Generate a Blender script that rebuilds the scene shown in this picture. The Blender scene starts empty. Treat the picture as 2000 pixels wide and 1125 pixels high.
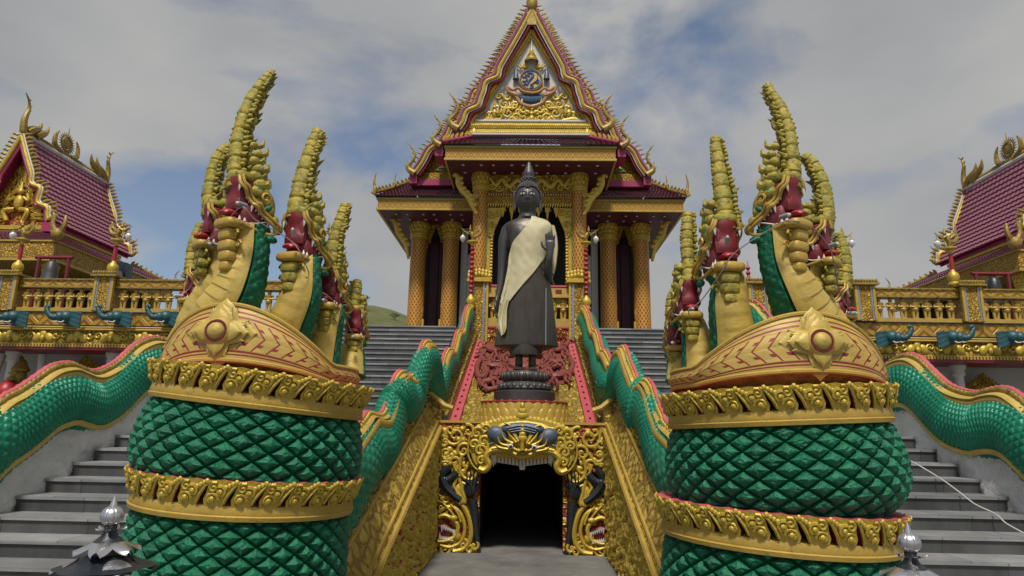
import bpy, math, random
from math import sin, cos, pi, radians, sqrt, atan2, floor, exp
from mathutils import Vector, Matrix, noise
random.seed(11)
S = bpy.context.scene
COL = S.collection
V = Vector
# ------------------------------------------------------------------ camera
F = 1280.0
CAM = V((0.12, 0.0, 2.2))
RM = Matrix.Rotation(radians(1.6), 3, 'Z') @ Matrix.Rotation(radians(90 + 12.5), 3, 'X') @ Matrix.Rotation(radians(1.0), 3, 'Z')
cd = bpy.data.cameras.new('camera'); cam = bpy.data.objects.new('camera', cd); COL.objects.link(cam)
cd.sensor_width = 36; cd.lens = F / 2000 * 36; cd.clip_end = 3000; cd.clip_start = 0.05
cam.matrix_world = Matrix.Translation(CAM) @ RM.to_4x4()
S.camera = cam
# ------------------------------------------------------------------ sky, sun, exposure
SUN_EL, SUN_AZ = 60.0, 184.0       # azimuth clockwise from +Y
w = bpy.data.worlds.new('World'); S.world = w; w.use_nodes = True
nt = w.node_tree; N = nt.nodes; L = nt.links; N.clear()
def wn(t, **k):
    n = N.new(t)
    for a, b in k.items(): setattr(n, a, b)
    return n
out = wn('ShaderNodeOutputWorld'); bg = wn('ShaderNodeBackground'); bg.inputs[1].default_value = 0.088
sky = wn('ShaderNodeTexSky', sky_type='NISHITA', sun_disc=False, sun_elevation=radians(SUN_EL), sun_rotation=radians(SUN_AZ))
sky.air_density = 1.0; sky.dust_density = 1.2; sky.ozone_density = 2.0
tc = wn('ShaderNodeTexCoord'); mp = wn('ShaderNodeMapping'); mp.inputs['Scale'].default_value = (1.0, 1.0, 2.0)
mp.inputs['Location'].default_value = (2.933, 3.220, -0.150); mp.inputs['Rotation'].default_value = (radians(-9), 0, radians(17))
L.new(tc.outputs['Generated'], mp.inputs[0])
n1 = wn('ShaderNodeTexNoise'); n1.inputs['Scale'].default_value = 2.3; n1.inputs['Detail'].default_value = 7; n1.inputs['Roughness'].default_value = 0.53; n1.inputs['Distortion'].default_value = 0.25
L.new(mp.outputs[0], n1.inputs['Vector'])
rp = wn('ShaderNodeValToRGB'); rp.color_ramp.elements[0].position = 0.395; rp.color_ramp.elements[1].position = 0.525; rp.color_ramp.elements[0].color = (.12, .12, .12, 1)
L.new(n1.outputs[0], rp.inputs[0])
n2 = wn('ShaderNodeTexNoise'); n2.inputs['Scale'].default_value = 3.0; n2.inputs['Detail'].default_value = 5
L.new(mp.outputs[0], n2.inputs['Vector'])
cr = wn('ShaderNodeValToRGB'); cr.color_ramp.elements[0].position = 0.3; cr.color_ramp.elements[1].position = 0.7
cr.color_ramp.elements[0].color = (3.5, 3.62, 3.8, 1); cr.color_ramp.elements[1].color = (5.0, 4.95, 4.85, 1)
L.new(n2.outputs[0], cr.inputs[0])
dim = wn('ShaderNodeMix', data_type='RGBA', blend_type='MULTIPLY'); dim.inputs[0].default_value = 1; dim.inputs[7].default_value = (1.2, 1.17, 1.15, 1)
L.new(sky.outputs[0], dim.inputs[6])
mx = wn('ShaderNodeMix', data_type='RGBA')
L.new(rp.outputs[0], mx.inputs[0]); L.new(dim.outputs[2], mx.inputs[6]); L.new(cr.outputs[0], mx.inputs[7])
L.new(mx.outputs[2], bg.inputs[0]); L.new(bg.outputs[0], out.inputs[0])
sd = bpy.data.lights.new('sun', 'SUN'); sd.energy = 3.5; sd.angle = radians(8); sd.color = (1.0, 0.95, 0.86)
so = bpy.data.objects.new('sun', sd); COL.objects.link(so)
az = radians(SUN_AZ); el = radians(SUN_EL)
sdir = V((sin(az) * cos(el), cos(az) * cos(el), sin(el)))
so.rotation_euler = sdir.to_track_quat('Z', 'Y').to_euler(); so.location = (0, -5, 40)
S.view_settings.view_transform = 'Standard'; S.view_settings.look = 'None'; S.view_settings.exposure = 0.06; S.view_settings.gamma = 1
S.render.engine = 'CYCLES'
# ------------------------------------------------------------------ where a point of the photo lies, at a given real depth Y or offset X
def ray(px, py): return RM @ V(((px - 1000) / F, (562.5 - py) / F, -1))
def at(px, py, Y):
    d = ray(px, py); return CAM + d * ((Y - CAM.y) / d.y)
def atx(px, py, X):
    d = ray(px, py); return CAM + d * ((X - CAM.x) / d.x)
def pj(q):
    v = RM.transposed() @ (V(q) - CAM); return 1000 - F * v.x / v.z, 562.5 + F * v.y / v.z
def fit(xl, xr, z, Y):                                   # upright ring at height z whose outline spans xl..xr
    cx, R = (at(xl, 800, Y).x + at(xr, 800, Y).x) / 2, 1.0
    for _ in range(12):
        q = [pj((cx + R * cos(i * pi / 60), Y + R * sin(i * pi / 60), z))[0] for i in range(120)]
        R *= (xr - xl) / (max(q) - min(q)); cx += ((xl + xr) - (max(q) + min(q))) / 2 * Y / F
    return cx, R
def Zp(py, Y, px=1036): return at(px, py, Y).z
# ------------------------------------------------------------------ mesh building
class MB:
    def __init__(s, T=None):
        s.v = []; s.f = []; s.m = []; s.uv = []; s.T = T or Matrix.Identity(4)
    def add(s, vs, fs, m=0, uv=None):
        b = len(s.v); T = s.T
        s.v.extend(T @ V(p) for p in vs)
        s.uv.extend(uv if uv else [(0, 0)] * len(vs))
        flip = T.determinant() < 0
        for i, f in enumerate(fs):
            ff = [b + k for k in f]
            if flip: ff.reverse()
            s.f.append(ff); s.m.append(m[i] if isinstance(m, list) else m)
    def grid(s, fn, nu, nv, m=0, cu=False, cv=False, mf=None, uvs=(1, 1)):
        vs = []; uv = []
        NU = nu if cu else nu + 1; NV = nv if cv else nv + 1
        for j in range(NV):
            for i in range(NU):
                vs.append(fn(i / nu, j / nv)); uv.append((i / nu * uvs[0], j / nv * uvs[1]))
        fs = []; ms = []
        for j in range(nv):
            for i in range(nu):
                a = j * NU + i; b = j * NU + (i + 1) % NU; c = ((j + 1) % NV) * NU + (i + 1) % NU; d = ((j + 1) % NV) * NU + i
                fs.append((a, b, c, d)); ms.append(mf(i / nu, j / nv) if mf else m)
        s.add(vs, fs, ms, uv)
    def box(s, lo, hi, m=0):
        x0, y0, z0 = lo; x1, y1, z1 = hi
        s.add([(x0, y0, z0), (x1, y0, z0), (x1, y1, z0), (x0, y1, z0), (x0, y0, z1), (x1, y0, z1), (x1, y1, z1), (x0, y1, z1)],
              [(0, 3, 2, 1), (4, 5, 6, 7), (0, 1, 5, 4), (1, 2, 6, 5), (2, 3, 7, 6), (3, 0, 4, 7)], m)
    def hexa(s, p, m=0):   # eight corners: bottom ring then top ring
        s.add(p, [(0, 3, 2, 1), (4, 5, 6, 7), (0, 1, 5, 4), (1, 2, 6, 5), (2, 3, 7, 6), (3, 0, 4, 7)], m)
    def prism(s, poly, o, ux, uy, n, m=0, mside=None, back=True):   # polygon in the (ux,uy) plane at o, extruded by vector n
        o = V(o); ux = V(ux); uy = V(uy); n = V(n)
        k = len(poly)
        f = [o + ux * a + uy * b for a, b in poly]; g = [p + n for p in f]
        fs = [list(range(k))]; ms = [m]
        if back: fs.append([k + i for i in range(k)][::-1]); ms.append(m)
        for i in range(k):
            j = (i + 1) % k
            fs.append((i, k + i, k + j, j))
            if callable(mside): ms.append(mside(V((poly[j][0] - poly[i][0], poly[j][1] - poly[i][1]))))
            else: ms.append(m if mside is None else mside)
        s.add(f + g, fs, ms)
    def grid4(s, fn, nu, nv, m=0):       # closed in u; every cell split at its centre, so seams along both diagonals stay straight
        vs = [fn(i / nu, j / nv) for j in range(nv + 1) for i in range(nu)]; o = len(vs)
        vs += [fn((i + .5) / nu, (j + .5) / nv) for j in range(nv) for i in range(nu)]; fs = []
        for j in range(nv):
            for i in range(nu):
                a = j * nu + i; b = j * nu + (i + 1) % nu; c = b + nu; d = a + nu; e = o + j * nu + i
                fs += [(a, b, e), (b, c, e), (c, d, e), (d, a, e)]
        s.add(vs, fs, m)
    def tube(s, path, r, seg=8, m=0, up=(0, 0, 1), caps=True, mf=None, disp=None, uvs=(1, 1), closed=False):
        P = [V(p) for p in path]; n = len(P)
        R = r if isinstance(r, (list, tuple)) and len(r) == n else [r] * n
        vs = []; uv = []; side = None
        for i in range(n):
            t = (P[(i + 1) % n] - P[i - 1]) if closed else (P[min(i + 1, n - 1)] - P[max(i - 1, 0)])
            if t.length < 1e-9: t = V((0, 0, 1))
            t.normalize()
            if side is None:
                u = V(up)
                if abs(u.dot(t)) > 0.97: u = V((1, 0, 0)) if abs(t.x) < 0.9 else V((0, 1, 0))
                side = u.cross(t).normalized()
            else:
                side = side - t * side.dot(t)
                side.normalize()
            u2 = t.cross(side)
            a, b = (R[i] if isinstance(R[i], (tuple, list)) else (R[i], R[i]))
            for k in range(seg):
                an = 2 * pi * k / seg
                d = 1 + (disp(k / seg, i / (n - 1)) if disp else 0)
                vs.append(P[i] + side * (cos(an) * a * d) + u2 * (sin(an) * b * d)); uv.append((k / seg * uvs[0], i / (n - 1) * uvs[1]))
        fs = []; ms = []
        for i in range(n if closed else n - 1):
            for k in range(seg):
                i2 = (i + 1) % n
                fs.append((i * seg + k, i * seg + (k + 1) % seg, i2 * seg + (k + 1) % seg, i2 * seg + k)); ms.append(mf((k + .5) / seg, i / (n - 1)) if mf else m)
        if caps and not closed:
            fs.append([k for k in range(seg)][::-1]); ms.append(ms[0]); fs.append([(n - 1) * seg + k for k in range(seg)]); ms.append(ms[-1])
        s.add(vs, fs, ms, uv)
    def lathe(s, prof, c=(0, 0, 0), seg=16, m=0, mf=None, sq=None, uvs=(1, 1)):
        c = V(c); n = len(prof)
        def fn(u, v):
            k = min(int(v * (n - 1) + .5), n - 1); r, z = prof[k]; a = u * 2 * pi
            x, y = cos(a), sin(a)
            if sq: q = 1 / max(abs(x), abs(y)); x *= q; y *= q
            return c + V((r * x, r * y, z))
        s.grid(fn, seg, n - 1, m, cu=True, mf=mf, uvs=uvs)
    def blob(s, c, r, m=0, rot=None, nu=10, nv=7, e=1.0):    # ellipsoid, or a rounded box when e is small
        c = V(c); R3 = rot or Matrix.Identity(3)
        def pw(a): return (abs(a) ** e) * (1 if a >= 0 else -1)
        def fn(u, v):
            a = u * 2 * pi; b = (v - .5) * pi
            return c + R3 @ V((r[0] * pw(cos(b)) * pw(cos(a)), r[1] * pw(cos(b)) * pw(sin(a)), r[2] * pw(sin(b))))
        s.grid(fn, nu, nv, m, cu=True)
    def sbox(s, c, r, m=0, rot=None, e=.35): s.blob(c, r, m, rot, 16, 10, e)
    def cone(s, a, b, r, m=0, seg=6): s.tube([a, V(a).lerp(V(b), .5), b], [r, r * .62, r * .05], seg, m)
WL = {}
def link(name, mb, mats, parent=None, loc=None, sharp=42):
    me = bpy.data.meshes.new(name)
    if not isinstance(mats, (list, tuple)): mats = [mats]
    if parent is not None: org = V(loc) if loc is not None else WL[parent]
    elif loc is not None: org = V(loc)
    else:
        xs = [p.x for p in mb.v]; ys = [p.y for p in mb.v]; zs = [p.z for p in mb.v]
        org = V(((min(xs) + max(xs)) / 2, (min(ys) + max(ys)) / 2, min(zs)))
    me.from_pydata([p - org for p in mb.v], [], mb.f)
    for m in mats: me.materials.append(m)
    me.polygons.foreach_set('material_index', mb.m)
    me.polygons.foreach_set('use_smooth', [True] * len(mb.f))
    ul = me.uv_layers.new(name='UVMap'); li = [0] * len(me.loops); me.loops.foreach_get('vertex_index', li)
    fl = []
    for k in li: fl.extend(mb.uv[k])
    ul.data.foreach_set('uv', fl)
    me.set_sharp_from_angle(angle=radians(sharp)); me.update()
    o = bpy.data.objects.new(name, me); COL.objects.link(o)
    if parent is not None: o.parent = parent; o.location = org - WL[parent]
    else: o.location = org
    WL[o] = org
    return o
def tag(o, label=None, cat=None, group=None, kind=None):
    if label: o['label'] = label
    if cat: o['category'] = cat
    if group: o['group'] = group
    if kind: o['kind'] = kind
    return o
def thing(name, label, cat, loc, group=None):
    o = bpy.data.objects.new(name, None); COL.objects.link(o); o.location = loc; o.empty_display_size = .2
    WL[o] = V(loc); return tag(o, label, cat, group)
def copyto(src, parent, loc, rot=None, scale=None):       # copies a part with its own pieces
    c = src.copy(); COL.objects.link(c); WL[c] = V(loc)
    if parent is not None: c.parent = parent; c.location = V(loc) - WL[parent]
    else: c.location = V(loc)
    if rot is not None: c.rotation_euler = rot
    if scale is not None: c.scale = scale
    for ch in list(src.children):
        d = ch.copy(); COL.objects.link(d); d.parent = c
    return c
def crv(pts, n):                                          # Catmull-Rom through tuples of any length
    k = len(pts); o = []
    for i in range(n):
        t = i / (n - 1) * (k - 1); a = min(int(t), k - 2); f = t - a
        p0 = pts[max(a - 1, 0)]; p1 = pts[a]; p2 = pts[a + 1]; p3 = pts[min(a + 2, k - 1)]
        o.append(tuple(.5 * (2 * q1 + (q2 - q0) * f + (2 * q0 - 5 * q1 + 4 * q2 - q3) * f * f + (3 * q1 - q0 - 3 * q2 + q3) * f ** 3) for q0, q1, q2, q3 in zip(p0, p1, p2, p3)))
    return o
def spiral(turns, r0, n=18, hand=1, a0=0.0, grow=.12):      # flat spiral points, r shrinking inward
    o = []
    for i in range(n):
        t = i / (n - 1); r = r0 * (1 - t) ** 1.1 + r0 * grow; a = a0 + hand * turns * 2 * pi * t
        o.append((r * cos(a), r * sin(a)))
    return o
# ------------------------------------------------------------------ materials
def nodes(name):
    m = bpy.data.materials.new(name); m.use_nodes = True
    t = m.node_tree; b = t.nodes['Principled BSDF']; return m, t, b
def nd(t, ty, ins=None, **k):
    n = t.nodes.new(ty)
    for a, b in k.items(): setattr(n, a, b)
    for a, b in (ins or {}).items():
        if isinstance(b, bpy.types.NodeSocket): t.links.new(b, n.inputs[a])
        else: n.inputs[a].default_value = b
    return n
def c4(c): return (c[0], c[1], c[2], 1)
def mth(t, op, a, b=0.0, c=0.0): return nd(t, 'ShaderNodeMath', {0: a, 1: b, 2: c}, operation=op).outputs[0]
def mixc(t, f, a, b, bt='MIX'):
    n = nd(t, 'ShaderNodeMix', {0: f}, data_type='RGBA', blend_type=bt)
    for i, q in ((6, a), (7, b)):
        if isinstance(q, bpy.types.NodeSocket): t.links.new(q, n.inputs[i])
        else: n.inputs[i].default_value = c4(q)
    return n.outputs[2]
def ramp(t, f, p0, p1, c0=(0, 0, 0), c1=(1, 1, 1)):
    r = nd(t, 'ShaderNodeValToRGB', {0: f}); e = r.color_ramp.elements
    e[0].position = p0; e[1].position = p1; e[0].color = c4(c0); e[1].color = c4(c1); return r.outputs[0]
def paint(name, c1, c2=None, c3=None, rough=.5, metal=0.0, scale=3.0, dirt=.5, bump=.25, bscale=25.0, bd=.02, spec=.5, stretch=(1, 1, 1), d3=(.55, .7)):
    """weathered paint or stone: base colour, a second tone in patches, a stain c3 with its own shape, fine bump"""
    m, t, b = nodes(name)
    co = nd(t, 'ShaderNodeTexCoord').outputs['Object']
    mp = nd(t, 'ShaderNodeMapping', {0: co, 'Scale': stretch}).outputs[0]
    n1 = nd(t, 'ShaderNodeTexNoise', {'Vector': mp, 'Scale': scale, 'Detail': 6, 'Roughness': .62}).outputs[0]
    c2 = c2 or tuple(x * .7 for x in c1)
    col = mixc(t, mth(t, 'MULTIPLY', ramp(t, n1, .35, .68), dirt), c1, c2)
    if c3:
        n3 = nd(t, 'ShaderNodeTexNoise', {'Vector': mp, 'Scale': scale * 2.3, 'Detail': 8, 'Roughness': .7, 'W': 3}, noise_dimensions='4D').outputs[0]
        col = mixc(t, ramp(t, n3, d3[0], d3[1]), col, c3)
    t.links.new(col, b.inputs['Base Color'])
    b.inputs['Metallic'].default_value = metal; b.inputs['Specular IOR Level'].default_value = spec
    nr = nd(t, 'ShaderNodeTexNoise', {'Vector': co, 'Scale': scale * 5, 'Detail': 4}).outputs[0]
    t.links.new(mth(t, 'MULTIPLY_ADD', nr, .3, rough - .15), b.inputs['Roughness'])
    if bump:
        nb = nd(t, 'ShaderNodeTexNoise', {'Vector': mp, 'Scale': bscale, 'Detail': 6, 'Roughness': .65}).outputs[0]
        bp = nd(t, 'ShaderNodeBump', {'Strength': bump, 'Distance': bd, 'Height': nb}); t.links.new(bp.outputs[0], b.inputs['Normal'])
    return m
def carved(name, gold, ground, scale=9.0, lim=(.10, .2), rough=.42, metal=.25, bd=.05, wv=.6, c3=None):
    """gilded carving: curling lobes in relief, the recesses between them painted in the ground colour"""
    m, t, b = nodes(name)
    co = nd(t, 'ShaderNodeTexCoord').outputs['Object']
    wob = nd(t, 'ShaderNodeTexNoise', {'Vector': co, 'Scale': scale * .6, 'Detail': 2}).outputs[1]
    vec = nd(t, 'ShaderNodeMix', {0: wv * .25, 4: co, 5: wob}, data_type='VECTOR').outputs[1]
    v1 = nd(t, 'ShaderNodeTexVoronoi', {'Vector': vec, 'Scale': scale}, feature='DISTANCE_TO_EDGE').outputs[0]
    v2 = nd(t, 'ShaderNodeTexVoronoi', {'Vector': vec, 'Scale': scale * 2.7}, feature='SMOOTH_F1').outputs[0]
    wa = nd(t, 'ShaderNodeTexWave', {'Vector': vec, 'Scale': scale * 1.1, 'Distortion': 9, 'Detail': 2}, wave_type='RINGS').outputs[1]
    h = mth(t, 'ADD', mth(t, 'MINIMUM', mth(t, 'MULTIPLY', v1, 3.0), .8), mth(t, 'MULTIPLY_ADD', wa, .35, mth(t, 'MULTIPLY', v2, -.3)))
    n1 = nd(t, 'ShaderNodeTexNoise', {'Vector': co, 'Scale': 3.5, 'Detail': 7, 'Roughness': .65}).outputs[0]
    g = mixc(t, ramp(t, n1, .38, .7), gold, tuple(x * .62 for x in gold))
    if c3: g = mixc(t, mth(t, 'MULTIPLY', ramp(t, n1, .52, .66), .75), g, c3)
    col = mixc(t, ramp(t, v1, lim[0] * .5, lim[1]), ground, g)
    t.links.new(col, b.inputs['Base Color'])
    b.inputs['Metallic'].default_value = metal; b.inputs['Roughness'].default_value = rough
    bp = nd(t, 'ShaderNodeBump', {'Strength': .9, 'Distance': bd, 'Height': h}); t.links.new(bp.outputs[0], b.inputs['Normal'])
    return m
def lattice(name, line, cell, nu, nv, wdt=.16, rough=.45, metal=.2, dot=None):
    """diamond lattice on the mesh's own UV"""
    m, t, b = nodes(name)
    uv = nd(t, 'ShaderNodeUVMap').outputs[0]; sp = nd(t, 'ShaderNodeSeparateXYZ', {0: uv})
    u = mth(t, 'MULTIPLY', sp.outputs[0], nu); v = mth(t, 'MULTIPLY', sp.outputs[1], nv)
    def tri(x): return mth(t, 'ABSOLUTE', mth(t, 'SUBTRACT', mth(t, 'FRACT', x), .5))
    p = tri(mth(t, 'ADD', u, v)); q = tri(mth(t, 'SUBTRACT', u, v))
    mxp = mth(t, 'MAXIMUM', p, q)
    f = ramp(t, mxp, .5 - wdt - .02, .5 - wdt + .02)
    col = mixc(t, f, cell, line)
    if dot: col = mixc(t, ramp(t, mxp, .13, .17), dot, col)
    no = nd(t, 'ShaderNodeTexNoise', {'Scale': 5.0, 'Detail': 6}).outputs[0]
    col = mixc(t, mth(t, 'MULTIPLY', ramp(t, no, .4, .7), .4), col, tuple(x * .5 for x in line))
    t.links.new(col, b.inputs['Base Color']); b.inputs['Roughness'].default_value = rough; b.inputs['Metallic'].default_value = metal
    bp = nd(t, 'ShaderNodeBump', {'Strength': .7, 'Distance': .02, 'Height': f}); t.links.new(bp.outputs[0], b.inputs['Normal'])
    return m
def chevron(name, base, line, n, k=.55):
    m, t, b = nodes(name)
    uv = nd(t, 'ShaderNodeUVMap').outputs[0]; sp = nd(t, 'ShaderNodeSeparateXYZ', {0: uv})
    u = mth(t, 'ABSOLUTE', mth(t, 'SUBTRACT', sp.outputs[0], .5)); v = sp.outputs[1]
    av = mth(t, 'ABSOLUTE', mth(t, 'SUBTRACT', v, .46))
    ph = mth(t, 'FRACT', mth(t, 'ADD', mth(t, 'MULTIPLY', u, n), mth(t, 'MULTIPLY', av, k * n * .12)))
    inn = mth(t, 'LESS_THAN', av, .27)
    ln = mth(t, 'MULTIPLY', mth(t, 'LESS_THAN', ph, .13), inn)
    notch = mth(t, 'MULTIPLY', mth(t, 'LESS_THAN', mth(t, 'ABSOLUTE', mth(t, 'SUBTRACT', av, .15)), .03), mth(t, 'MULTIPLY', mth(t, 'LESS_THAN', ph, .42), inn))
    def band(c, h): return mth(t, 'LESS_THAN', mth(t, 'ABSOLUTE', mth(t, 'SUBTRACT', v, c)), h)
    bd = mth(t, 'MAXIMUM', mth(t, 'MAXIMUM', band(.16, .018), band(.78, .018)), mth(t, 'MAXIMUM', band(.10, .012), band(.87, .014)))
    f = mth(t, 'MINIMUM', mth(t, 'ADD', mth(t, 'ADD', ln, notch), bd), 1.0)
    no = nd(t, 'ShaderNodeTexNoise', {'Scale': 7.0, 'Detail': 7, 'Roughness': .65}).outputs[0]
    col = mixc(t, ramp(t, no, .38, .68), base, tuple(x * .68 for x in base))
    col = mixc(t, f, col, line)
    t.links.new(col, b.inputs['Base Color']); b.inputs['Roughness'].default_value = .5; b.inputs['Metallic'].default_value = .1
    hh = mth(t, 'SUBTRACT', mth(t, 'MULTIPLY', mth(t, 'MULTIPLY', ph, inn), .8), f)
    hh = mth(t, 'ADD', hh, mth(t, 'MULTIPLY', no, .25))
    bp = nd(t, 'ShaderNodeBump', {'Strength': .8, 'Distance': .025, 'Height': hh}); t.links.new(bp.outputs[0], b.inputs['Normal'])
    return m
YEL = (.50, .33, .060)
M = {}
M['yellow'] = paint('yellow_paint', YEL, (.36, .235, .05), (.12, .10, .045), rough=.48, metal=.15, scale=4, dirt=.7, bump=.3, bscale=30, d3=(.6, .78))
M['yellow_moss'] = paint('mossy_yellow_paint', (.44, .33, .040), (.20, .205, .028), (.085, .085, .026), rough=.55, metal=.1, scale=6, dirt=.9, bump=.6, bscale=22, bd=.03, d3=(.5, .66))
M['belly'] = paint('pale_yellow_belly', (.55, .39, .085), (.38, .27, .06), (.13, .10, .05), rough=.5, metal=.1, scale=4, dirt=.8, bump=.3, bscale=26, d3=(.62, .8))
M['gold'] = paint('gilded_relief', (.58, .415, .058), (.40, .265, .033), (.10, .065, .016), rough=.40, metal=.32, scale=6, dirt=.7, bump=.5, bscale=35, bd=.02, d3=(.58, .75))
M['gold_old'] = paint('old_gilding', (.40, .27, .045), (.22, .15, .03), (.05, .045, .025), rough=.5, metal=.25, scale=7, dirt=.9, bump=.5, bscale=30, d3=(.5, .68))
M['carved'] = carved('carved_gold_on_red', (.58, .40, .05), (.30, .025, .02), 7.5)
M['carved_fine'] = carved('fine_carved_gold', (.54, .345, .04), (.24, .10, .015), 11.0, lim=(.04, .12), bd=.035)
M['carved_gold'] = carved('carved_gold_on_gold', (.60, .42, .07), (.30, .19, .03), 9.0, bd=.05)
M['stamped'] = carved('stamped_gold_panel', (.58, .40, .075), (.26, .16, .03), 6.0, lim=(.06, .18), bd=.035)
M['green'] = paint('green_scale_paint', (.007, .175, .082), (.004, .10, .05), (.02, .10, .07), rough=.44, metal=.2, scale=3.5, dirt=.9, bump=.95, bscale=17, bd=.028, d3=(.58, .75))
M['teal'] = paint('teal_scale_paint', (.012, .235, .135), (.006, .15, .085), (.02, .05, .035), rough=.42, metal=.15, scale=3, dirt=.7, bump=.4, bscale=25, d3=(.6, .78))
M['red'] = paint('dark_red_paint', (.19, .012, .018), (.11, .010, .014), (.05, .015, .015), rough=.45, scale=5, dirt=.8, bump=.3, d3=(.6, .8))
M['bright_red'] = paint('bright_red_paint', (.36, .022, .025), (.25, .015, .02), rough=.4, scale=5, bump=.2)
M['pink'] = paint('faded_pink_paint', (.52, .085, .105), (.38, .07, .085), (.22, .06, .06), rough=.55, scale=5, dirt=.8, bump=.35, d3=(.6, .75))
M['magenta'] = paint('magenta_paint', (.33, .030, .10), (.24, .025, .07), rough=.45, scale=3, bump=.15)
M['soffit'] = paint('maroon_soffit', (.085, .010, .028), (.06, .008, .02), rough=.5, scale=2, bump=.1)
M['tile'] = paint('maroon_roof_tile', (.125, .020, .042), (.085, .014, .03), (.05, .02, .03), rough=.35, scale=5, dirt=.8, bump=.2, d3=(.58, .75))
M['tile_plum'] = paint('plum_roof_tile', (.30, .105, .15), (.24, .08, .12), (.08, .03, .05), rough=.38, scale=4, dirt=.8, bump=.2, d3=(.6, .78))
M['white'] = paint('white_trim_paint', (.58, .56, .53), (.42, .40, .38), (.25, .23, .2), rough=.5, scale=5, bump=.2, d3=(.6, .8))
M['tooth'] = paint('white_enamel', (.66, .62, .56), (.5, .46, .4), rough=.35, scale=8, bump=.1)
M['plaster'] = paint('white_wave_plaster', (.74, .73, .71), (.62, .60, .56), (.34, .28, .19), rough=.7, scale=2.2, dirt=.9, bump=.9, bscale=9, bd=.06, d3=(.58, .72))
M['render_wall'] = paint('white_wall_render', (.44, .43, .41), (.36, .35, .33), (.24, .23, .21), rough=.8, scale=1.2, bump=.2, d3=(.6, .8))
M['stair'] = paint('granite_riser_shaded', (.082, .084, .086), (.042, .043, .044), (.17, .165, .155), rough=.55, scale=2.6, dirt=1.0, bump=.25, bscale=30, bd=.006, stretch=(1, 1, .28), d3=(.60, .78))  # same granite as the treads, base darkened for shade; the streaks are stains
M['tread'] = paint('worn_granite_tread_skylit', (.27, .272, .272), (.18, .18, .178), (.10, .098, .094), rough=.42, scale=2.2, dirt=1.0, bump=.15, bscale=30, bd=.004, d3=(.62, .8))  # same granite as the risers, base lightened for skylight; the patches are stains
def joints(m, w_, dark=.35):
    t = m.node_tree; b = t.nodes['Principled BSDF']; src = b.inputs['Base Color'].links[0].from_socket
    co = nd(t, 'ShaderNodeTexCoord').outputs['Object']; sp_ = nd(t, 'ShaderNodeSeparateXYZ', {0: co})
    row = mth(t, 'FLOOR', mth(t, 'MULTIPLY_ADD', sp_.outputs[2], 6.25, .02))
    fr = mth(t, 'FRACT', mth(t, 'ADD', mth(t, 'MULTIPLY', sp_.outputs[0], 1 / w_), mth(t, 'MULTIPLY', row, .37)))
    ln = mth(t, 'LESS_THAN', fr, .012 / w_); sl_ = mth(t, 'FLOOR', mth(t, 'ADD', mth(t, 'MULTIPLY', sp_.outputs[0], 1 / w_), mth(t, 'MULTIPLY', row, .37)))
    wn_ = nd(t, 'ShaderNodeTexWhiteNoise', {'Vector': nd(t, 'ShaderNodeCombineXYZ', {0: sl_, 1: row}).outputs[0]}).outputs[0]
    tone = mth(t, 'MULTIPLY_ADD', wn_, .5, .75)
    c = mixc(t, 1.0, src, nd(t, 'ShaderNodeCombineXYZ', {0: tone, 1: tone, 2: tone}).outputs[0], 'MULTIPLY')
    t.links.new(mixc(t, mth(t, 'MULTIPLY', ln, 1 - dark), c, (.02, .02, .02)), b.inputs['Base Color'])
joints(M['stair'], .9); joints(M['tread'], .9)
M['concrete'] = paint('worn_concrete', (.17, .165, .15), (.10, .098, .09), (.24, .235, .22), rough=.8, scale=1.3, dirt=1.0, bump=.4, bscale=20, bd=.01, d3=(.55, .75))
M['black'] = paint('glossy_black_paint', (.018, .021, .026), (.03, .038, .048), rough=.32, scale=6, bump=.3, metal=.1)
M['slate'] = paint('blue_grey_paint', (.085, .11, .15), (.05, .065, .09), rough=.4, scale=6, bump=.4, metal=.15)
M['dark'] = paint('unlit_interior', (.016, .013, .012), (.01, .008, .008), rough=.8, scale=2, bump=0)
M['maroon_cloth'] = paint('maroon_door_leaf', (.06, .009, .014), (.03, .006, .008), rough=.6, scale=3, bump=.2, stretch=(4, 4, .3))
M['bronze'] = paint('dark_bronze', (.088, .085, .082), (.052, .049, .046), (.15, .155, .165), rough=.46, metal=.45, scale=3.2, dirt=.9, bump=.2, bscale=18, bd=.01, d3=(.60, .78))
M['bronze_robe'] = paint('brown_bronze', (.078, .064, .048), (.040, .033, .026), (.12, .10, .06), rough=.40, metal=.4, scale=2.4, dirt=1.0, bump=.25, bscale=14, bd=.012, stretch=(1, 1, .4), d3=(.6, .78))
M['verdigris'] = paint('blue_grey_streak', (.16, .20, .23), (.09, .11, .13), rough=.5, scale=9)
M['sash'] = paint('pale_gold_cloth', (.56, .50, .31), (.42, .36, .18), (.30, .24, .09), rough=.65, metal=.05, scale=3.0, dirt=.5, bump=.35, bscale=30, bd=.01, stretch=(1, 1, .35), d3=(.58, .75))
M['relief_red'] = paint('terracotta_red_relief', (.215, .050, .040), (.15, .034, .03), (.09, .03, .028), rough=.55, scale=5, dirt=.8, bump=.3, d3=(.6, .78))
M['steel'] = paint('polished_steel', (.62, .60, .61), (.5, .48, .48), rough=.26, metal=.9, scale=5, bump=.12, bscale=10)
M['grey'] = paint('grey_plastic', (.25, .25, .26), (.18, .18, .19), rough=.4, scale=6, bump=.05)
M['elephant'] = paint('blue_green_elephant_paint', (.016, .08, .09), (.010, .045, .055), (.04, .05, .05), rough=.42, scale=6, bump=.4, d3=(.6, .8))
M['navy'] = paint('blue_painted_panel', (.010, .060, .12), (.008, .04, .08), rough=.5, scale=5, bump=.6, bscale=14)
M['blue_enamel'] = paint('blue_enamel', (.03, .10, .38), (.015, .04, .17), rough=.3, scale=6, bump=.1)
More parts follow.
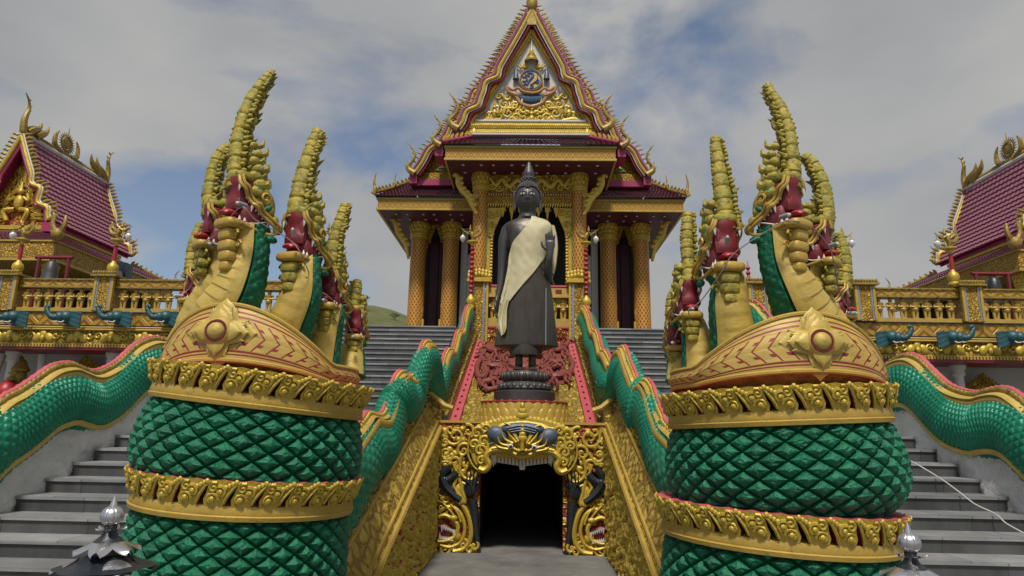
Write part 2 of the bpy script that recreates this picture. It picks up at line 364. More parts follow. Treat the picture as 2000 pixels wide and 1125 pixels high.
M['silver_edge'] = paint('mirror_mosaic_strip', (.30, .36, .42), (.14, .18, .22), rough=.25, metal=.4, scale=16, bump=.6, bscale=40)
M['lgreen'] = paint('leaf_green_trim', (.10, .20, .05), (.06, .13, .035), rough=.5, scale=6)
M['grass'] = paint('dry_hill_grass', (.11, .115, .035), (.06, .075, .022), (.15, .13, .06), rough=.9, scale=.12, dirt=.9, bump=.6, bscale=1.2, bd=.6)
M['leaf'] = paint('foliage', (.045, .07, .022), (.025, .04, .015), rough=.7, scale=2, bump=.2)
M['bark'] = paint('bark', (.07, .055, .04), rough=.9, scale=5)
M['column'] = lattice('lattice_column', (.54, .31, .045), (.33, .060, .016), 14, 42, wdt=.19)
M['relief_gold'] = paint('rosy_gold_paint', (.44, .20, .09), (.36, .22, .05), rough=.45, scale=7)
M['bandpat'] = lattice('lattice_fascia', (.46, .27, .035), (.30, .13, .018), 1, 1, wdt=.16, dot=(.50, .33, .06))
M['chev'] = chevron('chevron_band', (.54, .37, .085), (.24, .02, .02), 46)
gm, gt, gb = nodes('frosted_lamp_glass'); gb.inputs['Base Color'].default_value = (.75, .74, .68, 1); gb.inputs['Roughness'].default_value = .25; gb.inputs['Transmission Weight'].default_value = .35; gb.inputs['Subsurface Weight'].default_value = 0
M['glass'] = gm
# ================================================================== setting
MIR = Matrix.Scale(-1, 4, V((1, 0, 0)))
def SIDE(s): return Matrix.Identity(4) if s < 0 else MIR     # everything on the left is written with negative X
def sname(s): return 'left' if s < 0 else 'right'
b = MB(); b.grid(lambda u, v: V(((u - .5) * 3000, -200 + v * 3000, 0)), 20, 20)
tag(link('ground', b, M['concrete'], loc=(0, 0, 0)), kind='structure')
def hillh(x, y):
    return 56 * exp(-((x + 74) / 72) ** 2 - ((y - 290) / 80) ** 2) + 10 * exp(-((x + 230) / 120) ** 2 - ((y - 330) / 120) ** 2) + 1.2 * noise.noise(V((x * .05, y * .05, 0)))
b = MB(); b.grid(lambda u, v: V((-420 + 620 * u, 170 + 330 * v, hillh(-420 + 620 * u, 170 + 330 * v) - .6)), 90, 50)
tag(link('hill', b, M['grass'], loc=(-100, 290, 0)), kind='structure')
# ------------------------------------------------------------------ staircases
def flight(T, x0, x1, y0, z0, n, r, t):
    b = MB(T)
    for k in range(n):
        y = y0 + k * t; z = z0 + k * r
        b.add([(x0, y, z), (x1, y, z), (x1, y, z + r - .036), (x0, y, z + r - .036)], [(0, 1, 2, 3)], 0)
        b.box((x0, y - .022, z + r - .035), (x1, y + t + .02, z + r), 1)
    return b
def staircase(s):
    T = SIDE(s)
    o = thing('granite_staircase', 'broad grey granite staircase %s of the dark statue, passing behind the %s coiled serpent' % (('left', 'left') if s < 0 else ('right', 'right')), 'staircase', T @ V((-3.8, 3.7, 0)), 'twin granite staircases')
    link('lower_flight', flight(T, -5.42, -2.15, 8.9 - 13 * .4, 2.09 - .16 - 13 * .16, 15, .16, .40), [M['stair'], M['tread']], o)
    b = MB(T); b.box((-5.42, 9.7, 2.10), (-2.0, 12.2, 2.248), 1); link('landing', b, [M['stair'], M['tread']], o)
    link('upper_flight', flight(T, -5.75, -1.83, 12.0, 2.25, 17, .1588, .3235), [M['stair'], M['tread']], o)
    return o
for s in (-1, 1): staircase(s)
# ------------------------------------------------------------------ gold stringer walls beside the path
def zin(Y): return .55 + (Y - 7.96) * .334
def rough(y, z, a=9, c=4.5, o=0): return noise.noise(V((y * a, z * c, o))) + .5 * noise.noise(V((y * a * 2.1, z * c * 2.1, o + 5)))
def gold_wall(s):
    T = SIDE(s); Y0, Y1 = 5.9, 13.15
    o = thing('gold_stair_wall', 'gold carved sloping wall on the %s side of the path, its inner face red and gold' % sname(s), 'wall', T @ V((-1.8, Y0, 0)), 'gold walls flanking the path')
    b = MB(T)
    def hf(u, v):
        y = Y0 + (Y1 - Y0) * u; z = max(.02, zin(y) - .05) * v
        return y, z, rough(y, z, 15, 7.5, s * 7)
    def fn(u, v):
        y, z, h = hf(u, v); d = max(0, min(.10, (h + .15) * .17))
        return V((-1.66 + d, y, z))
    b.grid(fn, 330, 110, mf=lambda u, v: 1 if hf(u + .0015, v + .0045)[2] < -.02 else 0)
    link('relief_panel', b, [M['gold'], M['bright_red']], o, sharp=60)
    b = MB(T)      # sloping coping with stamped pattern and beaded edges
    def cp(u, v):
        y = Y0 + (Y1 - Y0) * u
        return V((-1.60 - .28 * v, y, zin(y) + .02 + .50 * v))
    b.grid(cp, 60, 6)
    b.grid(lambda u, v: V((-1.60 - .06 * v, Y0 + (Y1 - Y0) * u, zin(Y0 + (Y1 - Y0) * u) + .02 - .12 * v)), 40, 1)
    link('stamped_coping', b, M['stamped'], o)
    b = MB(T)
    for off, r in (((-1.595, .03), .035), ((-1.66, .13), .022), ((-1.86, .50), .028)):
        n = 190
        b.tube([(off[0], Y0 + (Y1 - Y0) * i / n, zin(Y0 + (Y1 - Y0) * i / n) + off[1]) for i in range(n + 1)], [r * (1 + .3 * (i % 2)) for i in range(n + 1)], 6)
    link('beaded_moulding', b, M['yellow'], o)
    b = MB(T)      # rough leaf cresting
    def cf(u, v):
        y = Y0 + (Y1 - Y0) * u; h = rough(y, v * .5, 7, 9, 3)
        return V((-1.87 - .26 * v + .07 * h, y, zin(y) + .52 + .26 * v + .09 * h))
    b.grid(cf, 200, 14)
    for i in range(150):
        y = Y0 + (Y1 - Y0) * (i + random.random()) / 150; v = random.random()
        b.blob((-1.9 - .2 * v, y, zin(y) + .58 + .2 * v), (.05, .07 + .04 * random.random(), .05), 0, Matrix.Rotation(random.uniform(-1, 1), 3, 'X'), 6, 5)
    b.hexa([(-2.15, Y0, 0), (-1.70, Y0, 0), (-1.70, Y1, 0), (-2.15, Y1, 0), (-2.15, Y0, zin(Y0) + .7), (-1.70, Y0, zin(Y0) + .1), (-1.70, Y1, zin(Y1) + .1), (-2.15, Y1, zin(Y1) + .7)])
    link('leaf_cresting', b, M['carved_gold'], o, sharp=70)
    b = MB(T)      # end post with its cap bar
    z = zin(13.2)
    b.box((-2.05, 13.16, 0), (-1.62, 13.62, z + .55)); link('end_post', b, M['stamped'], o)
    b = MB(T); b.tube([(-2.02, 13.15, z + .70), (-1.85, 13.13, z + .66), (-1.55, 13.13, z + .42), (-1.38, 13.13, z + .36)], .055, 8)
    link('cap_bar', b, M['yellow'], o)
    # upper flight of the wall
    def zp(Y): return 2.42 + (Y - 13.9) * .395
    b = MB(T); Ya, Yb = 13.5, 20.2
    def uf(u, v):
        y = Ya + (Yb - Ya) * u; h = rough(y, v * .4, 7, 9, 8)
        return V((-1.52 - .28 * v + .05 * h, y, zp(y) + .30 + .16 * v + .07 * h))
    b.grid(uf, 170, 10)
    b.grid(lambda u, v: V((-1.50, Ya + (Yb - Ya) * u, zp(Ya + (Yb - Ya) * u) - .3 + .6 * v)), 30, 2)
    b.grid(lambda u, v: V((-1.80, Ya + (Yb - Ya) * u, zp(Ya + (Yb - Ya) * u) - 1.6 + 2.05 * v)), 30, 2)
    link('upper_cresting', b, M['carved_gold'], o, sharp=70)
    return o
for s in (-1, 1): gold_wall(s)
# ------------------------------------------------------------------ scaled bodies
def pyr(u, v, sh=.12):
    """diamond scale height at lattice position u, v; 0 at the seams, 1 at the boss"""
    p = u + v; q = u - v
    fp = p - floor(p) - .5; fq = q - floor(q) - .5
    a = abs(fp - sh); c = abs(fq + sh)
    e = 1 - 2 * max(abs(fp), abs(fq))
    return max(0, min(1, e * 1.3)) ** .75
def body(T, ridge, rv, ra, name_scales, nscale, mats, parent, knob=.05, hump=.0, knob_gap=False, bw=2.0):
    """ridge: world points along the crest; the scaled tube hangs below it"""
    n = len(ridge); Lc = [0]
    for i in range(1, n): Lc.append(Lc[-1] + (V(ridge[i]) - V(ridge[i - 1])).length)
    tot = Lc[-1]
    RV = rv if isinstance(rv, list) else [rv] * n; RA = ra if isinstance(ra, list) else [ra] * n
    per = max(6, int(tot / nscale)); NA = 16
    res = crv([tuple(p) + (a, c) for p, a, c in zip(ridge, RV, RA)], per * 6 + 1)
    cen = [V((p[0], p[1], p[2] - p[3])) for p in res]
    b = MB(T)
    b.tube(cen, [(p[4], p[3]) for p in res], NA * 6, 0, disp=lambda u, v: .085 * pyr(u * NA + .5, v * per), caps=True)
    sc = link(name_scales, b, mats[0], parent, sharp=35)
    b = MB(T); b2 = MB(T); b3 = MB(T)
    res2 = crv([tuple(p) + (a, c) for p, a, c in zip(ridge, RV, RA)], int(tot / (knob * 1.9)) + 2)
    top = [V(p[:3]) + V((0, 0, .045)) for p in res2]
    b.tube([p + V((.035, 0, .0)) for p in top], [(knob * 2.3, knob * .75)] * len(top), 10)
    b.tube([V(p[:3]) + V((p[3] * (.60 if bw > 1.5 else .42), 0, -p[4] * (.10 if bw > 1.5 else .07))) for p in [(q[0], q[1], q[2], q[4], q[3]) for q in res2]], [(knob * .8, knob * bw)] * len(top), 8)
    link('dorsal_band', b, mats[1], parent)
    b2.tube([p + V((.03, 0, knob * .6)) for p in top], knob * .5, 6)
    for i in range(len(top) - 1):
        d = (top[i + 1] - top[i]).normalized(); up = V((0, 0, 1)); rot = d.to_track_quat('Y', 'Z').to_matrix()
        if knob_gap and i % 2: continue
        k = 1.75 if knob_gap else 1.0
        b2.blob(top[i] + V((.03, 0, knob * 1.1)), (knob * .8, knob * k * .95, knob * 1.25), 0, rot, 7, 5)
    link('crest_knobs', b2, mats[2], parent)
    r3 = crv([(p[0], p[1], p[2] + .045) for p in ridge], int(tot / .12) + 2)
    b3.tube([V(p) + V((-.02, 0, knob * 2.1)) for p in r3], [((knob * .95, knob * .75) if i % 2 else (knob * .8, knob * .55)) for i in range(len(r3))], 7)
    link('crest_edge', b3, mats[3], parent)
    return sc
BODY_MATS = [M['teal'], M['yellow'], M['gold'], M['pink']]
OUT_MATS = [M['teal'], M['belly'], M['gold_old'], M['pink']]
outL = [(-70, 858), (0, 800), (30, 783), (60, 763), (90, 741), (110, 732), (135, 729), (152, 735), (170, 742), (187, 743), (205, 736), (225, 724), (245, 706), (262, 690), (280, 680), (300, 675), (325, 679), (345, 690)]
outR = [(1690, 755), (1707, 748), (1731, 729), (1755, 714), (1778, 709), (1798, 717), (1818, 736), (1838, 756), (1858, 772), (1885, 783), (1913, 787), (1933, 782), (1956, 779), (1976, 783), (2000, 799), (2045, 836)]
def wtop(Y):
    if Y < 9.4: return 2.84 + (Y - 9.3) * .39
    if Y < 12: return 2.88 + (Y - 9.4) * .03
    return 2.96 + (Y - 12) * .42
def outer(s):
    pts = outL if s < 0 else outR[::-1]
    T = Matrix.Identity(4)
    ridge = [atx(x, y, s * 5.62) for x, y in pts]
    ridge.sort(key=lambda p: p.y)
    if s > 0: ridge = [V((-p.x, p.y, p.z)) for p in ridge]; T = MIR
    p0 = ridge[0]; ridge = [V((-5.62, p0.y - 1.9 + .62 * i, max(.5, p0.z - .78 + .26 * i + (.10 if i == 1 else 0)))) for i in range(3)] + ridge + [V((-5.62, 12.2, wtop(12.2) + .55)), V((-5.62, 13.4, wtop(13.4) + .75)), V((-5.62, 14.6, wtop(14.6) + .55)), V((-5.62, 15.8, wtop(15.8) + .75)), V((-5.62, 16.9, wtop(16.9) + .5))]
    o = thing('serpent_railing', 'green scaled serpent body undulating down the %s outer white stair wall' % sname(s), 'serpent railing', T @ V((-5.62, ridge[0].y, wtop(ridge[0].y))), 'green serpent bodies on the white walls')
    body(T, ridge, .35, .25, 'scaled_body', .155, OUT_MATS, o, knob=.042, knob_gap=True, bw=1.25)
    b = MB(T)      # thin yellow belly edge under the body
    r2 = crv([tuple(p) for p in ridge], 90)
    b.tube([V(p) + V((.20, 0, -.60)) for p in r2], [(.05, .035)] * 90, 6); link('belly_edge', b, M['belly'], o)
    w_ = thing('white_stair_wall', 'white wave carved stair wall under the green serpent on the far %s' % sname(s), 'wall', T @ V((-5.7, 4, 0)), 'white outer stair walls')
    Y0, Y1 = 4.2, 17.4
    b = MB(T)
    def wav(y, z, o_):
        return .5 * noise.noise(V((y * 2.2, z * 3.5, o_))) + .35 * abs(noise.noise(V((y * 4.5, z * 6, o_ + 4)))) + .15 * noise.noise(V((y * 12, z * 12, o_)))
    def inner(u, v):
        y = Y0 + (Y1 - Y0) * u; zt = wtop(y); z = zt * v
        return V((-5.42 - .17 * max(0, z - zt + .7) + .14 * wav(y, z, 1.0), y, z + (.04 * wav(y, 5, 3) if v > .9 else 0)))
    b.grid(inner, 330, 60)
    b.grid(lambda u, v: V((-5.50 - .5 * v, Y0 + (Y1 - Y0) * u, wtop(Y0 + (Y1 - Y0) * u) + .05 * wav(Y0 + (Y1 - Y0) * u, v, 2.))), 160, 6)
    b.grid(lambda u, v: V((-6.0, Y0 + (Y1 - Y0) * u, wtop(Y0 + (Y1 - Y0) * u) * v)), 20, 1)
    b.add([(-6, Y0, 0), (-5.4, Y0, 0), (-5.4, Y0, wtop(Y0)), (-6, Y0, wtop(Y0))], [(0, 1, 2, 3)])
    link('wave_relief', b, M['plaster'], w_, sharp=70)
    b = MB(T); k = 70      # blue painted panel between the wall and the arched belly
    P = [V(p) for p in r2 if p[1] < 17.3]
    vs = []; fs = []
    for i, p in enumerate(P): vs += [(-5.56, p.y, wtop(p.y) - .05), (-5.56, p.y, p.z - .35), (-5.68, p.y, wtop(p.y) - .05), (-5.68, p.y, p.z - .35)]
    for i in range(len(P) - 1):
        a = i * 4; fs += [(a, a + 4, a + 5, a + 1), (a + 2, a + 3, a + 7, a + 6)]
    b.add(vs, fs); link('blue_panel', b, M['navy'], w_)
for s in (-1, 1): outer(s)
# ------------------------------------------------------------------ terraces, their balustrades and elephant heads
TY = 17.5
def zt(y): return at(100, y, TY).z
Z_FR0, Z_FR1, Z_EL, Z_BB, Z_BT, Z_RT = zt(679), zt(637), zt(607), zt(601), zt(562), zt(545)
def figure_mb(h=.62):       # a small guardian standing with folded hands
    b = MB(); k = h
    b.sbox((0, 0, .03 * k), (.13 * k, .11 * k, .03 * k))
    for q in (-1, 1):
        b.tube([(q * .075 * k, 0, .05 * k), (q * .085 * k, 0, .25 * k), (q * .07 * k, 0, .42 * k)], [.06 * k, .07 * k, .085 * k], 7)
        b.tube([(q * .16 * k, 0, .74 * k), (q * .21 * k, -.03 * k, .58 * k), (q * .05 * k, -.13 * k, .56 * k)], [.055 * k, .06 * k, .05 * k], 6)
    b.lathe([(.001, .36 * k), (.14 * k, .38 * k), (.17 * k, .46 * k), (.13 * k, .55 * k), (.17 * k, .68 * k), (.19 * k, .75 * k), (.08 * k, .79 * k), (.07 * k, .81 * k)], seg=10)
    b.blob((0, 0, .875 * k), (.095 * k, .10 * k, .10 * k), 0, None, 9, 7)
    b.lathe([(.10 * k, .90 * k), (.11 * k, .93 * k), (.06 * k, .97 * k), (.0, 1.02 * k)], seg=8)
    return b
FIG = None
def put_figure(parent, p, sc=1.0):
    global FIG
    if FIG is None:
        mb = figure_mb(1.0); mb.v = [q + V(p) for q in mb.v]
        FIG = link('guardian_baluster', mb, M['yellow'], parent, loc=p); FIG.scale = (sc, sc, sc); return FIG
    return copyto(FIG, parent, p, scale=(sc, sc, sc))
def elephant_parts(parent, c, s):
    T = Matrix.Translation(V(c)) @ (Matrix.Identity(4) if s < 0 else MIR)
    b = MB(T)
    b.blob((0, -.16, 0), (.20, .24, .19), 0, None, 12, 9)
    b.blob((-.10, -.32, -.02), (.14, .15, .15), 0, None, 10, 7)
    b.tube(crv([(-.12, -.36, .0), (-.2, -.42, -.05), (-.30, -.45, .02), (-.37, -.46, .14), (-.40, -.46, .22), (-.35, -.46, .26), (-.31, -.46, .21)], 20), [.095 - .0032 * i for i in range(20)], 9, disp=lambda u, v: .06 * sin(v * 75))
    b.blob((-.08, -.34, -.14), (.06, .07, .05), 0, None, 8, 6)
    h = link('elephant_head', b, M['elephant'], parent, loc=T @ V((0, 0, 0)))
    b = MB(T)
    b.grid(lambda u, v: V((.06 + .36 * u, -.24 - .06 * sin(u * 3) + .005 * sin(v * 22 + u * 4), (.22 * (v * 2 - 1) * (.5 + 1.1 * u - .65 * u * u)) - .03 - .05 * u)), 8, 14)
    b.grid(lambda u, v: V((.06 + .36 * u, -.21 - .06 * sin(u * 3), (.22 * (v * 2 - 1) * (.5 + 1.1 * u - .65 * u * u)) - .03 - .05 * u)), 6, 8)
    link('ear', b, M['elephant'], h)
    b = MB(T)
    for q, y in ((0, -.36), (.12, -.30)): b.tube(crv([(-.08 + q, y, -.09), (-.12 + q, y - .07, -.16), (-.17 + q * .8, y - .12, -.15)], 6), [.024, .022, .02, .016, .012, .004], 6)
    link('tusk', b, M['tooth'], h)
    return h
def terrace(s):
    T = SIDE(s); sx = -1
    X0, X1 = -21.0, -5.75
    o = thing('carved_terrace', 'gold carved %s terrace edge over white columns with blue green elephant heads' % sname(s), 'terrace', T @ V((-13, TY, 0)), 'gold terraces either side')
    b = MB(T); b.box((X0, TY, Z_FR0 + .12), (X1, TY + .3, Z_FR1)); link('frieze', b, M['carved_gold'], o)
    b = MB(T)      # row of big leaf bosses on the frieze
    x = X0 + .3
    while x < X1 - .3:
        for q in (-1, 0, 1):
            b.blob((x + q * .17, TY - .01, Z_FR0 + .30 + (.06 if q == 0 else -.02)), (.11, .07, .15), 0, Matrix.Rotation(-q * .5, 3, 'Y'), 8, 6)
        b.blob((x, TY - .02, Z_FR0 + .26), (.07, .08, .10), 0, None, 8, 6)
        for q in (-1, 1):
            sp = spiral(1.1, .10, 10, q)
            b.tube([(x + .47 + q * .12 + a, TY - .02, Z_FR0 + .33 + c) for a, c in sp], .028, 5)
        x += .94
    link('leaf_boss', b, M['gold'], o)
    b = MB(T)
    n = int((X1 - X0) / .085)
    for i in range(n): b.box((X0 + i * .085, TY - .05, Z_FR0 + .02), (X0 + i * .085 + .055, TY + .02, Z_FR0 + .10))
    b.box((X0, TY - .03, Z_FR0 + .10), (X1, TY + .02, Z_FR0 + .125))
    link('dentil_moulding', b, M['yellow'], o)
    b = MB(T); b.box((X0, TY - .02, Z_FR0 - .05), (X1, TY + 1.2, Z_FR0 + .018)); link('red_soffit_edge', b, M['red'], o)
    b = MB(T); b.box((X0, TY + .02, Z_FR0 - .02), (X1, 23, Z_FR0 + .03)); b.box((X0, 19.6, 0), (X1, 19.9, Z_FR0)); link('rear_wall', b, M['render_wall'], o)
    b = MB(T)
    b.box((X0, TY - .06, Z_FR1), (X1, TY + .3, Z_FR1 + .035)); b.box((X0, TY - .07, Z_EL - .05), (X1, TY + .3, Z_EL - .02)); link('black_fillet', b, M['black'], o)
    b = MB(T)
    nb = 60
    b.grid(lambda u, v: V((X0 + (X1 - X0) * u, TY - .03, Z_FR1 + .035 + (Z_EL - .05 - Z_FR1 - .035) * v)), 60, 1, uvs=(30, .75)); link('elephant_band', b, M['bandpat'], o)
    b = MB(T)
    for q in (0.0, .03): b.tube([(X0, TY - .05 - q * .3, Z_FR1 - .03 - q * 2), (X1, TY - .05 - q * .3, Z_FR1 - .03 - q * 2)], .03, 6)
    link('gold_moulding', b, M['yellow'], o)
    for px in ((38, 140, 238, 332) if s < 0 else (1733, 1851, 1966)):
        c = at(px, 622 if s < 0 else 661, TY - .05); elephant_parts(o, c, s)
    # columns under the edge
    for px in ((215, 18) if s < 0 else (1873,)):
        c = at(px, 740, TY + .75); b = MB()
        b.lathe([(.12, 0), (.12, Z_FR0 - .35), (.17, Z_FR0 - .3), (.15, Z_FR0 - .2), (.20, Z_FR0 - .1), (.20, Z_FR0 - .02)], (c.x, c.y, 0), 14)
        link('white_column', b, M['white'], o)
    # balustrade
    r = thing('guardian_balustrade', 'gold balustrade of folded hand guardian figures along the %s terrace' % sname(s), 'balustrade', T @ V((-13, TY, Z_BB)), 'terrace balustrades')
    b = MB(T)
    b.box((X0, TY - .04, Z_EL - .02), (X1, TY + .30, Z_BB)); link('base_rail', b, M['yellow'], r)
    b = MB(T); b.grid(lambda u, v: V((X0 + (X1 - X0) * u, TY - .03, Z_BT + .06 + (Z_RT - Z_BT - .09) * v)), 60, 1, uvs=(34, .5)); b.box((X0, TY - .02, Z_BT + .05), (X1, TY + .26, Z_RT - .03))
    link('top_rail', b, M['bandpat'], r)
    b = MB(T)
    b.box((X0, TY - .06, Z_BT), (X1, TY + .28, Z_BT + .055)); b.box((X0, TY - .07, Z_RT - .03), (X1, TY + .30, Z_RT + .01)); link('rail_moulding', b, M['gold_old'], r)
    pxs = (22, 210, 385) if s < 0 else (1682, 1888, 2080)
    posts = [-(s * -1) * 0 + (at(px, 560, TY).x * (-s) * -1 if s > 0 else at(px, 560, TY).x) for px in pxs]
    posts = [(-abs(x)) for x in posts] + [-6.0 if s < 0 else -6.25]
    for x in sorted(posts):
        b = MB(T)
        b.box((x - .24, TY - .16, Z_EL - .02), (x + .24, TY + .36, Z_RT + .04)); p = link('post', b, M['carved_fine'], r)
        b = MB(T)
        b.box((x - .36, TY - .26, Z_RT + .05), (x + .36, TY + .46, Z_RT + .11)); b.box((x - .30, TY - .21, Z_RT + .04), (x + .30, TY + .41, Z_RT + .05))
        for i in range(9): b.blob((x - .30 + i * .075, TY - .22, Z_RT + .15), (.04, .05, .06), 0, None, 6, 5)
        link('post_cap', b, M['gold_old'], p)
        b = MB(T)
        for q in (-1, 1):
            b.box((x + q * .235 - .035, TY - .185, Z_EL), (x + q * .235 + .035, TY - .10, Z_RT + .03))
        link('post_edge', b, M['yellow'], p)
        b = MB(T)
        for q in (-1, 1): b.box((x + q * .17 - .02, TY - .175, Z_EL), (x + q * .17 + .02, TY - .12, Z_RT + .02))
        link('mosaic_strip', b, M['silver_edge'], p)
    ps = sorted(posts); ends = [X0] + ps + [X1]
    for a, c in zip(ends[:-1], ends[1:]):
        n = int((c - a - .55) / .285)
        for i in range(max(0, n)):
            x = a + .30 + (c - a - .6) * (i + .5) / n
            if x < -16.6: continue
            q = T @ V((x, TY + .08, Z_BB)); put_figure(r, q, Z_BT - Z_BB)
    return sorted(posts)
PX = {s: terrace(s) for s in (-1, 1)}
# ================================================================== the two coiled many-headed serpents
def leaf_mb(k=1.0):
    """one crest leaf in its own frame: x along the ring, y outward negative, z up"""
    b = MB()
    out = [(-.105, 0), (.045, 0), (.065, .05), (.095, .10), (.14, .16), (.185, .205), (.10, .205), (.03, .215), (-.045, .20), (-.085, .15), (-.095, .10), (-.115, .05)]
    o2 = [(x * k, z * k) for x, z in out]
    def ms(e): return 1 if e.y < -.0 and False else (2 if e.x < -.02 and abs(e.y) < abs(e.x) * .9 else 1)
    ln = .30
    b.add([V((x, -.03 - z * ln, z)) for x, z in o2] + [V((x * .92, .20 - z * ln * .4, z * .98)) for x, z in o2], [list(range(12)), [12 + i for i in range(12)][::-1]] + [(i, 12 + i, 12 + (i + 1) % 12, (i + 1) % 12) for i in range(12)],
          [0, 1] + [2 if 5 <= i <= 8 else 1 for i in range(12)])
    def P(x, z, d=.035): return (x * k, -.03 - z * k * ln - d * k * .6, z * k)
    for cx, cz, r, hd, a0 in ((-.045, .055, .05, 1, 0), (.02, .115, .045, -1, 2), (-.035, .15, .04, 1, 1)):
        b.tube([P(cx + a, cz + c, .015) for a, c in spiral(1.3, r, 12, hd, a0)], .015 * k, 5, 0)
    for i in range(4): b.blob(P(.06 + .028 * i, .15 + .016 * i, .01), (.022 * k, .016 * k, .024 * k), 0, None, 6, 5)
    b.blob(P(-.045, .055, .015), (.028 * k, .028 * k, .028 * k), 0, None, 7, 5); b.blob(P(.02, .115, .015), (.026 * k, .026 * k, .026 * k), 0, None, 7, 5)
    b.tube([P(.05, .02, .01), P(.075, .08, .015), P(.13, .16, .015), P(.18, .2, .01)], [.013 * k, .015 * k, .013 * k, .006 * k], 5, 0)
    return b
def head(parent, name, px, py, Y, hw, yaw, crest, chw, knobside, big=False, neck=None, nr=(.2, .15), sx=-1, label=None, crestY=None):
    """px,py: foot of the red palate; hw: its half width in photo pixels; crest: photo points of the tall flame"""
    t = Y / ray(px, py).y
    k = hw * t / F / .1 * 1.13
    O = at(px, py, Y)
    R3 = Matrix.Rotation(yaw, 3, 'Z')
    T = Matrix.Translation(O) @ R3.to_4x4() @ Matrix.Scale(k, 4)
    b = MB(T)
    # skull, snout sides, lips
    b.blob((0, .22, .10), (.125, .17, .20), 0, None, 14, 10)
    b.blob((0, .12, .24), (.095, .12, .12), 0, None, 12, 8)
    for q in (-1, 1):
        lip = crv([(q * .095, -.045, .29), (q * .118, -.04, .22), (q * .135, .0, .18), (q * .118, .04, .12), (q * .135, .08, .07), (q * .16, .11, .05), (q * .14, .17, .0), (q * .165, .27, -.07), (q * .155, .34, -.12), (q * .135, .27, -.165), (q * .125, .12, -.15), (q * .12, .0, -.12)], 40)
        b.tube(lip, .017, 7)
        b.tube([(x * 1.10, y + .028, z + .018) for x, y, z in lip[:30]], .013, 6)
        b.tube([(q * .142, .20 + a_, .15 + c_) for a_, c_ in spiral(1.2, .05, 12, 1)], .013, 5)
    for q in (-1, 1): b.blob((q * .13, .24, .07), (.03, .05, .03), 1, Matrix.Rotation(.6, 3, 'X'), 8, 6); b.blob((q * .13, .30, -.20), (.035, .07, .035), 1, None, 8, 6)
    h = link('head', b, [M['yellow'], M['green']], parent, loc=O)
    if label: h['label'] = label
    b = MB(T)
    b.grid(lambda u, v: V(((u * 2 - 1) * .10, -.05 + .035 * ((u * 2 - 1) ** 2) - .01 * sin(v * 9), .00 + .30 * v)), 10, 10)
    b.sbox((0, .05, .14), (.10, .085, .145), 0, None, .3)
    link('palate', b, M['red'], h)
    b = MB(T); b.sbox((0, .16, -.035), (.128, .155, .125), 0, None, .5)
    link('mouth_lining', b, M['red'], h)
    b = MB(T)
    b.tube(crv([(0, .12, -.055), (0, .0, -.035), (0, -.07, -.03), (0, -.115, -.05)], 9), [(.07, .03)] * 6 + [(.064, .028), (.06, .024), (.045, .016)], 10)
    b.tube(crv([(0, .10, -.09), (0, -.05, -.085)], 5), [(.085, .018)] * 5, 8)
    link('tongue', b, M['bright_red'], h)
    b = MB(T)
    b.sbox((0, .12, -.145), (.115, .16, .035), 0, None, .5); b.sbox((0, -.045, -.13), (.128, .075, .045), 0, None, .55)
    j = link('lower_jaw', b, M['yellow'], h)
    b = MB(T)
    z = -.225
    for i, (wd, hh) in enumerate(((.082, .055), (.088, .05), (.078, .05), (.06, .045)) if big else ((.085, .05), (.08, .05), (.062, .045))):
        b.sbox((0, -.035 + .01 * i, z), (wd, .055, hh), 0, None, .5); z -= hh * 1.75
    for q in (-1, 1):
        for i in range(2): b.tube([(q * (.085 + .015 * i) + a * q, -.02 + .03 * i, -.22 - .09 * i + c) for a, c in spiral(1.1, .04, 10, 1)], .012, 5)
    link('beard', b, M['yellow_moss'] if not big else M['yellow'], h)
    b = MB(T)
    for q in (-1, 1):
        for (x, y, zz, dz, r) in ((.112, -.035, .225, -.075, .019), (.118, .035, .125, -.03, .013), (.122, .06, .10, -.03, .013), (.13, .09, .065, -.075, .02), (.124, .13, .03, -.03, .013), (.125, .16, .005, -.03, .013), (.13, .20, -.02, -.03, .013), (.145, .25, -.05, -.05, .017)):
            b.cone((q * x, y, zz), (q * x * .97, y - .01, zz + dz), r, 0, 6)
        b.tube([(q * .112, -.035, .235), (q * .124, .06, .105), (q * .13, .16, .01), (q * .148, .26, -.05), (q * .12, .1, -.11), (q * .108, -.06, -.115)], .008, 5)
        for i in range(5): b.cone((q * .108, -.06 + .05 * i, -.10), (q * .105, -.06 + .05 * i, -.055 - (.035 if i == 0 else 0)), .014, 0, 6)
    link('teeth', b, M['tooth'], h)
    b = MB(T)
    for q in (-1, 1): b = MB(T); b.blob((q * .118, .15, .22), (.022, .034, .034), 0, None, 9, 7); link('eye', b, M['green'], h)
    b = MB(T); b.sbox((0, .03, .315), (.107, .085, .04), 0, None, .45)
    # carved flame lumps rising behind the head beside the tall crest
    for q in (-1, 1):
        for i in range(7 if big else 5):
            r_ = .075 * (1 - .085 * i); c_ = V((q * (.07 + .012 * (i % 2)), .15 - .012 * i + .025 * (i % 2), .20 + .07 * i))
            b.blob(c_, (r_, r_ * 1.1, r_ * .95), 0, None, 8, 6)
            b.tube(crv([tuple(c_ + V((q * .01, .03, 0))), tuple(c_ + V((q * .03, .065, .02))), tuple(c_ + V((q * .03, .07, .08)))], 5), [r_ * .7, r_ * .68, r_ * .6, r_ * .4, .006], 6)
        for i in range(4): b.blob((q * .12, .22 + .05 * i, .12 - .07 * i), (.035, .05, .05), 0, None, 8, 6)
    link('mane', b, M['yellow_moss'], h)
    # tall crest
    b = MB()
    n = len(crest); cY = crestY or [Y + .03] * n
    raw = []
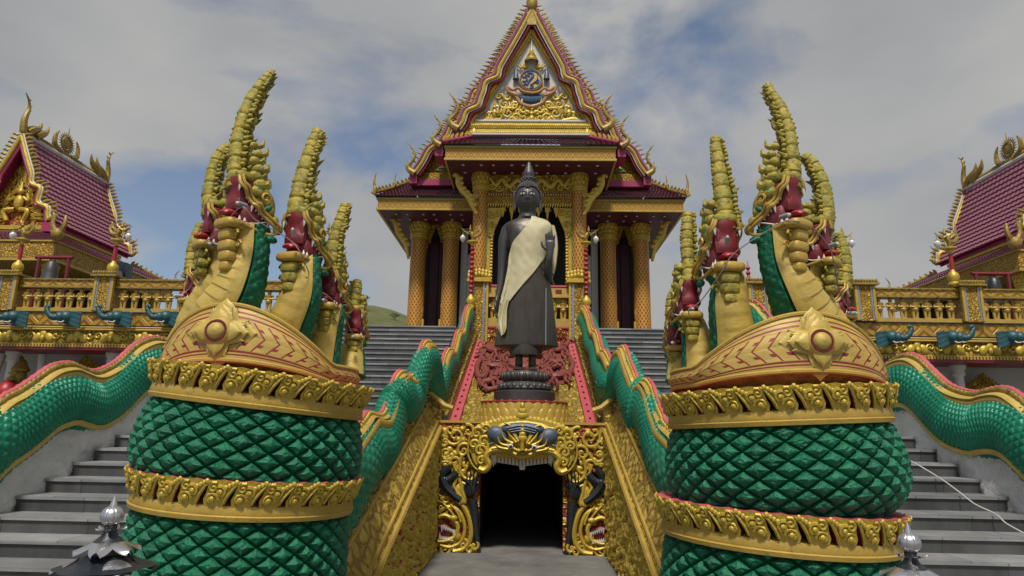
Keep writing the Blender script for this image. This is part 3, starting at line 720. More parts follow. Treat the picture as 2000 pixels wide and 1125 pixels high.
    for i, ((cx, cy), c) in enumerate(zip(crest, chw)):
        yy = Y + .03 + .06 * k * i * .5
        p = at(cx, cy, yy); raw.append((p.x, p.y, p.z, c * .90 * yy / ray(cx, cy).y / F))
    length = sum((V(raw[i + 1][:3]) - V(raw[i][:3])).length for i in range(n - 1))
    beads = max(7, int(length / (.105 * k))); NS = beads * 8
    res = crv(raw, NS + 1)
    def pulse(i):
        f = (i / 8) % 1
        return (.80 if f < .1 else .95 - .05 * f) * .93 + .07 * noise.noise(V((floor(i / 8) * 3.7, px, 1)))
    rr = []
    for i, p in enumerate(res):
        g = pulse(i) + .05 * noise.noise(V((i * .37, px * .1, 0))); rr.append((p[3] * g, p[3] * g * 1.15))
    b.tube([V(p[:3]) for p in res], rr, 14, disp=lambda u, v: .10 * noise.noise(V((cos(u * 6.28) * 1.6, sin(u * 6.28) * 1.6, v * 14))) + .07 * noise.noise(V((cos(u * 6.28) * 4, sin(u * 6.28) * 4, v * 45))))
    dpx = knobside
    for i in range(2, NS - 3, 3):
        p = res[i]
        for dy in (-.5, .5, 1.3):
            jt = random.uniform(.85, 1.1)
            b.blob((p[0] + dpx * p[3] * (1.12 if dy < 1 else .75) * jt, p[1] + p[3] * dy, p[2] + random.uniform(-.012, .012)), (p[3] * .34, p[3] * .36, p[3] * .30 * jt), 0, None, 7, 5)
            if random.random() < .3: b.cone((p[0] + dpx * p[3] * .9, p[1] + p[3] * dy, p[2]), (p[0] + dpx * p[3] * random.uniform(1.5, 2.0), p[1] + p[3] * dy, p[2] + p[3] * random.uniform(.3, .9)), p[3] * .34, 0, 5)
        b.blob((p[0] - dpx * p[3] * random.uniform(.84, .98), p[1] + p[3] * random.uniform(-.2, .4), p[2]), (p[3] * .2, p[3] * .3, p[3] * random.uniform(.15, .3)), 0, None, 6, 5)
    if big:
        for i in range(6, NS - 8, 19):
            p = res[i]; s_ = p[3] * random.uniform(.6, .85)
            b.tube(crv([(p[0] + dpx * s_ * .8, p[1] + s_ * .4, p[2]), (p[0] + dpx * s_ * 1.7, p[1] + s_ * .5, p[2] + s_ * .3), (p[0] + dpx * s_ * 2.0, p[1] + s_ * .5, p[2] + s_ * 1.1), (p[0] + dpx * s_ * 1.75, p[1] + s_ * .5, p[2] + s_ * 1.6)], 8), [s_ * .5, s_ * .5, s_ * .46, s_ * .42, s_ * .36, s_ * .3, s_ * .2, s_ * .08], 7)
    link('flame_crest', b, M['yellow_moss'], h, loc=V(res[0][:3]))
    # neck
    if neck:
        raw = []
        m_ = len(neck)
        for i, (nx, ny, ny_) in enumerate(neck): p = at(nx, ny, ny_); raw.append(tuple(p) + (nr[0] + (nr[1] - nr[0]) * i / (m_ - 1),))
        e = O + R3 @ V((0, .16, -.10)) * k; raw.append(tuple(e) + (nr[1] * .95,))
        ln = sum((V(raw[i + 1][:3]) - V(raw[i][:3])).length for i in range(m_))
        per = max(4, int(ln / .11)); res = crv(raw, per * 6 + 1)
        pts = [V(p[:3]) for p in res]; rads = [p[3] for p in res]
        fwd = R3 @ V((0, -1, 0))
        # green back with scales, and a broad pale belly strip in front
        b = MB(); b.tube([p - fwd * r * .18 for p, r in zip(pts, rads)], [(r, r * 1.05) for r in rads], 60, up=fwd, disp=lambda u, v: (.10 * pyr(u * 10 + .5, v * per) if abs(u - .25) > .19 else -.12))
        nk = link('neck', b, M['green'], parent, loc=pts[0], sharp=35)
        b = MB()
        sdv = R3 @ V((1, 0, 0))
        def bf(u, v):
            i = min(int(v * (len(pts) - 1) + .5), len(pts) - 1); p = pts[i]; r = rads[i]
            tg = (pts[min(i + 1, len(pts) - 1)] - pts[max(i - 1, 0)]).normalized()
            ff = (fwd - tg * fwd.dot(tg)).normalized(); ss = ff.cross(tg).normalized()
            x = (u * 2 - 1); edge = .10 if abs(x) > .80 else 0
            st = .055 * (1 - (v * per * 1.0 % 1)) if abs(x) < .78 else 0
            return p + ss * (x * r * .98) + ff * (r * (1.06 * sqrt(max(0, 1 - (x * .93) ** 2)) - .13 + edge * .6 + st))
        b.grid(bf, 20, len(pts) - 1)
        link('belly_strip', b, M['belly'], nk, sharp=28)
    return h, O, k
def flower_medallion(parent, T, R):
    b = MB(T)
    def petal(a, L, wd, y, th, m=0):
        P = []
        for (t, q) in ((0.15, .55), (.4, 1.0), (.62, .85), (.80, .5), (.9, .22), (1.0, 0)): P.append((t * L, q * wd))
        R2 = Matrix.Rotation(a, 3, 'Y')
        def fn(u, v):
            k = v * 5; i = min(int(k), 4); f = k - i
            x = P[i][0] * (1 - f) + P[i + 1][0] * f; ww = P[i][1] * (1 - f) + P[i + 1][1] * f
            s_ = u * 2 - 1
            return R2 @ V((s_ * ww, y * 1.15 - th * .7 * (1 - .75 * s_ * s_) * (1 - .55 * v) + .015 * v * v, x))
        b.grid(fn, 8, 20, m)
    for i in range(4):
        a = i * pi / 2
        petal(a, R * 1.06, R * .46, .00, .03); petal(a, R * .88, R * .35, -.03, .04); petal(a, R * .72, R * .27, -.06, .045)
        for q in (-1, 1): petal(a + q * .46, R * .86, R * .20, .0, .04); petal(a + q * .32, R * .80, R * .18, -.025, .04)
        petal(a + pi / 4, R * .60, R * .26, .03, .05)
    m = link('flower_medallion', b, M['belly'], parent, loc=T @ V((0, 0, 0)), sharp=30)
    Tf = T @ Matrix.Rotation(radians(90), 4, 'X')
    b = MB(Tf); b.lathe([(R * .44, .0), (R * .44, .05), (R * .41, .08), (R * .33, .105), (R * .31, .098), (.001, .098)], seg=32); link('boss', b, M['belly'], m)
    b = MB(Tf); b.lathe([(R * .315, .098), (R * .31, .110), (R * .265, .110), (R * .26, .098)], seg=32); link('red_ring', b, M['red'], m)
    b = MB(Tf); b.lathe([(R * .255, .096), (R * .23, .12), (R * .14, .14), (.001, .148)], seg=24); link('centre_dome', b, M['belly'], m)
def serpent(s, cx, Y0, up, lo, med, collar):
    """up/lo: photo pixels of the ends of the upper and lower yellow band; med: medallion centre; collar: its low inner end"""
    o = thing('coiled_serpent', 'green coiled many headed serpent with mossy yellow crests, %s of the path' % sname(s), 'serpent statue', (cx, Y0, 0), 'many headed serpents flanking the path')
    leaves = []
    def coil(ends, zdrop, rows, bulge, first):
        (xl, yl), (xr, yr) = ends
        a, c = at(xl, yl, Y0), at(xr, yr, Y0)
        tilt = atan2(c.z - a.z, c.x - a.x); cx_, R = fit(xl, xr, (a.z + c.z) / 2, Y0); R -= .045; ctr = V((cx_, Y0, (a.z + c.z) / 2))
        T = Matrix.Translation(ctr) @ Matrix.Rotation(-tilt, 4, 'Y')
        NUc = 27
        def prof(v): return R * (.985 + bulge * sin(pi * min(1, v * 1.05)) - (.20 * max(0, (v - .6) / .4) ** 2 if first else 0))
        b = MB(T)
        def fn(u, v):
            hgt = pyr(u * NUc, v * rows) * min(1, v * 24); a_ = u * 2 * pi
            r = prof(v) + .046 * hgt - .026 - .020 * max(0, 1 - hgt * 5)
            r += .012 * noise.noise(V((u * 190, v * 55, first))) * (hgt > .15)
            return V((cos(a_) * r, sin(a_) * r, -.0 - zdrop * v + .008 * hgt))
        b.grid4(fn, NUc * 8, int(rows * 8))
        body_ = link('coil', b, M['green'], o, loc=ctr, sharp=24)
        b = MB(T)
        b.lathe([(R * .98, -.02), (R + .035, -.015), (R + .045, .02), (R + .03, .03), (R + .035, .045), (R + .025, .105), (R - .01, .115), (R * .80, .16), (.01, .20)], seg=96)
        link('yellow_band', b, M['yellow'], o, loc=ctr)
        nl = 29
        b0 = leaf_mb(1.0)
        for i in range(nl):
            a_ = 2 * pi * (i + .5) / nl
            p = T @ V((cos(a_) * (R - .005), sin(a_) * (R - .005), .105))
            rot = (Matrix.Rotation(-tilt, 3, 'Y') @ Matrix.Rotation(a_ + pi / 2, 3, 'Z')).to_euler()
            if not leaves:
                mb = b0
                l_ = link('crest_leaf', mb, [M['gold'], M['red'], M['pink']], o, loc=(0, 0, 0)); leaves.append(l_)
                l_.location = p - WL[o]; l_.rotation_euler = rot
            else: l_ = copyto(leaves[0], o, p, rot)
            l_.scale = ((-1 if s > 0 else 1), 1.0, 1.0)
        return ctr, R, T
    cu_, Ru, Tu = coil(up, .90, 6.0, .105, 1)
    cl_, Rl, Tl = coil(lo, 1.62, 11.0, .06, 0)
    # collar: tilted ring with a flower medallion
    c0 = V((cu_.x, Y0, at(collar[0], collar[1], Y0).z))
    Rc = .9
    for _ in range(10):
        q = [pj((c0.x + Rc * cos(i * pi / 60), Y0 + Rc * sin(i * pi / 60), c0.z))[0] for i in range(120)]
        e_ = max(q) if s < 0 else min(q); Rc *= 1 + abs(collar[0] - e_) / 230 * (1 if (collar[0] - e_) * (-s) > 0 else -1)
    azm = -pi / 2 + s * radians(3)
    mp_ = at(med[0], med[1], Y0 - Rc * .93 * abs(sin(azm)))
    hm = mp_.z - c0.z
    r68 = ((1 + cos(radians(66))) / 2) ** 1.7
    def rise(ph): return max(0, (((1 + cos(ph)) / 2) ** 1.7 - r68) / (1 - r68))
    def cpt(ph, v):
        a_ = azm + ph; top = .13 + (hm + .14) * rise(ph); bot = -.03 + (hm - .21) * rise(ph)
        z = bot + (top - bot) * v; r = Rc * (1.0 + .045 * (1 - abs(2 * v - 1)) - .10 * rise(ph) * (v - .3))
        return c0 + V((cos(a_) * r, sin(a_) * r, z))
    b = MB(); b.grid(lambda u, v: cpt((u - .5) * 2 * pi, v), 200, 10)
    link('chevron_collar', b, M['chev'], o, loc=c0, sharp=30)
    b = MB()
    for v in (0.0, 1.0): b.tube([cpt(2 * pi * i / 90, v) for i in range(90)], .022, 7, closed=True)
    b.grid(lambda u, v: c0 * (1 - (1 - v)) + (cpt(u * 2 * pi, 1.0) - c0) * (1 - .9 * v) + V((0, 0, 0)) if False else (cpt(u * 2 * pi, 1.0).lerp(V((c0.x, c0.y, cpt(u * 2 * pi, 1.0).z * .4 + .6 * (c0.z + .1))), .92 * v)), 60, 6, cu=True)
    link('collar_rim', b, M['yellow'], o, loc=c0)
    b = MB(); zb = cu_.z + .16
    def bowl(u, v):
        p = cpt(u * 2 * pi, 0.0); q = V((c0.x + (p.x - c0.x) * .80, c0.y + (p.y - c0.y) * .80, zb))
        m_ = p.lerp(q, v); sc = 1 - .06 * sin(pi * v); f = .012 * (abs(((u * 26) % 1) - .5) < .06)
        return V((c0.x + (m_.x - c0.x) * (sc - f), c0.y + (m_.y - c0.y) * (sc - f), m_.z))
    b.grid(bowl, 160, 8, cu=True); link('collar_bowl', b, M['gold_old'], o, loc=c0)
    yaw = azm + pi / 2
    outv = V((cos(azm), sin(azm), 0)); T = Matrix.Translation(c0 + outv * (Rc * .985) + V((0, 0, hm))) @ Matrix.Rotation(yaw, 4, 'Z') @ Matrix.Rotation(radians(-4), 4, 'X')
    flower_medallion(o, T, .31)
    return o
NL = serpent(-1, at(487, 800, 6.6).x, 6.6, ((284, 768), (711, 821)), ((244, 968), (691, 1004)), (415, 652), (696, 748))
NR = serpent(1, at(1531, 800, 6.6).x, 6.6, ((1303, 836), (1752, 821)), ((1290, 1036), (1768, 1068)), (1576, 672), (1313, 752))
# ---- heads, written as photo points: palate foot, depth, half width, facing
def R_(d): return radians(d)
HEADS = []
def H(par, *a, **k): HEADS.append(head(par, 'head', *a, **k))
H(NL, 457, 412, 5.85, 20, R_(-32), [(458, 372), (460, 345), (463, 300), (470, 252), (486, 205), (508, 168), (520, 152), (530, 140)], [21, 20, 19, 18, 16, 13, 10, 8], 1, big=True, neck=[(395, 700, 6.3), (425, 625, 6.05), (462, 560, 6.0), (482, 500, 6.0)], nr=(.30, .165))
H(NL, 405, 457, 6.35, 17, R_(-48), [(409, 424), (408, 385), (416, 335), (430, 300), (449, 282)], [16, 16, 15, 13, 9], 1, neck=[(380, 690, 6.6), (395, 620, 6.55), (425, 560, 6.5), (435, 510, 6.5)], nr=(.26, .15))
H(NL, 369, 570, 6.8, 13, R_(-62), [(371, 538), (373, 505), (380, 468), (392, 435)], [12, 12, 11, 8], 1, neck=[(360, 690, 6.8), (370, 650, 6.85), (385, 620, 6.85)], nr=(.22, .13))
H(NL, 576, 478, 6.15, 19, R_(-16), [(578, 430), (582, 395), (592, 345), (604, 300), (613, 275), (621, 253)], [22, 20, 18, 15, 13, 10], 1, neck=[(545, 690, 6.35), (560, 640, 6.3), (585, 580, 6.25), (592, 530, 6.25)], nr=(.24, .145))
H(NL, 639, 578, 6.6, 14.5, R_(-10), [(643, 545), (648, 510), (655, 462), (667, 422), (675, 398)], [17, 16, 14, 12, 9], 1, neck=[(622, 710, 6.7), (632, 670, 6.7), (645, 620, 6.7)], nr=(.19, .125))
H(NL, 692, 642, 7.05, 11.5, R_(5), [(692, 622), (691, 595), (696, 568), (698, 547)], [11.5, 12, 11, 9], -1, neck=[(684, 735, 7.05), (687, 700, 7.1), (690, 675, 7.12)], nr=(.15, .11))
H(NR, 1549, 414, 5.85, 20, R_(33), [(1549, 372), (1549, 345), (1546, 298), (1538, 250), (1524, 210), (1508, 184), (1499, 164)], [20, 19.5, 18, 16.5, 14, 11, 8.5], -1, big=True, neck=[(1625, 720, 6.3), (1592, 640, 6.1), (1556, 570, 6.0), (1528, 510, 6.0)], nr=(.30, .165))
H(NR, 1613, 490, 6.35, 17, R_(48), [(1614, 452), (1615, 410), (1607, 360), (1590, 322), (1570, 302)], [16, 16, 15, 13, 9], -1, neck=[(1640, 720, 6.6), (1618, 650, 6.55), (1590, 590, 6.5), (1582, 545, 6.5)], nr=(.26, .15))
H(NR, 1652, 600, 6.8, 13, R_(62), [(1650, 566), (1652, 530), (1648, 490), (1638, 455)], [14, 14, 13, 9], -1, neck=[(1665, 720, 6.8), (1655, 680, 6.85), (1640, 650, 6.85)], nr=(.22, .13))
H(NR, 1419, 496, 6.15, 20, R_(6), [(1420, 452), (1416, 410), (1408, 355), (1401, 305), (1397, 268)], [22, 20, 17.5, 14, 11], 1, neck=[(1440, 715, 6.35), (1434, 660, 6.3), (1426, 600, 6.25), (1424, 550, 6.25)], nr=(.225, .15))
H(NR, 1348, 596, 6.6, 14.5, R_(6), [(1347, 561), (1345, 522), (1342, 478), (1342, 442), (1344, 415)], [15, 14.5, 14, 13, 10], 1, neck=[(1372, 740, 6.7), (1366, 690, 6.7), (1356, 640, 6.7)], nr=(.19, .125))
H(NR, 1319, 664, 7.05, 11.5, R_(-10), [(1318, 640), (1312, 610), (1314, 580), (1324, 558)], [12.5, 13, 12, 9], 1, neck=[(1330, 745, 7.05), (1328, 712, 7.1), (1322, 690, 7.12)], nr=(.15, .11))
# ---- bodies climbing the gold walls
inL = [(709, 834), (719, 821), (735, 824), (747, 819), (758, 791), (768, 756), (776, 742), (784, 737), (796, 746), (807, 737), (815, 713), (825, 682), (833, 676), (842, 682), (848, 715), (856, 740), (863, 720), (868, 702), (875, 690), (883, 690), (888, 672), (893, 655), (901, 650), (906, 625), (911, 607), (917, 602)]
inR = [(1302, 842), (1295, 826), (1285, 802), (1274, 767), (1263, 753), (1254, 759), (1247, 759), (1242, 745), (1231, 717), (1222, 691), (1216, 687), (1208, 697), (1199, 730), (1191, 742), (1194, 720), (1187, 701), (1181, 693), (1176, 692), (1171, 671), (1166, 655), (1159, 650), (1152, 625), (1146, 610), (1140, 604)]
def climb(s, pts, par):
    n = len(pts); rd = []
    for i, (x, y) in enumerate(pts):
        t = i / (n - 1); X = 2.10 - .36 * min(1, max(0, (t - .2) / .45)); p = atx(x, y, s * X); rd.append(V((-abs(p.x), p.y, p.z)))
    rv = [max(.25, .46 - .26 * i / n) for i in range(n)]; ra = [max(.16, .27 - .15 * i / n) for i in range(n)]
    d0 = rd[0]
    pre = [V((-2.2, 6.9, 1.0)), V((-2.2, 7.6, 1.45)), V((-2.15, 8.2, 1.9))]
    body(SIDE(s), pre + rd, [.46] * 3 + rv, [.3] * 3 + ra, 'climbing_body', .125, BODY_MATS, par, knob=.036)
climb(-1, inL, NL); climb(1, inR, NR)
# ---- flood lamps held in the mouths, and the cables slung between them
def spot(px, py, Y, yaw, lab, sc=1.0, pitch=0):
    sc *= .52
    o = thing('mouth_lamp', lab, 'lamp', at(px, py, Y), 'grey lamps in the serpent mouths')
    T = Matrix.Translation(at(px, py, Y)) @ Matrix.Rotation(yaw, 4, 'Z') @ Matrix.Rotation(pitch, 4, 'X') @ Matrix.Rotation(radians(90), 4, 'X') @ Matrix.Scale(sc, 4)
    b = MB(T); b.lathe([(.001, -.09), (.038, -.09), (.042, -.03), (.046, .03), (.046, .07), (.034, .07), (.03, .03), (.001, .03)], seg=16); link('housing', b, M['grey'], o)
    b = MB(T); b.blob((0, 0, .07), (.034, .034, .045), 0, None, 12, 8); link('bulb', b, M['glass'], o)
spot(472, 399, 5.62, R_(-35), 'grey mouth lamp in the tallest left serpent head')
spot(416, 478, 6.0, R_(-25), 'grey mouth lamp in the mossy head just outside the tallest left one', .9)
spot(350, 578, 6.5, R_(-80), 'grey mouth lamp of the lowest outer head of the left serpent', .95)
spot(572, 455, 5.9, R_(-5), 'grey mouth lamp in the second tallest left serpent head', .85, R_(-70))
spot(634, 587, 6.35, R_(-8), 'grey mouth lamp in the left serpent head third in height', .8)
spot(690, 658, 6.85, R_(10), 'grey mouth lamp in the smallest head of the left serpent nearest the stairs', .75)
spot(1533, 422, 5.62, R_(35), 'grey mouth lamp in the tallest right serpent head')
spot(1628, 478, 6.0, R_(40), 'grey mouth lamp in the mossy head just outside the tallest right one', .9)
spot(1664, 612, 6.5, R_(85), 'grey mouth lamp of the lowest outer head of the right serpent', .95)
spot(1420, 470, 5.9, R_(0), 'grey mouth lamp in the second tallest right serpent head', .85, R_(-60))
spot(1350, 604, 6.35, R_(15), 'grey mouth lamp in the right serpent head third in height', .8)
spot(1315, 670, 6.85, R_(-35), 'grey mouth lamp in the smallest head of the right serpent nearest the stairs', .75)
def cable(pts, lab, r=.0055):
    P = crv([tuple(at(x, y, Y)) for x, y, Y in pts], len(pts) * 8); b = MB(); b.tube(P, r, 6)
    tag(link('lamp_cable', b, M['grey']), lab, 'cable')
cable([(345, 580, 6.5), (372, 560, 6.55), (385, 510, 6.2), (395, 478, 6.0), (425, 455, 5.9), (470, 405, 5.62), (500, 430, 5.7), (565, 468, 5.9), (590, 500, 5.95), (615, 560, 6.3), (640, 578, 6.4), (665, 605, 6.6), (690, 655, 6.85)], 'grey lamp cable strung between the left serpent heads')
cable([(1664, 612, 6.5), (1640, 570, 6.3), (1630, 520, 6.1), (1618, 480, 6.0), (1580, 440, 5.8), (1535, 432, 5.6), (1500, 450, 5.7), (1435, 494, 5.9), (1410, 530, 6.0), (1375, 580, 6.3), (1355, 600, 6.4), (1335, 620, 6.6), (1318, 660, 6.85)], 'grey lamp cable strung between the right serpent heads')
# ================================================================== monster mouth gate
GY = 13.1
def G(px, py, d=0.0): return at(px, py, GY - d)          # a point on the gate's face, raised by d towards the path
GX = lambda px, py: (G(px, py).x, G(px, py).z)
PXM = (at(1021, 950, GY).x - at(1020, 950, GY).x)         # metres per photo pixel on that face
gate = thing('monster_mouth_gate', 'gold monster face gateway whose toothed mouth is the dark doorway', 'gateway', (0, GY, 0))
b = MB()
def wallpoly(pts, y0, y1, bb, m=0): bb.prism([(x, z) for x, z in pts], (0, y0, 0), (1, 0, 0), (0, 0, 1), (0, y1 - y0, 0), m)
HX = 1.62
wallpoly([(-HX, 0), (-.80, 0), (-.80, 1.55), (-HX, 1.55)], GY, GY + .30, b); wallpoly([(HX, 0), (.80, 0), (.80, 1.55), (HX, 1.55)][::-1], GY, GY + .30, b)
wallpoly([(-HX, 1.552), (-.80, 1.552), (-.78, 1.66), (.78, 1.66), (.80, 1.552), (HX, 1.552), (HX, 2.38), (-HX, 2.38)], GY, GY + .30, b)
link('carved_panel', b, M['carved'], gate)
b = MB()
b.box((-1.75, GY + .31, 2.30), (1.75, GY + 1.0, 2.375)); b.box((-HX, GY - .03, 2.382), (HX, GY + .4, 2.43)); link('roof_slab', b, M['yellow'], gate)
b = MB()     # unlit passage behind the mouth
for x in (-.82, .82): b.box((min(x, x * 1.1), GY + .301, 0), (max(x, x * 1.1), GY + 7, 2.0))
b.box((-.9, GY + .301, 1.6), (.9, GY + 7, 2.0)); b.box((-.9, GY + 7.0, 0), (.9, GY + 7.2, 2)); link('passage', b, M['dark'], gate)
def curl(b, px, py, r, turns=1.4, hand=1, a0=0, th=.05, d=.02, m=0, flat=.8):
    n = 20; c = spiral(turns, r * PXM, n, hand, a0); o = G(px, py, d)
    b.tube([o + V((x, -.02 * i / n, z)) for i, (x, z) in enumerate(c)], [(th * (1 - .5 * i / n) * flat, th * (1 - .5 * i / n)) for i in range(n)], 7, m)
def stroke(b, pts, th, d=.03, m=0, n=24, flat=.7, taper=None):
    P = crv([tuple(G(x, y, d)) for x, y in pts], n)
    b.tube(P, [(th * (taper(i / (n - 1)) if taper else 1) * flat, th * (taper(i / (n - 1)) if taper else 1)) for i in range(n)], 8, m, up=(0, -1, 0))
def knob(b, px, py, rx, rz, d=.03, m=0, rot=0): b.blob(G(px, py, d), (rx * PXM, .05, rz * PXM), m, Matrix.Rotation(rot, 3, 'Y'), 9, 7)
def mirx(px, py): return 2040.5 - px + (0 if True else 0), py + 2.5
for sd_ in (0, 1):
    mm = (lambda x, y: (x, y)) if sd_ == 0 else (lambda x, y: (2041.5 - x, y + 5))
    hd = 1 if sd_ == 0 else -1
    def m1(l): return [mm(*p) for p in l]
    # upper scroll panel
    b = MB()
    for (x, y, r, t, h_, a) in ((889, 851, 19, 1.6, 1, 2.5), (872, 884, 14, 1.2, -1, 0), (905, 880, 13, 1.3, 1, 1), (868, 915, 13, 1.2, 1, 1), (880, 838, 10, 1, -1, 0), (915, 842, 12, 1.1, -1, 2), (890, 905, 12, 1.2, -1, 3), (906, 912, 10, 1.1, 1, 2), (868, 862, 10, 1.1, 1, 3), (872, 938, 10, 1.1, -1, 1), (925, 862, 12, 1.2, 1, 0)): curl(b, *mm(x, y), r, t, h_ * hd, a if hd > 0 else pi - a, .035, .03)
    for k in range(26):
        x, y = random.uniform(866, 930), random.uniform(834, 930)
        if 895 < x < 920 and 860 < y < 885: continue
        knob(b, *mm(x, y), random.uniform(5, 8), random.uniform(5, 9), .01, 0, random.uniform(-1, 1))
    stroke(b, m1([(902, 890), (898, 915), (906, 932), (922, 936), (932, 920), (928, 895), (922, 870)]), .05, .05)
    stroke(b, m1([(893, 900), (888, 920), (896, 938), (915, 946), (935, 942)]), .045, .03)
    stroke(b, m1([(862, 832), (861, 900), (862, 940)]), .03, .02)
    link('scroll_panel', b, M['gold'], gate)
    b = MB(); stroke(b, m1([(909, 905), (913, 892), (916, 878), (914, 870)]), .045, .03, taper=lambda t: sin(pi * (.15 + .8 * t)))
    # arm holding the jaw, in glossy black
    stroke(b, m1([(877, 912), (868, 922), (862, 932), (870, 938), (886, 930), (895, 922)]), .12, .04)
    stroke(b, m1([(864, 936), (872, 952), (888, 968), (900, 976)]), .165, .06, taper=lambda t: 1 - .35 * t)
    link('black_arm', b, M['black'], gate)
    b = MB()
    palm = [(908, 930), (906, 950), (916, 968), (926, 960), (934, 940)]
    knob(b, *mm(920, 950), 14, 20, .05, 0, .2 * hd)
    for (x0, y0, x1, y1) in ((910, 948, 912, 920), (916, 944, 919, 914), (923, 944, 926, 915), (929, 946, 933, 920), (931, 955, 937, 938)):
        stroke(b, m1([(x0, y0), ((x0 + x1) / 2 + 1, (y0 + y1) / 2), (x1, y1)]), .026, .10, n=10, taper=lambda t: 1 - .4 * t)
    stroke(b, m1([(913, 940), (920, 952), (917, 968)]), .03, .09)
    # long black trunk down the door jamb
    P = m1([(922, 975), (926, 1000), (928, 1030), (933, 1060), (936, 1080)])
    n_ = 60; Q = crv([tuple(G(x, y, .03)) for x, y in P], n_)
    b.tube(Q, [(.105 * (1 - .72 * i / n_) * (1 + .08 * sin(i * 1.6)), .09 * (1 - .6 * i / n_)) for i in range(n_)], 9, up=(0, -1, 0))
    link('hand_and_trunk', b, M['black'], gate)
    b = MB()     # gold cuff and sleeve flame
    for i in range(7):
        t = i / 6; stroke(b, m1([(884 + 16 * t, 946 + 18 * t), (892 + 10 * t, 962 + 8 * t), (898 + 10 * t, 984 - 4 * t)]), .022, .12 - .03 * t, n=8)
    stroke(b, m1([(884, 955), (892, 935), (896, 930), (902, 955), (908, 975), (906, 982), (892, 976)]), .05, .06)
    knob(b, *mm(896, 958), 9, 16, .06, 0, .35 * hd)
    stroke(b, m1([(884, 902), (890, 918), (898, 930)]), .035, .10)
    link('gold_cuff', b, M['gold'], gate)
    # lower dragon head
    b = MB()
    stroke(b, m1([(862, 975), (875, 968), (895, 978), (912, 1000), (920, 1030), (918, 1055), (905, 1072), (885, 1076)]), .075, .03)
    stroke(b, m1([(858, 1000), (870, 990), (890, 992), (903, 1010), (908, 1035), (900, 1058), (880, 1068), (860, 1064)]), .055, .05)
    stroke(b, m1([(856, 1010), (870, 1006), (886, 1015), (894, 1026), (893, 1040), (886, 1050), (870, 1056), (855, 1057)]), .065, .06)
    stroke(b, m1([(880, 985), (893, 1000), (900, 1020)]), .03, .09); stroke(b, m1([(866, 983), (880, 998), (890, 1012)]), .03, .10)
    for (x, y, r, t, h_, a) in ((872, 975, 11, 1.3, 1, 0), (862, 990, 9, 1.2, -1, 2), (868, 1072, 10, 1.3, -1, 0), (885, 1066, 9, 1.2, 1, 1), (905, 1064, 10, 1.2, -1, 2), (918, 1074, 9, 1.2, 1, 0), (880, 1003, 9, 1.2, 1, 1), (864, 962, 9, 1.2, 1, 2), (926, 1066, 8, 1.2, -1, 1)): curl(b, *mm(x, y), r, t, h_ * hd, a if hd > 0 else pi - a, .03, .06)
    for k in range(30):
        x, y = random.uniform(858, 925), random.choice((random.uniform(960, 1004), random.uniform(1058, 1078)))
        if x > 905 and y < 1004: continue
        knob(b, *mm(x, y), random.uniform(4, 7), random.uniform(4, 7), .02, 0, random.uniform(-1, 1))
    knob(b, *mm(886, 1012), 8, 6, .10); knob(b, *mm(893, 1047), 7, 9, .07)
    link('dragon_relief', b, M['gold'], gate)
    b = MB(); knob(b, *mm(866, 1037), 17, 13, .035, 0, .1 * hd); stroke(b, m1([(853, 1024), (862, 1030), (870, 1036)]), .05, .06); link('dragon_mouth', b, M['red'], gate)
    b = MB()
    for i in range(7):
        t = i / 6; x = 863 + 24 * t; y = 1026 + 9 * t
        b.cone(G(*mm(x, y), .10), G(*mm(x, y + (14 if i in (0, 6) else 8)), .11), .03, 0, 5)
        b.cone(G(*mm(x - 4, y + 26 - 5 * t), .10), G(*mm(x - 4, y + (13 if i == 0 else 19) - 5 * t), .11), .026, 0, 5)
    link('dragon_teeth', b, M['tooth'], gate)
# the monster's face
b = MB()
face = [(935, 905), (918, 880), (930, 848), (952, 830), (985, 822), (1020, 820), (1056, 823), (1088, 833), (1110, 850), (1122, 882), (1106, 908), (1070, 900), (1020, 902), (970, 898)]
P = [GX(x, y) for x, y in face]; b.prism([(x, z) for x, z in P][::-1], (0, GY - .16, 0), (1, 0, 0), (0, 0, 1), (0, .17, 0))
def fb(u, v):
    x = -.98 + 1.96 * u; z0 = 1.70; z1 = 2.06 + .40 * cos(x * 1.35); z = z0 + (z1 - z0) * v
    return V((x + .03, GY - .14 - .11 * cos(x * 1.5) * sin(pi * v) ** .6 - .018 * noise.noise(V((x * 9, z * 9, 2))), z))
b.grid(fb, 60, 24)
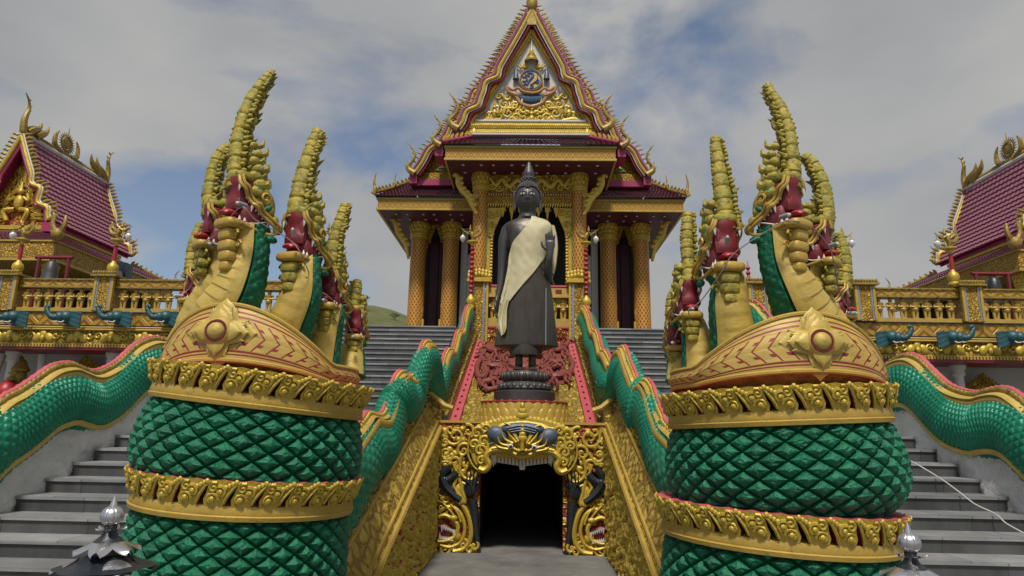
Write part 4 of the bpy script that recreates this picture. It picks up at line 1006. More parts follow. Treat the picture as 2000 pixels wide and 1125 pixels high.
# heavy upper lip curling down at the corners
stroke(b, [(935, 915), (946, 918), (955, 908), (950, 892), (960, 880), (985, 878), (1005, 886), (1020, 892), (1036, 887), (1056, 880), (1080, 884), (1092, 896), (1087, 912), (1096, 922), (1108, 918)], .095, .22, n=70)
stroke(b, [(960, 876), (990, 872), (1012, 880), (1020, 884), (1030, 881), (1052, 874), (1082, 880)], .05, .28, n=50)
for q, hd in ((0, 1), (1, -1)):
    mm = (lambda x, y: (x, y)) if q == 0 else (lambda x, y: (2041 - x, y + 4))
    for j in range(4): stroke(b, [mm(918 + 7 * j, 850 + 2 * j), mm(914 + 8 * j, 885), mm(926 + 7 * j, 912 - 3 * j), mm(946 + 3 * j, 922 - 8 * j)], .035, .10 + .03 * j)
    for (x, y, r) in ((932, 846, 12), (945, 862, 11), (938, 880, 11), (926, 868, 9), (948, 838, 9), (940, 900, 9)): curl(b, *mm(x, y), r, 1.3, hd, 0 if hd > 0 else pi, .032, .20)
    # flame brow
    for (x0, y0, x1, y1, x2, y2) in ((1002, 866, 985, 856, 978, 836), (1008, 864, 996, 850, 990, 840), (1012, 862, 1003, 848, 999, 846), (1000, 872, 978, 866, 972, 852), (998, 878, 976, 874, 968, 868)):
        stroke(b, [mm(x0, y0), mm(x1, y1), mm(x2, y2)], .045, .33, n=12, taper=lambda t: 1.1 - .95 * t)
    stroke(b, [mm(1011, 858), mm(1004, 842), mm(995, 830), mm(985, 826)], .028, .32)
stroke(b, [(1020, 880), (1020, 872), (1020, 864)], .06, .36, n=8); knob(b, 1013, 880, 5, 4, .36); knob(b, 1028, 880, 5, 4, .36)
for i, r in enumerate((9, 7, 5.5, 4)): b.blob(G(1020.5, 856 - i * 8, .34), (r * PXM, .05, r * PXM * .9), 0, None, 9, 7)
for i in range(23):      # little leaf cresting over the brow
    t = i / 22; x = 935 + 172 * t; y = 836 - 19 * sin(pi * t) ** .8 + 4 * t
    b.blob(G(x, y, .10), (6.5 * PXM, .06, 8 * PXM), 0, None, 7, 5)
for i in range(3): b.blob(G(1020.5, 812 - i * 9, .12), ((13 - 4 * i) * PXM, .06, 9 * PXM), 0, None, 9, 7)
link('monster_face', b, M['gold'], gate)
b = MB()
for q in (0, 1):
    mm = (lambda x, y: (x, y)) if q == 0 else (lambda x, y: (2041 - x, y + 4))
    R2 = Matrix.Rotation(.45 if q == 0 else -.45, 3, 'Y')
    b.blob(G(*mm(972, 850), .22), (22 * PXM, .12, 17 * PXM), 0, R2, 14, 10); stroke(b, [mm(956, 868), mm(972, 862), mm(986, 868)], .04, .24)
b.blob(G(1020.5, 838, .27), (44 * PXM, .10, 13 * PXM), 0, None, 16, 10)
for j in range(3): stroke(b, [(990 + 3 * j, 836 + 4 * j), (1020, 831 + 5 * j), (1051 - 3 * j, 838 + 4 * j)], .018, .36)
link('blue_grey_brow', b, M['slate'], gate)
b = MB(); e2 = MB()
for q in (0, 1):
    mm = (lambda x, y: (x, y)) if q == 0 else (lambda x, y: (2041 - x, y + 2))
    b.blob(G(*mm(997, 872), .36), (.055, .05, .052), 0, None, 12, 9); e2.blob(G(*mm(997.5, 872), .41), (.030, .02, .030), 0, None, 10, 7)
e = link('eye', b, M['tooth'], gate); link('pupil', e2, M['black'], e)
b = MB()
b.grid(lambda u, v: G(964 + 112 * u, 892 + 2 * u + (10 + 8 * (1 - abs(2 * u - 1)) + (7 if abs(u - .5) < .05 else 0)) * v, .16 - .02 * v + .012 * abs(sin(u * pi * 16))), 128, 4)
for x, h_ in ((962, 22), (1078, 22), (966, 18), (1074, 18), (1020.5, 24)): b.cone(G(x, 888, .16), G(x + (2 if x < 1020 else -2), 890 + h_, .13), .05, 0, 7)
link('teeth_row', b, M['tooth'], gate)
b = MB()
for i in range(1, 16): u = i / 16; b.tube([G(964 + 112 * u, 893 + 2 * u, .175), G(964 + 112 * u, 893 + 2 * u + 9 + 7 * (1 - abs(2 * u - 1)), .165)], .006, 4)
link('tooth_gap', b, M['red'], gate)
# ================================================================== lotus base, statue
SY = 14.05
lb = thing('gold_lotus_base', 'wide gold lotus petal base above the monster face, carrying the dark statue', 'pedestal', (0.03, SY, 2.38))
def zs(py): return at(1026, py, SY).z
b = MB(); b.lathe([(.86, 2.38), (.87, 2.44), (.85, 2.5), (.89, 2.72), (.90, zs(786) - .03), (.001, zs(786) - .03)], (.03, SY, 0), 64); link('drum', b, M['gold'], lb)
b = MB(); b.lathe([(.905, zs(786) - .03), (.925, zs(786) - .02), (.92, zs(786) + .004), (.001, zs(786) + .006)], (.03, SY, 0), 64); link('red_rim', b, M['bright_red'], lb)
b = MB()
for row in range(3):
    n = 30; z0 = zs(786) - .06 - row * .16
    for i in range(n):
        a = 2 * pi * (i + .5 * (row % 2)) / n; Tm = Matrix.Translation((.03, SY, z0)) @ Matrix.Rotation(a, 4, 'Z'); 
        def pf(u, v):
            s_ = u * 2 - 1; wd = .125 * sqrt(max(0, 1 - max(0, v - .35) ** 2 / .43)); r = .90 + .028 * row + .035 * (1 - s_ * s_) - .02 * v
            return Tm @ V((r * 1.0, s_ * wd, -.17 + .24 * v))
        b.grid(pf, 6, 6)
link('lotus_petals', b, M['yellow'], lb)
st = thing('bronze_standing_statue', 'tall dark bronze standing robed statue with spired head, pale gold sash and raised hand', 'statue', (0.04, SY, zs(785)))
def sx_(px, py): return at(px, py, SY).x
# silhouette: photo row, left, right, half depth
SIL = [(690, 995, 1058, .24), (684, 990, 1064, .25), (678, 968, 1088, .30), (672, 966, 1090, .31), (650, 970, 1087, .30), (620, 976, 1084, .29), (585, 982, 1080, .285), (560, 988, 1076, .285), (535, 993, 1070, .28), (510, 996, 1065, .27), (485, 994, 1068, .28), (465, 990, 1074, .28), (450, 984, 1078, .26), (440, 985, 1076, .22), (433, 996, 1066, .18), (427, 1010, 1051, .14), (420, 1014, 1047, .125), (412, 1014, 1047, .125)]
SILc = crv([(zs(y), sx_(l, y), sx_(r, y), d) for y, l, r, d in SIL], 90)
def torso(z):
    c = SILc
    for i in range(len(c) - 1):
        if c[i][0] <= z <= c[i + 1][0]:
            f = (z - c[i][0]) / max(1e-6, c[i + 1][0] - c[i][0]); return tuple(c[i][k] * (1 - f) + c[i + 1][k] * f for k in (1, 2, 3))
    q = c[0] if z < c[0][0] else c[-1]; return q[1:]
def tors_pt(x, z, off=0.0):      # front surface of the robe at x, z
    l, r, d = torso(z); xc = (l + r) / 2; w_ = (r - l) / 2
    k = max(-.999, min(.999, (x - xc) / w_)); return V((x, SY - d * sqrt(1 - k * k) - off, z))
ZW = zs(520)
b = MB()
def robe(u, v):
    z, l, r, d = SILc[min(int(v * 89 + .5), 89)]; a = u * 2 * pi; xc = (l + r) / 2; w_ = (r - l) / 2
    fold = 0
    if z < ZW:
        t = min(1, (ZW - z) / 1.0); x = cos(a) * 1.0
        for fx, am in ((-.72, .018), (-.55, .02), (-.06, .035), (.03, .035), (.55, .02), (.72, .018)): fold += am * exp(-((x - fx) / .035) ** 2) * (1 if sin(a) < 0 else .3)
        fold *= -t
    return V((xc + cos(a) * w_, SY + sin(a) * d * (1 + fold * 2), z))
b.grid(robe, 120, 89, cu=True)
b.add([robe(i / 60, 0) for i in range(60)], [list(range(60))])
# inner skirt, ankles and feet
b.lathe([(.02, zs(694)), (.33, zs(695)), (.335, zs(688)), (.32, zs(676))], (sx_(1026, 690), SY, 0), 40)
for q, px in ((-1, 1013.5), (1, 1039.5)):
    x = sx_(px, 705)
    b.tube([(x, SY + .02, zs(680)), (x, SY + .02, zs(700)), (x, SY + .02, zs(716))], [.085, .078, .085], 12)
    b.tube(crv([(x, SY + .10, zs(722)), (x, SY + .0, zs(717)), (x + q * .01, SY - .14, zs(721)), (x + q * .03, SY - .27, zs(724))], 10), [(.07, .06)] * 3 + [(.08, .06), (.085, .055), (.09, .05), (.095, .045), (.095, .04), (.09, .032), (.06, .02)], 12)
    for i in range(5): b.blob((x + q * .03 + (i - 2) * .036, SY - .30 + .012 * abs(i - 1.5), zs(725) + .008), (.019, .04, .022), 0, None, 8, 6)
robe_o = link('robe', b, M['bronze_robe'], st, loc=(0.04, SY, zs(690)), sharp=50)
# body: shoulders, arms, neck and head as one remeshed skin
b = MB()
for i in range(0, 1): pass
def chest(u, v):
    z0, z1 = zs(540), zs(413); z = z0 + (z1 - z0) * v; l, r, d = torso(z); a = u * 2 * pi; xc = (l + r) / 2; w_ = (r - l) / 2 * .985
    pec = .03 * exp(-((z - zs(463)) / .16) ** 2) * (exp(-((cos(a) - .45) / .3) ** 2) + exp(-((cos(a) + .45) / .3) ** 2)) if sin(a) < 0 else 0
    return V((xc + cos(a) * w_, SY + sin(a) * (d * .98 + pec), z))
b.grid(chest, 48, 40, cu=True); b.add([chest(i / 48, 0) for i in range(48)], [list(range(48))]); b.add([chest(i / 48, 1) for i in range(48)], [list(range(48))[::-1]])
armL = [(992, 446, 0.02), (984, 470, .02), (982, 500, .03), (980, 530, .02), (977, 560, -.02), (972, 580, -.06)]
b.tube(crv([tuple(at(x, y, SY + d)) for x, y, d in armL], 26), [.135 - .0030 * i for i in range(26)], 14)
armR = [(1073, 446, .02), (1080, 475, .04), (1078, 515, .05), (1072, 545, .0)]
b.tube(crv([tuple(at(x, y, SY + d)) for x, y, d in armR], 20), [.125 - .0022 * i for i in range(20)], 14)
b.tube(crv([tuple(at(1071, 547, SY + .0)), tuple(at(1071, 530, SY - .22)), tuple(at(1073, 508, SY - .36)), tuple(at(1074, 492, SY - .40))], 14), [.10 - .0028 * i for i in range(14)], 14)
def handm(b, wrist, dirv, side, palmn, L, spread=.10, curlv=0.0, thumb=1):
    wrist = V(wrist); d = V(dirv).normalized(); s_ = V(side).normalized(); n = V(palmn).normalized()
    b.tube([wrist - d * L * .1, wrist + d * L * .15, wrist + d * L * .35, wrist + d * L * .50], [(L * .14, L * .11), (L * .18, L * .11), (L * .22, L * .10), (L * .21, L * .085)], 12, up=n)
    for i, (o_, ln) in enumerate(((-.155, .42), (-.053, .50), (.05, .47), (.15, .36))):
        p0 = wrist + d * L * .46 + s_ * L * o_
        pts = [p0]; dd = d + s_ * (o_ * spread * 6)
        for j in range(3): dd = (dd - n * -curlv * .55).normalized() if False else (dd + n * curlv * .5).normalized(); pts.append(pts[-1] + dd * L * ln / 3)
        b.tube(crv([tuple(p) for p in pts], 9), [L * .052] * 6 + [L * .047, L * .04, L * .02], 8)
    p0 = wrist + d * L * .16 + s_ * L * .17 * thumb
    b.tube(crv([tuple(p0), tuple(p0 + (d * .5 + s_ * thumb * .75 + n * .2).normalized() * L * .17), tuple(p0 + d * L * .22 + s_ * thumb * L * .20 + n * L * .06), tuple(p0 + d * L * .36 + s_ * thumb * L * .19 + n * L * .06)], 9), [L * .07, L * .07, L * .062, L * .06, L * .057, L * .052, L * .047, L * .04, L * .02], 8)
handm(b, at(1074, 494, SY - .40), (0.02, -.10, 1), (1, 0, 0), (0, -1, 0), .50, .12, .05, -1)
handm(b, at(971, 584, SY - .06), (-.05, -.18, -1), (.25, 1, 0), (1, -.2, 0), .50, .05, .22, -1)
# head
HC = at(1030.5, 388, SY - .02); hr = (25.5 * PXM * 1.075, .31, 36.5 * PXM * 1.08)
def headf(u, v):
    a = u * 2 * pi; c_ = (v - .5) * pi; x = cos(c_) * cos(a); y = cos(c_) * sin(a); z = sin(c_)
    wd = 1.0 - .16 * max(0, -z) ** 1.5; f = V((x * wd, y * (1 - .05 * max(0, -z)), z))
    p = V((f.x * hr[0], f.y * hr[1], f.z * hr[2]))
    if y < 0:
        X = p.x / hr[0]; Z = z; d = 0
        d += .050 * exp(-(X / .10) ** 2) * exp(-((Z + .10) / .20) ** 2) + .045 * exp(-(X / .16) ** 2) * exp(-((Z + .26) / .07) ** 2)        # nose
        d += .020 * exp(-((abs(X) - .42) / .22) ** 2) * exp(-((Z - .10 - .10 * (1 - ((abs(X) - .40) / .3) ** 2)) / .05) ** 2)               # arched brows
        d -= .022 * exp(-((abs(X) - .40) / .19) ** 2) * exp(-((Z - .02) / .085) ** 2)                                                   # sockets
        d += .034 * exp(-(X / .26) ** 2) * exp(-((Z + .47) / .045) ** 2) + .032 * exp(-(X / .20) ** 2) * exp(-((Z + .575) / .05) ** 2)       # lips
        d -= .020 * exp(-(X / .27) ** 2) * exp(-((Z + .52) / .022) ** 2) - .02 * exp(-(X / .2) ** 2) * exp(-((Z + .8) / .1) ** 2)
        p.y -= d
    return HC + p
b.grid(headf, 72, 60, cu=True)
b.tube([at(1030.5, 428, SY), at(1030.5, 416, SY), at(1030, 404, SY)], [.20, .165, .16], 20)
for q in (-1, 1):      # long ears
    e0 = HC + V((q * hr[0] * .93, .05, .05)); b.tube(crv([tuple(e0 + V((0, 0, .12))), tuple(e0 + V((q * .045, .01, .09))), tuple(e0 + V((q * .035, 0, -.05))), tuple(e0 + V((q * .035, -.01, -.22))), tuple(e0 + V((q * .055, -.02, -.36)))], 16), [(.035, .05)] * 8 + [(.03, .045)] * 5 + [(.03, .04), (.025, .03), (.012, .015)], 8)
bo = link('body', b, M['bronze'], st, loc=(0.04, SY, zs(600)), sharp=180)
md = bo.modifiers.new('skin', 'REMESH'); md.mode = 'VOXEL'; md.voxel_size = .016; md.use_smooth_shade = True
sm_ = bo.modifiers.new('soft', 'SMOOTH'); sm_.factor = .5; sm_.iterations = 2
b = MB()     # hair of snail curls, topknot
def hz(x): return .30 + .16 * min(1, abs(x) / .6) ** 2 if False else 0
for j in range(15):
    c_ = radians(8 + j * 5.9); n = max(1, int(2 * pi * cos(c_) * hr[0] / .047))
    for i in range(n):
        a = 2 * pi * (i + .5 * (j % 2)) / n; x, y, z = cos(c_) * cos(a), cos(c_) * sin(a), sin(c_)
        if y < 0 and z < .50 - .02 + .10 * cos(x * 4) * 0 + (.14 * (1 - (abs(x) / .35)) * -1 if abs(x) < .35 else -.55 * max(0, abs(x) - .62)): continue
        b.blob(HC + V((x * hr[0] * 1.035, y * hr[1] * 1.05, z * hr[2] * 1.03)), (.030, .030, .030), 0, None, 7, 5)
for j in range(5):
    for i in range(11): a = 2 * pi * (i + .5 * (j % 2)) / 11; r = (.155, .15, .14, .12, .09)[j]; b.blob((HC.x + r * cos(a), HC.y + r * sin(a), HC.z + hr[2] * .97 + j * .036), (.028,) * 3, 0, None, 7, 5)
b.blob(HC + V((0, 0, hr[2] * .98)), (.15, .15, .14)); b.blob(HC + V((0, .02, .06)), (hr[0] * 1.0, hr[1] * 1.0, hr[2] * .98))
link('hair', b, M['bronze'], st, loc=HC)
b = MB(); zk = zs(352)
b.lathe([(.16, zk - .02), (.17, zk), (.15, zk + .03), (.125, zk + .04), (.12, zk + .07), (.13, zk + .10), (.125, zk + .16), (.10, zk + .22), (.075, zk + .30), (.05, zk + .36), (.03, zk + .42), (.001, zs(320))], (HC.x + .02, HC.y, 0), 24); link('spire', b, M['bronze'], st)
b = MB(); p_ = MB()
for q in (-1, 1):
    c_ = headf(0, 0) * 0 + HC + V((q * hr[0] * .40, -hr[1] * .905, .012))
    b.blob(c_, (.062, .03, .024), 0, Matrix.Rotation(q * .3, 3, 'Z'), 12, 8); p_.blob(c_ + V((0, -.022, .0)), (.021, .012, .021), 0, None, 10, 6)
e = link('eye', b, M['tooth'], st); link('pupil', p_, M['black'], e)
# sash: cloth lying over the chest, with its tail and shoulder fall
ROWS = [(426, 1038, 1052), (430, 1037, 1066), (436, 1035, 1074), (446, 1029, 1080), (460, 1018, 1082), (478, 1002, 1078), (495, 996, 1068), (510, 993, 1062), (522, 992, 1054), (540, 989, 1041), (560, 985, 1023), (580, 980, 1006), (596, 977, 993)]
RC = crv([(zs(y), sx_(l, y), sx_(r, y)) for y, l, r in ROWS], 70)
b = MB()
def sash(u, v):
    z, l, r = RC[min(int(v * 69 + .5), 69)]; x = l + (r - l) * u
    diag = (x * .75 + z * .66); f = .0035 * sin(diag * 34 + 2 * noise.noise(V((x * 3, z * 3, 0)))) * (.4 + .6 * max(0, 1 - abs(u - .15) * 1.6)) + .010 * noise.noise(V((x * 7, z * 5, 2)))
    p = tors_pt(x, z, .04 + f); tl, tr, td = torso(z)
    if x < tl + .03: p.y = SY - .10 + f * 1.5 - .06
    if u in (0.0, 1.0): p.y += .035
    return p
b.grid(sash, 60, 69); b.grid(lambda u, v: sash(u, v) + V((0, .02, 0)), 30, 69)
TAIL = [(590, 977, 995), (610, 974, 991), (630, 971, 990.5), (645, 974, 990), (658, 979, 986)]
TC = crv([(zs(y), sx_(l, y), sx_(r, y)) for y, l, r in TAIL], 40)
def tail(u, v):
    z, l, r = TC[min(int(v * 39 + .5), 39)]; x = l + (r - l) * u
    zz = z + .10 * (u - .5) * v * sin(u * 9); f = .03 * sin(u * 15 + v * 1.5)
    p = tors_pt(x, z, .05); return V((x, min(p.y, SY - .14) - .02 + f, zz))
b.grid(tail, 24, 39); b.grid(lambda u, v: tail(u, v) + V((0, .025, 0)), 24, 39)
SH = [(442, 1076, 1082), (460, 1078, 1086), (480, 1080, 1088), (500, 1080, 1087), (520, 1079, 1084.5), (536, 1078, 1081)]
SC = crv([(zs(y), sx_(l, y), sx_(r, y)) for y, l, r in SH], 30)
def sfall(u, v):
    z, l, r = SC[min(int(v * 29 + .5), 29)]; a = pi * (1.15 - 1.3 * u)
    return V(((l + r) / 2 + cos(a) * (r - l) * .75, SY + .05 - .17 * sin(a) - .02 * sin(u * 20), z))
b.grid(sfall, 20, 29)
link('gold_sash', b, M['sash'], st, loc=(0.04, SY, zs(600)), sharp=60)
b = MB(); b.grid(lambda u, v: tors_pt(sx_(1064.5 + 2.5 * u, 600), zs(566 + 110 * v), .012), 3, 40); link('verdigris_streak', b, M['verdigris'], st)
b = MB()
zb = lambda y: zs(y)
xb = sx_(1024.5, 755)
b.lathe([(.43, zb(727)), (.48, zb(731)), (.50, zb(738)), (.48, zb(744)), (.45, zb(747)), (.48, zb(749)), (.57, zb(760)), (.54, zb(764)), (.61, zb(765.5)), (.65, zb(767)), (.65, zb(785)), (.001, zb(785))], (xb, SY, 0), 48)
b.add([(xb + .42 * cos(i * pi / 16), SY + .42 * sin(i * pi / 16), zb(727)) for i in range(32)], [list(range(32))])
for i in range(24):
    a = 2 * pi * i / 24; b.blob((xb + .475 * cos(a), SY + .475 * sin(a), zb(737)), (.05, .05, .085), 0, Matrix.Rotation(a, 3, 'Z'), 8, 6)
    b.blob((xb + .52 * cos(a + .13), SY + .52 * sin(a + .13), zb(757)), (.06, .06, .075), 0, Matrix.Rotation(a, 3, 'Z'), 8, 6)
link('lotus_foot', b, M['bronze'], st, loc=(xb, SY, zb(785)))
# ================================================================== sloping relief between the upper gold walls
SL = .395
def sp(Y): return 2.40 + (Y - 13.9) * SL
rl = thing('sloping_relief', 'sloping gold relief with dark red horses and bulls behind the dark statue', 'relief', (0, 13.9, 2.38))
b = MB()
def rg(u, v):
    y = 13.6 + (20.3 - 13.6) * v; x = -1.34 + 2.68 * u; h = rough(y, x, 3.2, 4.2, 1)
    return V((x, y - .03 * h, sp(y) + .07 * h))
b.grid(rg, 90, 200); link('gold_ground', b, M['carved_gold'], rl, sharp=70)
b = MB()
for q in (-1, 1): b.hexa([(q * 1.50, 13.6, sp(13.6) - .2), (q * 1.30, 13.6, sp(13.6) - .2), (q * 1.30, 20.3, sp(20.3) - .2), (q * 1.50, 20.3, sp(20.3) - .2), (q * 1.50, 13.6, sp(13.6) + .12), (q * 1.30, 13.6, sp(13.6) + .12), (q * 1.30, 20.3, sp(20.3) + .12), (q * 1.50, 20.3, sp(20.3) + .12)])
link('pink_border', b, M['pink'], rl)
b = MB()
for q in (-1, 1):
    for i in range(16):
        y = 13.9 + i * .40; b = MB(); b.blob((q * 1.40, y, sp(y) + .13), (.028, .035, .028), 0, None, 7, 5); link('border_stud', b, M['black'], rl)
NRM = V((0, -SL, 1)).normalized(); UPV = V((0, 1, SL)).normalized()
def onslope(px, py, d=.08):
    r = ray(px, py); o = V((0, 13.9, 2.40)); t = (o - CAM).dot(NRM) / r.dot(NRM); p = CAM + r * t; return p + NRM * d
def rs(b, pts, th, d=.10, n=20, taper=None):
    P = crv([tuple(onslope(x, y, d)) for x, y in pts], n)
    th *= .74; b.tube(P, [(th * (taper(i / (n - 1)) if taper else 1), th * .9 * (taper(i / (n - 1)) if taper else 1)) for i in range(n)], 9, disp=lambda u, v: .16 * noise.noise(V((u * 5, v * 9, th * 50))))
b = MB()
tp = lambda t: .5 + .5 * sin(pi * (.15 + .75 * t))

def beast(cx, cy, k, fl, rot, horns=False, d=.06, bulk=1.0):
    """a running four-legged animal in relief, in photo points around cx, cy"""
    def q(x, y):
        x *= fl * k; y *= k; return (cx + x * cos(rot) - y * sin(rot), cy + x * sin(rot) + y * cos(rot))
    def st(pts, ths, dd):
        P = crv([tuple(onslope(*q(x, y), d + dd)) + (t * k * .0105 * 1.35,) for (x, y), t in zip(pts, ths)], 18)
        b.tube([V(e[:3]) for e in P], [(e[3], e[3] * .85) for e in P], 9)
    st([(-14, 0), (-8, -1), (0, 1), (8, -1), (14, -2)], [5 * bulk, 7 * bulk, 6.2 * bulk, 7 * bulk, 5.5 * bulk], .05)
    st([(12, -3), (18, -9), (21, -14)], [5.5, 4.6, 3.8], .08)
    st([(19, -15), (25, -13), (31, -9)], [3.8, 3.2, 2.1], .11)
    st([(20, -17), (19, -21)], [1.5, .5], .12); st([(23, -17), (23, -21)], [1.5, .5], .10)
    if horns: st([(22, -17), (27, -22), (24, -27)], [1.6, 1.2, .4], .14); st([(19, -17), (15, -23), (18, -28)], [1.6, 1.2, .4], .12)
    else:
        for i in range(5): st([(18 - 2.4 * i, -15 + 3 * i), (14 - 2.4 * i, -16 + 3 * i), (11 - 2.4 * i, -12 + 3 * i)], [1.7, 1.5, .5], .10)
    st([(11, 3), (17, 8), (14, 14), (19, 17)], [3.4, 2.5, 1.7, 1.6], .10); st([(8, 4), (7, 11), (11, 17), (9, 21)], [3.3, 2.4, 1.6, 1.5], .05)
    st([(-12, 3), (-17, 9), (-13, 15), (-18, 20)], [3.9, 2.8, 1.7, 1.6], .10); st([(-10, 4), (-8, 11), (-12, 16), (-10, 20)], [3.7, 2.6, 1.6, 1.5], .04)
    st([(-16, -3), (-22, -6), (-25, 0), (-24, 6)], [1.8, 1.7, 1.5, .5], .05); b.blob(onslope(*q(25, -15), d + .16), (.03, .03, .03), 0, None, 6, 5)
beast(958, 690, 1.05, 1, .45); beast(962, 722, 1.15, -1, .1, False, .05, 1.15); beast(955, 752, .95, 1, -.25); beast(988, 738, .9, -1, .5)
beast(1090, 690, 1.05, 1, -.1); beast(1086, 714, 1.0, -1, .05, True, .05, 1.1); beast(1092, 742, 1.15, -1, -.35, True, .06, 1.25); beast(1066, 728, .9, 1, .3)
beast(1000, 700, 1.0, 1, .2, True, .03); beast(1052, 700, 1.0, -1, .2, False, .03)
rs(b, [(940, 705), (931, 725), (936, 745), (950, 735), (944, 720)], .10, .10); rs(b, [(935, 748), (948, 765), (968, 764), (985, 750)], .10, .08); rs(b, [(1110, 700), (1119, 720), (1112, 738)], .10, .09)
rs(b, [(1000, 715), (1020, 722), (1050, 716)], .25, .02); rs(b, [(995, 740), (1020, 738), (1060, 745)], .25, .02)
b.grid(lambda u, v: onslope(945 + 158 * u + 10 * sin(v * 9), 668 + 84 * v, .03 + .03 * noise.noise(V((u * 8, v * 6, 0)))), 30, 20)
link('animal_relief', b, M['relief_red'], rl)
# ================================================================== temple halls
def tiles(b, A, B, Cc, D, nr, nc, m=0, h=.045, sag=0.0):
    A, B, Cc, D = V(A), V(B), V(Cc), V(D)
    nrm = (B - A).cross(D - A).normalized()
    if nrm.z < 0: nrm = -nrm
    def P(u, v, d): p = A.lerp(B, u).lerp(D.lerp(Cc, u), v); return p + nrm * (d + h * .5 * abs(sin(pi * u * nc)) - sag * 4 * v * (1 - v))
    for r in range(nr):
        v0, v1 = r / nr, (r + 1) / nr
        b.grid(lambda u, v: P(u, v0 + (v1 - v0) * v, h * (1 - .9 * v)), nc * 4, 1, m)
        b.grid(lambda u, v: P(u, v0, h * (v - .3)), nc * 4, 1, m)
def finial(b, p, h, side, m=0, fwd=0.0, thick=.09):
    """tall curling horn: swells out, sweeps back, tip curls over; with small barbs"""
    p = V(p); q = [(0, 0), (.18, .12), (.20, .26), (.08, .42), (.03, .60), (.09, .78), (.22, .93), (.26, 1.0)]
    P = crv([tuple(p + V((side * x * h, fwd * x * h, z * h))) for x, z in q], 26)
    b.tube(P, [thick * h * (1 - .93 * (i / 25) ** .9) * (1.25 if i < 8 else 1) for i in range(26)], 8, m)
    for i in (6, 9, 12, 15, 18):
        o = V(P[i]); l = h * .13 * (1 - i / 40); b.tube(crv([tuple(o), tuple(o + V((side * l * .8, 0, l * .2))), tuple(o + V((side * l * 1.1, 0, l * .9)))], 5), [thick * h * .34, thick * h * .3, thick * h * .2, thick * h * .12, .002], 5, m)
def spikes(b, path, n, ln, out, m=0, r=.045, y=0.0):
    """row of little flame blades standing on a path"""
    R = crv([tuple(p) for p in path], n * 2 + 1)
    for i in range(n):
        p = V(R[i * 2 + 1]); o = V(out); e = (V(R[min(i * 2 + 2, 2 * n)]) - V(R[i * 2])).normalized()
        b.tube(crv([tuple(p - o * ln * .1), tuple(p + o * ln * .45 - e * ln * .12), tuple(p + o * ln * .8 - e * ln * .38), tuple(p + o * ln * 1.1 - e * ln * .50)], 7), [r * .9, r, r, r * .85, r * .6, r * .4, r * .08], 5, m)
def column_parts(par, x, y, z0, z1, r, nm='column'):
    b = MB(); b.lathe([(r * 1.04, z0), (r, z0 + .05), (r * .92, z1 - .62)], (x, y, 0), 28, uvs=(1, 1)); c = link(nm, b, M['column'], par, loc=(x, y, z0))
    b = MB(); zt_ = z1
    b.lathe([(r * .93, zt_ - .63), (r * 1.12, zt_ - .60), (r * 1.12, zt_ - .55), (r * .98, zt_ - .52), (r * 1.0, zt_ - .47), (r * 1.14, zt_ - .45), (r * 1.1, zt_ - .40), (r * .95, zt_ - .38), (r * 1.2, zt_ - .02), (r * 1.2, zt_)], (x, y, 0), 24)
    for row in range(2):
        for i in range(12):
            a = 2 * pi * (i + .5 * row) / 12; b.blob((x + r * (1.02 + .12 * row) * cos(a), y + r * (1.02 + .12 * row) * sin(a), zt_ - .30 + .16 * row), (r * .20, r * .16, .11), 0, Matrix.Rotation(a + pi / 2, 3, 'Z'), 7, 5)
    link('capital', b, M['gold'], c)
    return c
AX = .08
def sbx(b, x0, x1, y0, y1, z0, z1, m=0): b.box((AX + x0, y0, z0), (AX + x1, y1, z1), m)
ZF = 4.95
hall = thing('temple_hall', 'central temple hall with steep maroon tiered gable roofs and orange gold lattice columns', 'temple', (AX, 24, ZF))
b = MB()
b.box((-5.74, TY + .3, ZF - .35), (-1.86, 34, ZF - .002)); b.box((1.86, TY + .3, ZF - .35), (5.74, 34, ZF - .002)); b.box((-1.85, 20.45, ZF - .35), (1.85, 34, ZF - .002))
tag(link('temple_floor', b, M['tread'], loc=(0, 24, ZF)), kind='structure')
b = MB(); b.box((-20.9, TY + .35, Z_BB - .3), (-5.76, 34, Z_BB - .04)); b.box((5.76, TY + .35, Z_BB - .3), (20.9, 34, Z_BB - .04)); tag(link('terrace_floor', b, M['concrete'], loc=(0, 26, Z_BB)), kind='structure')
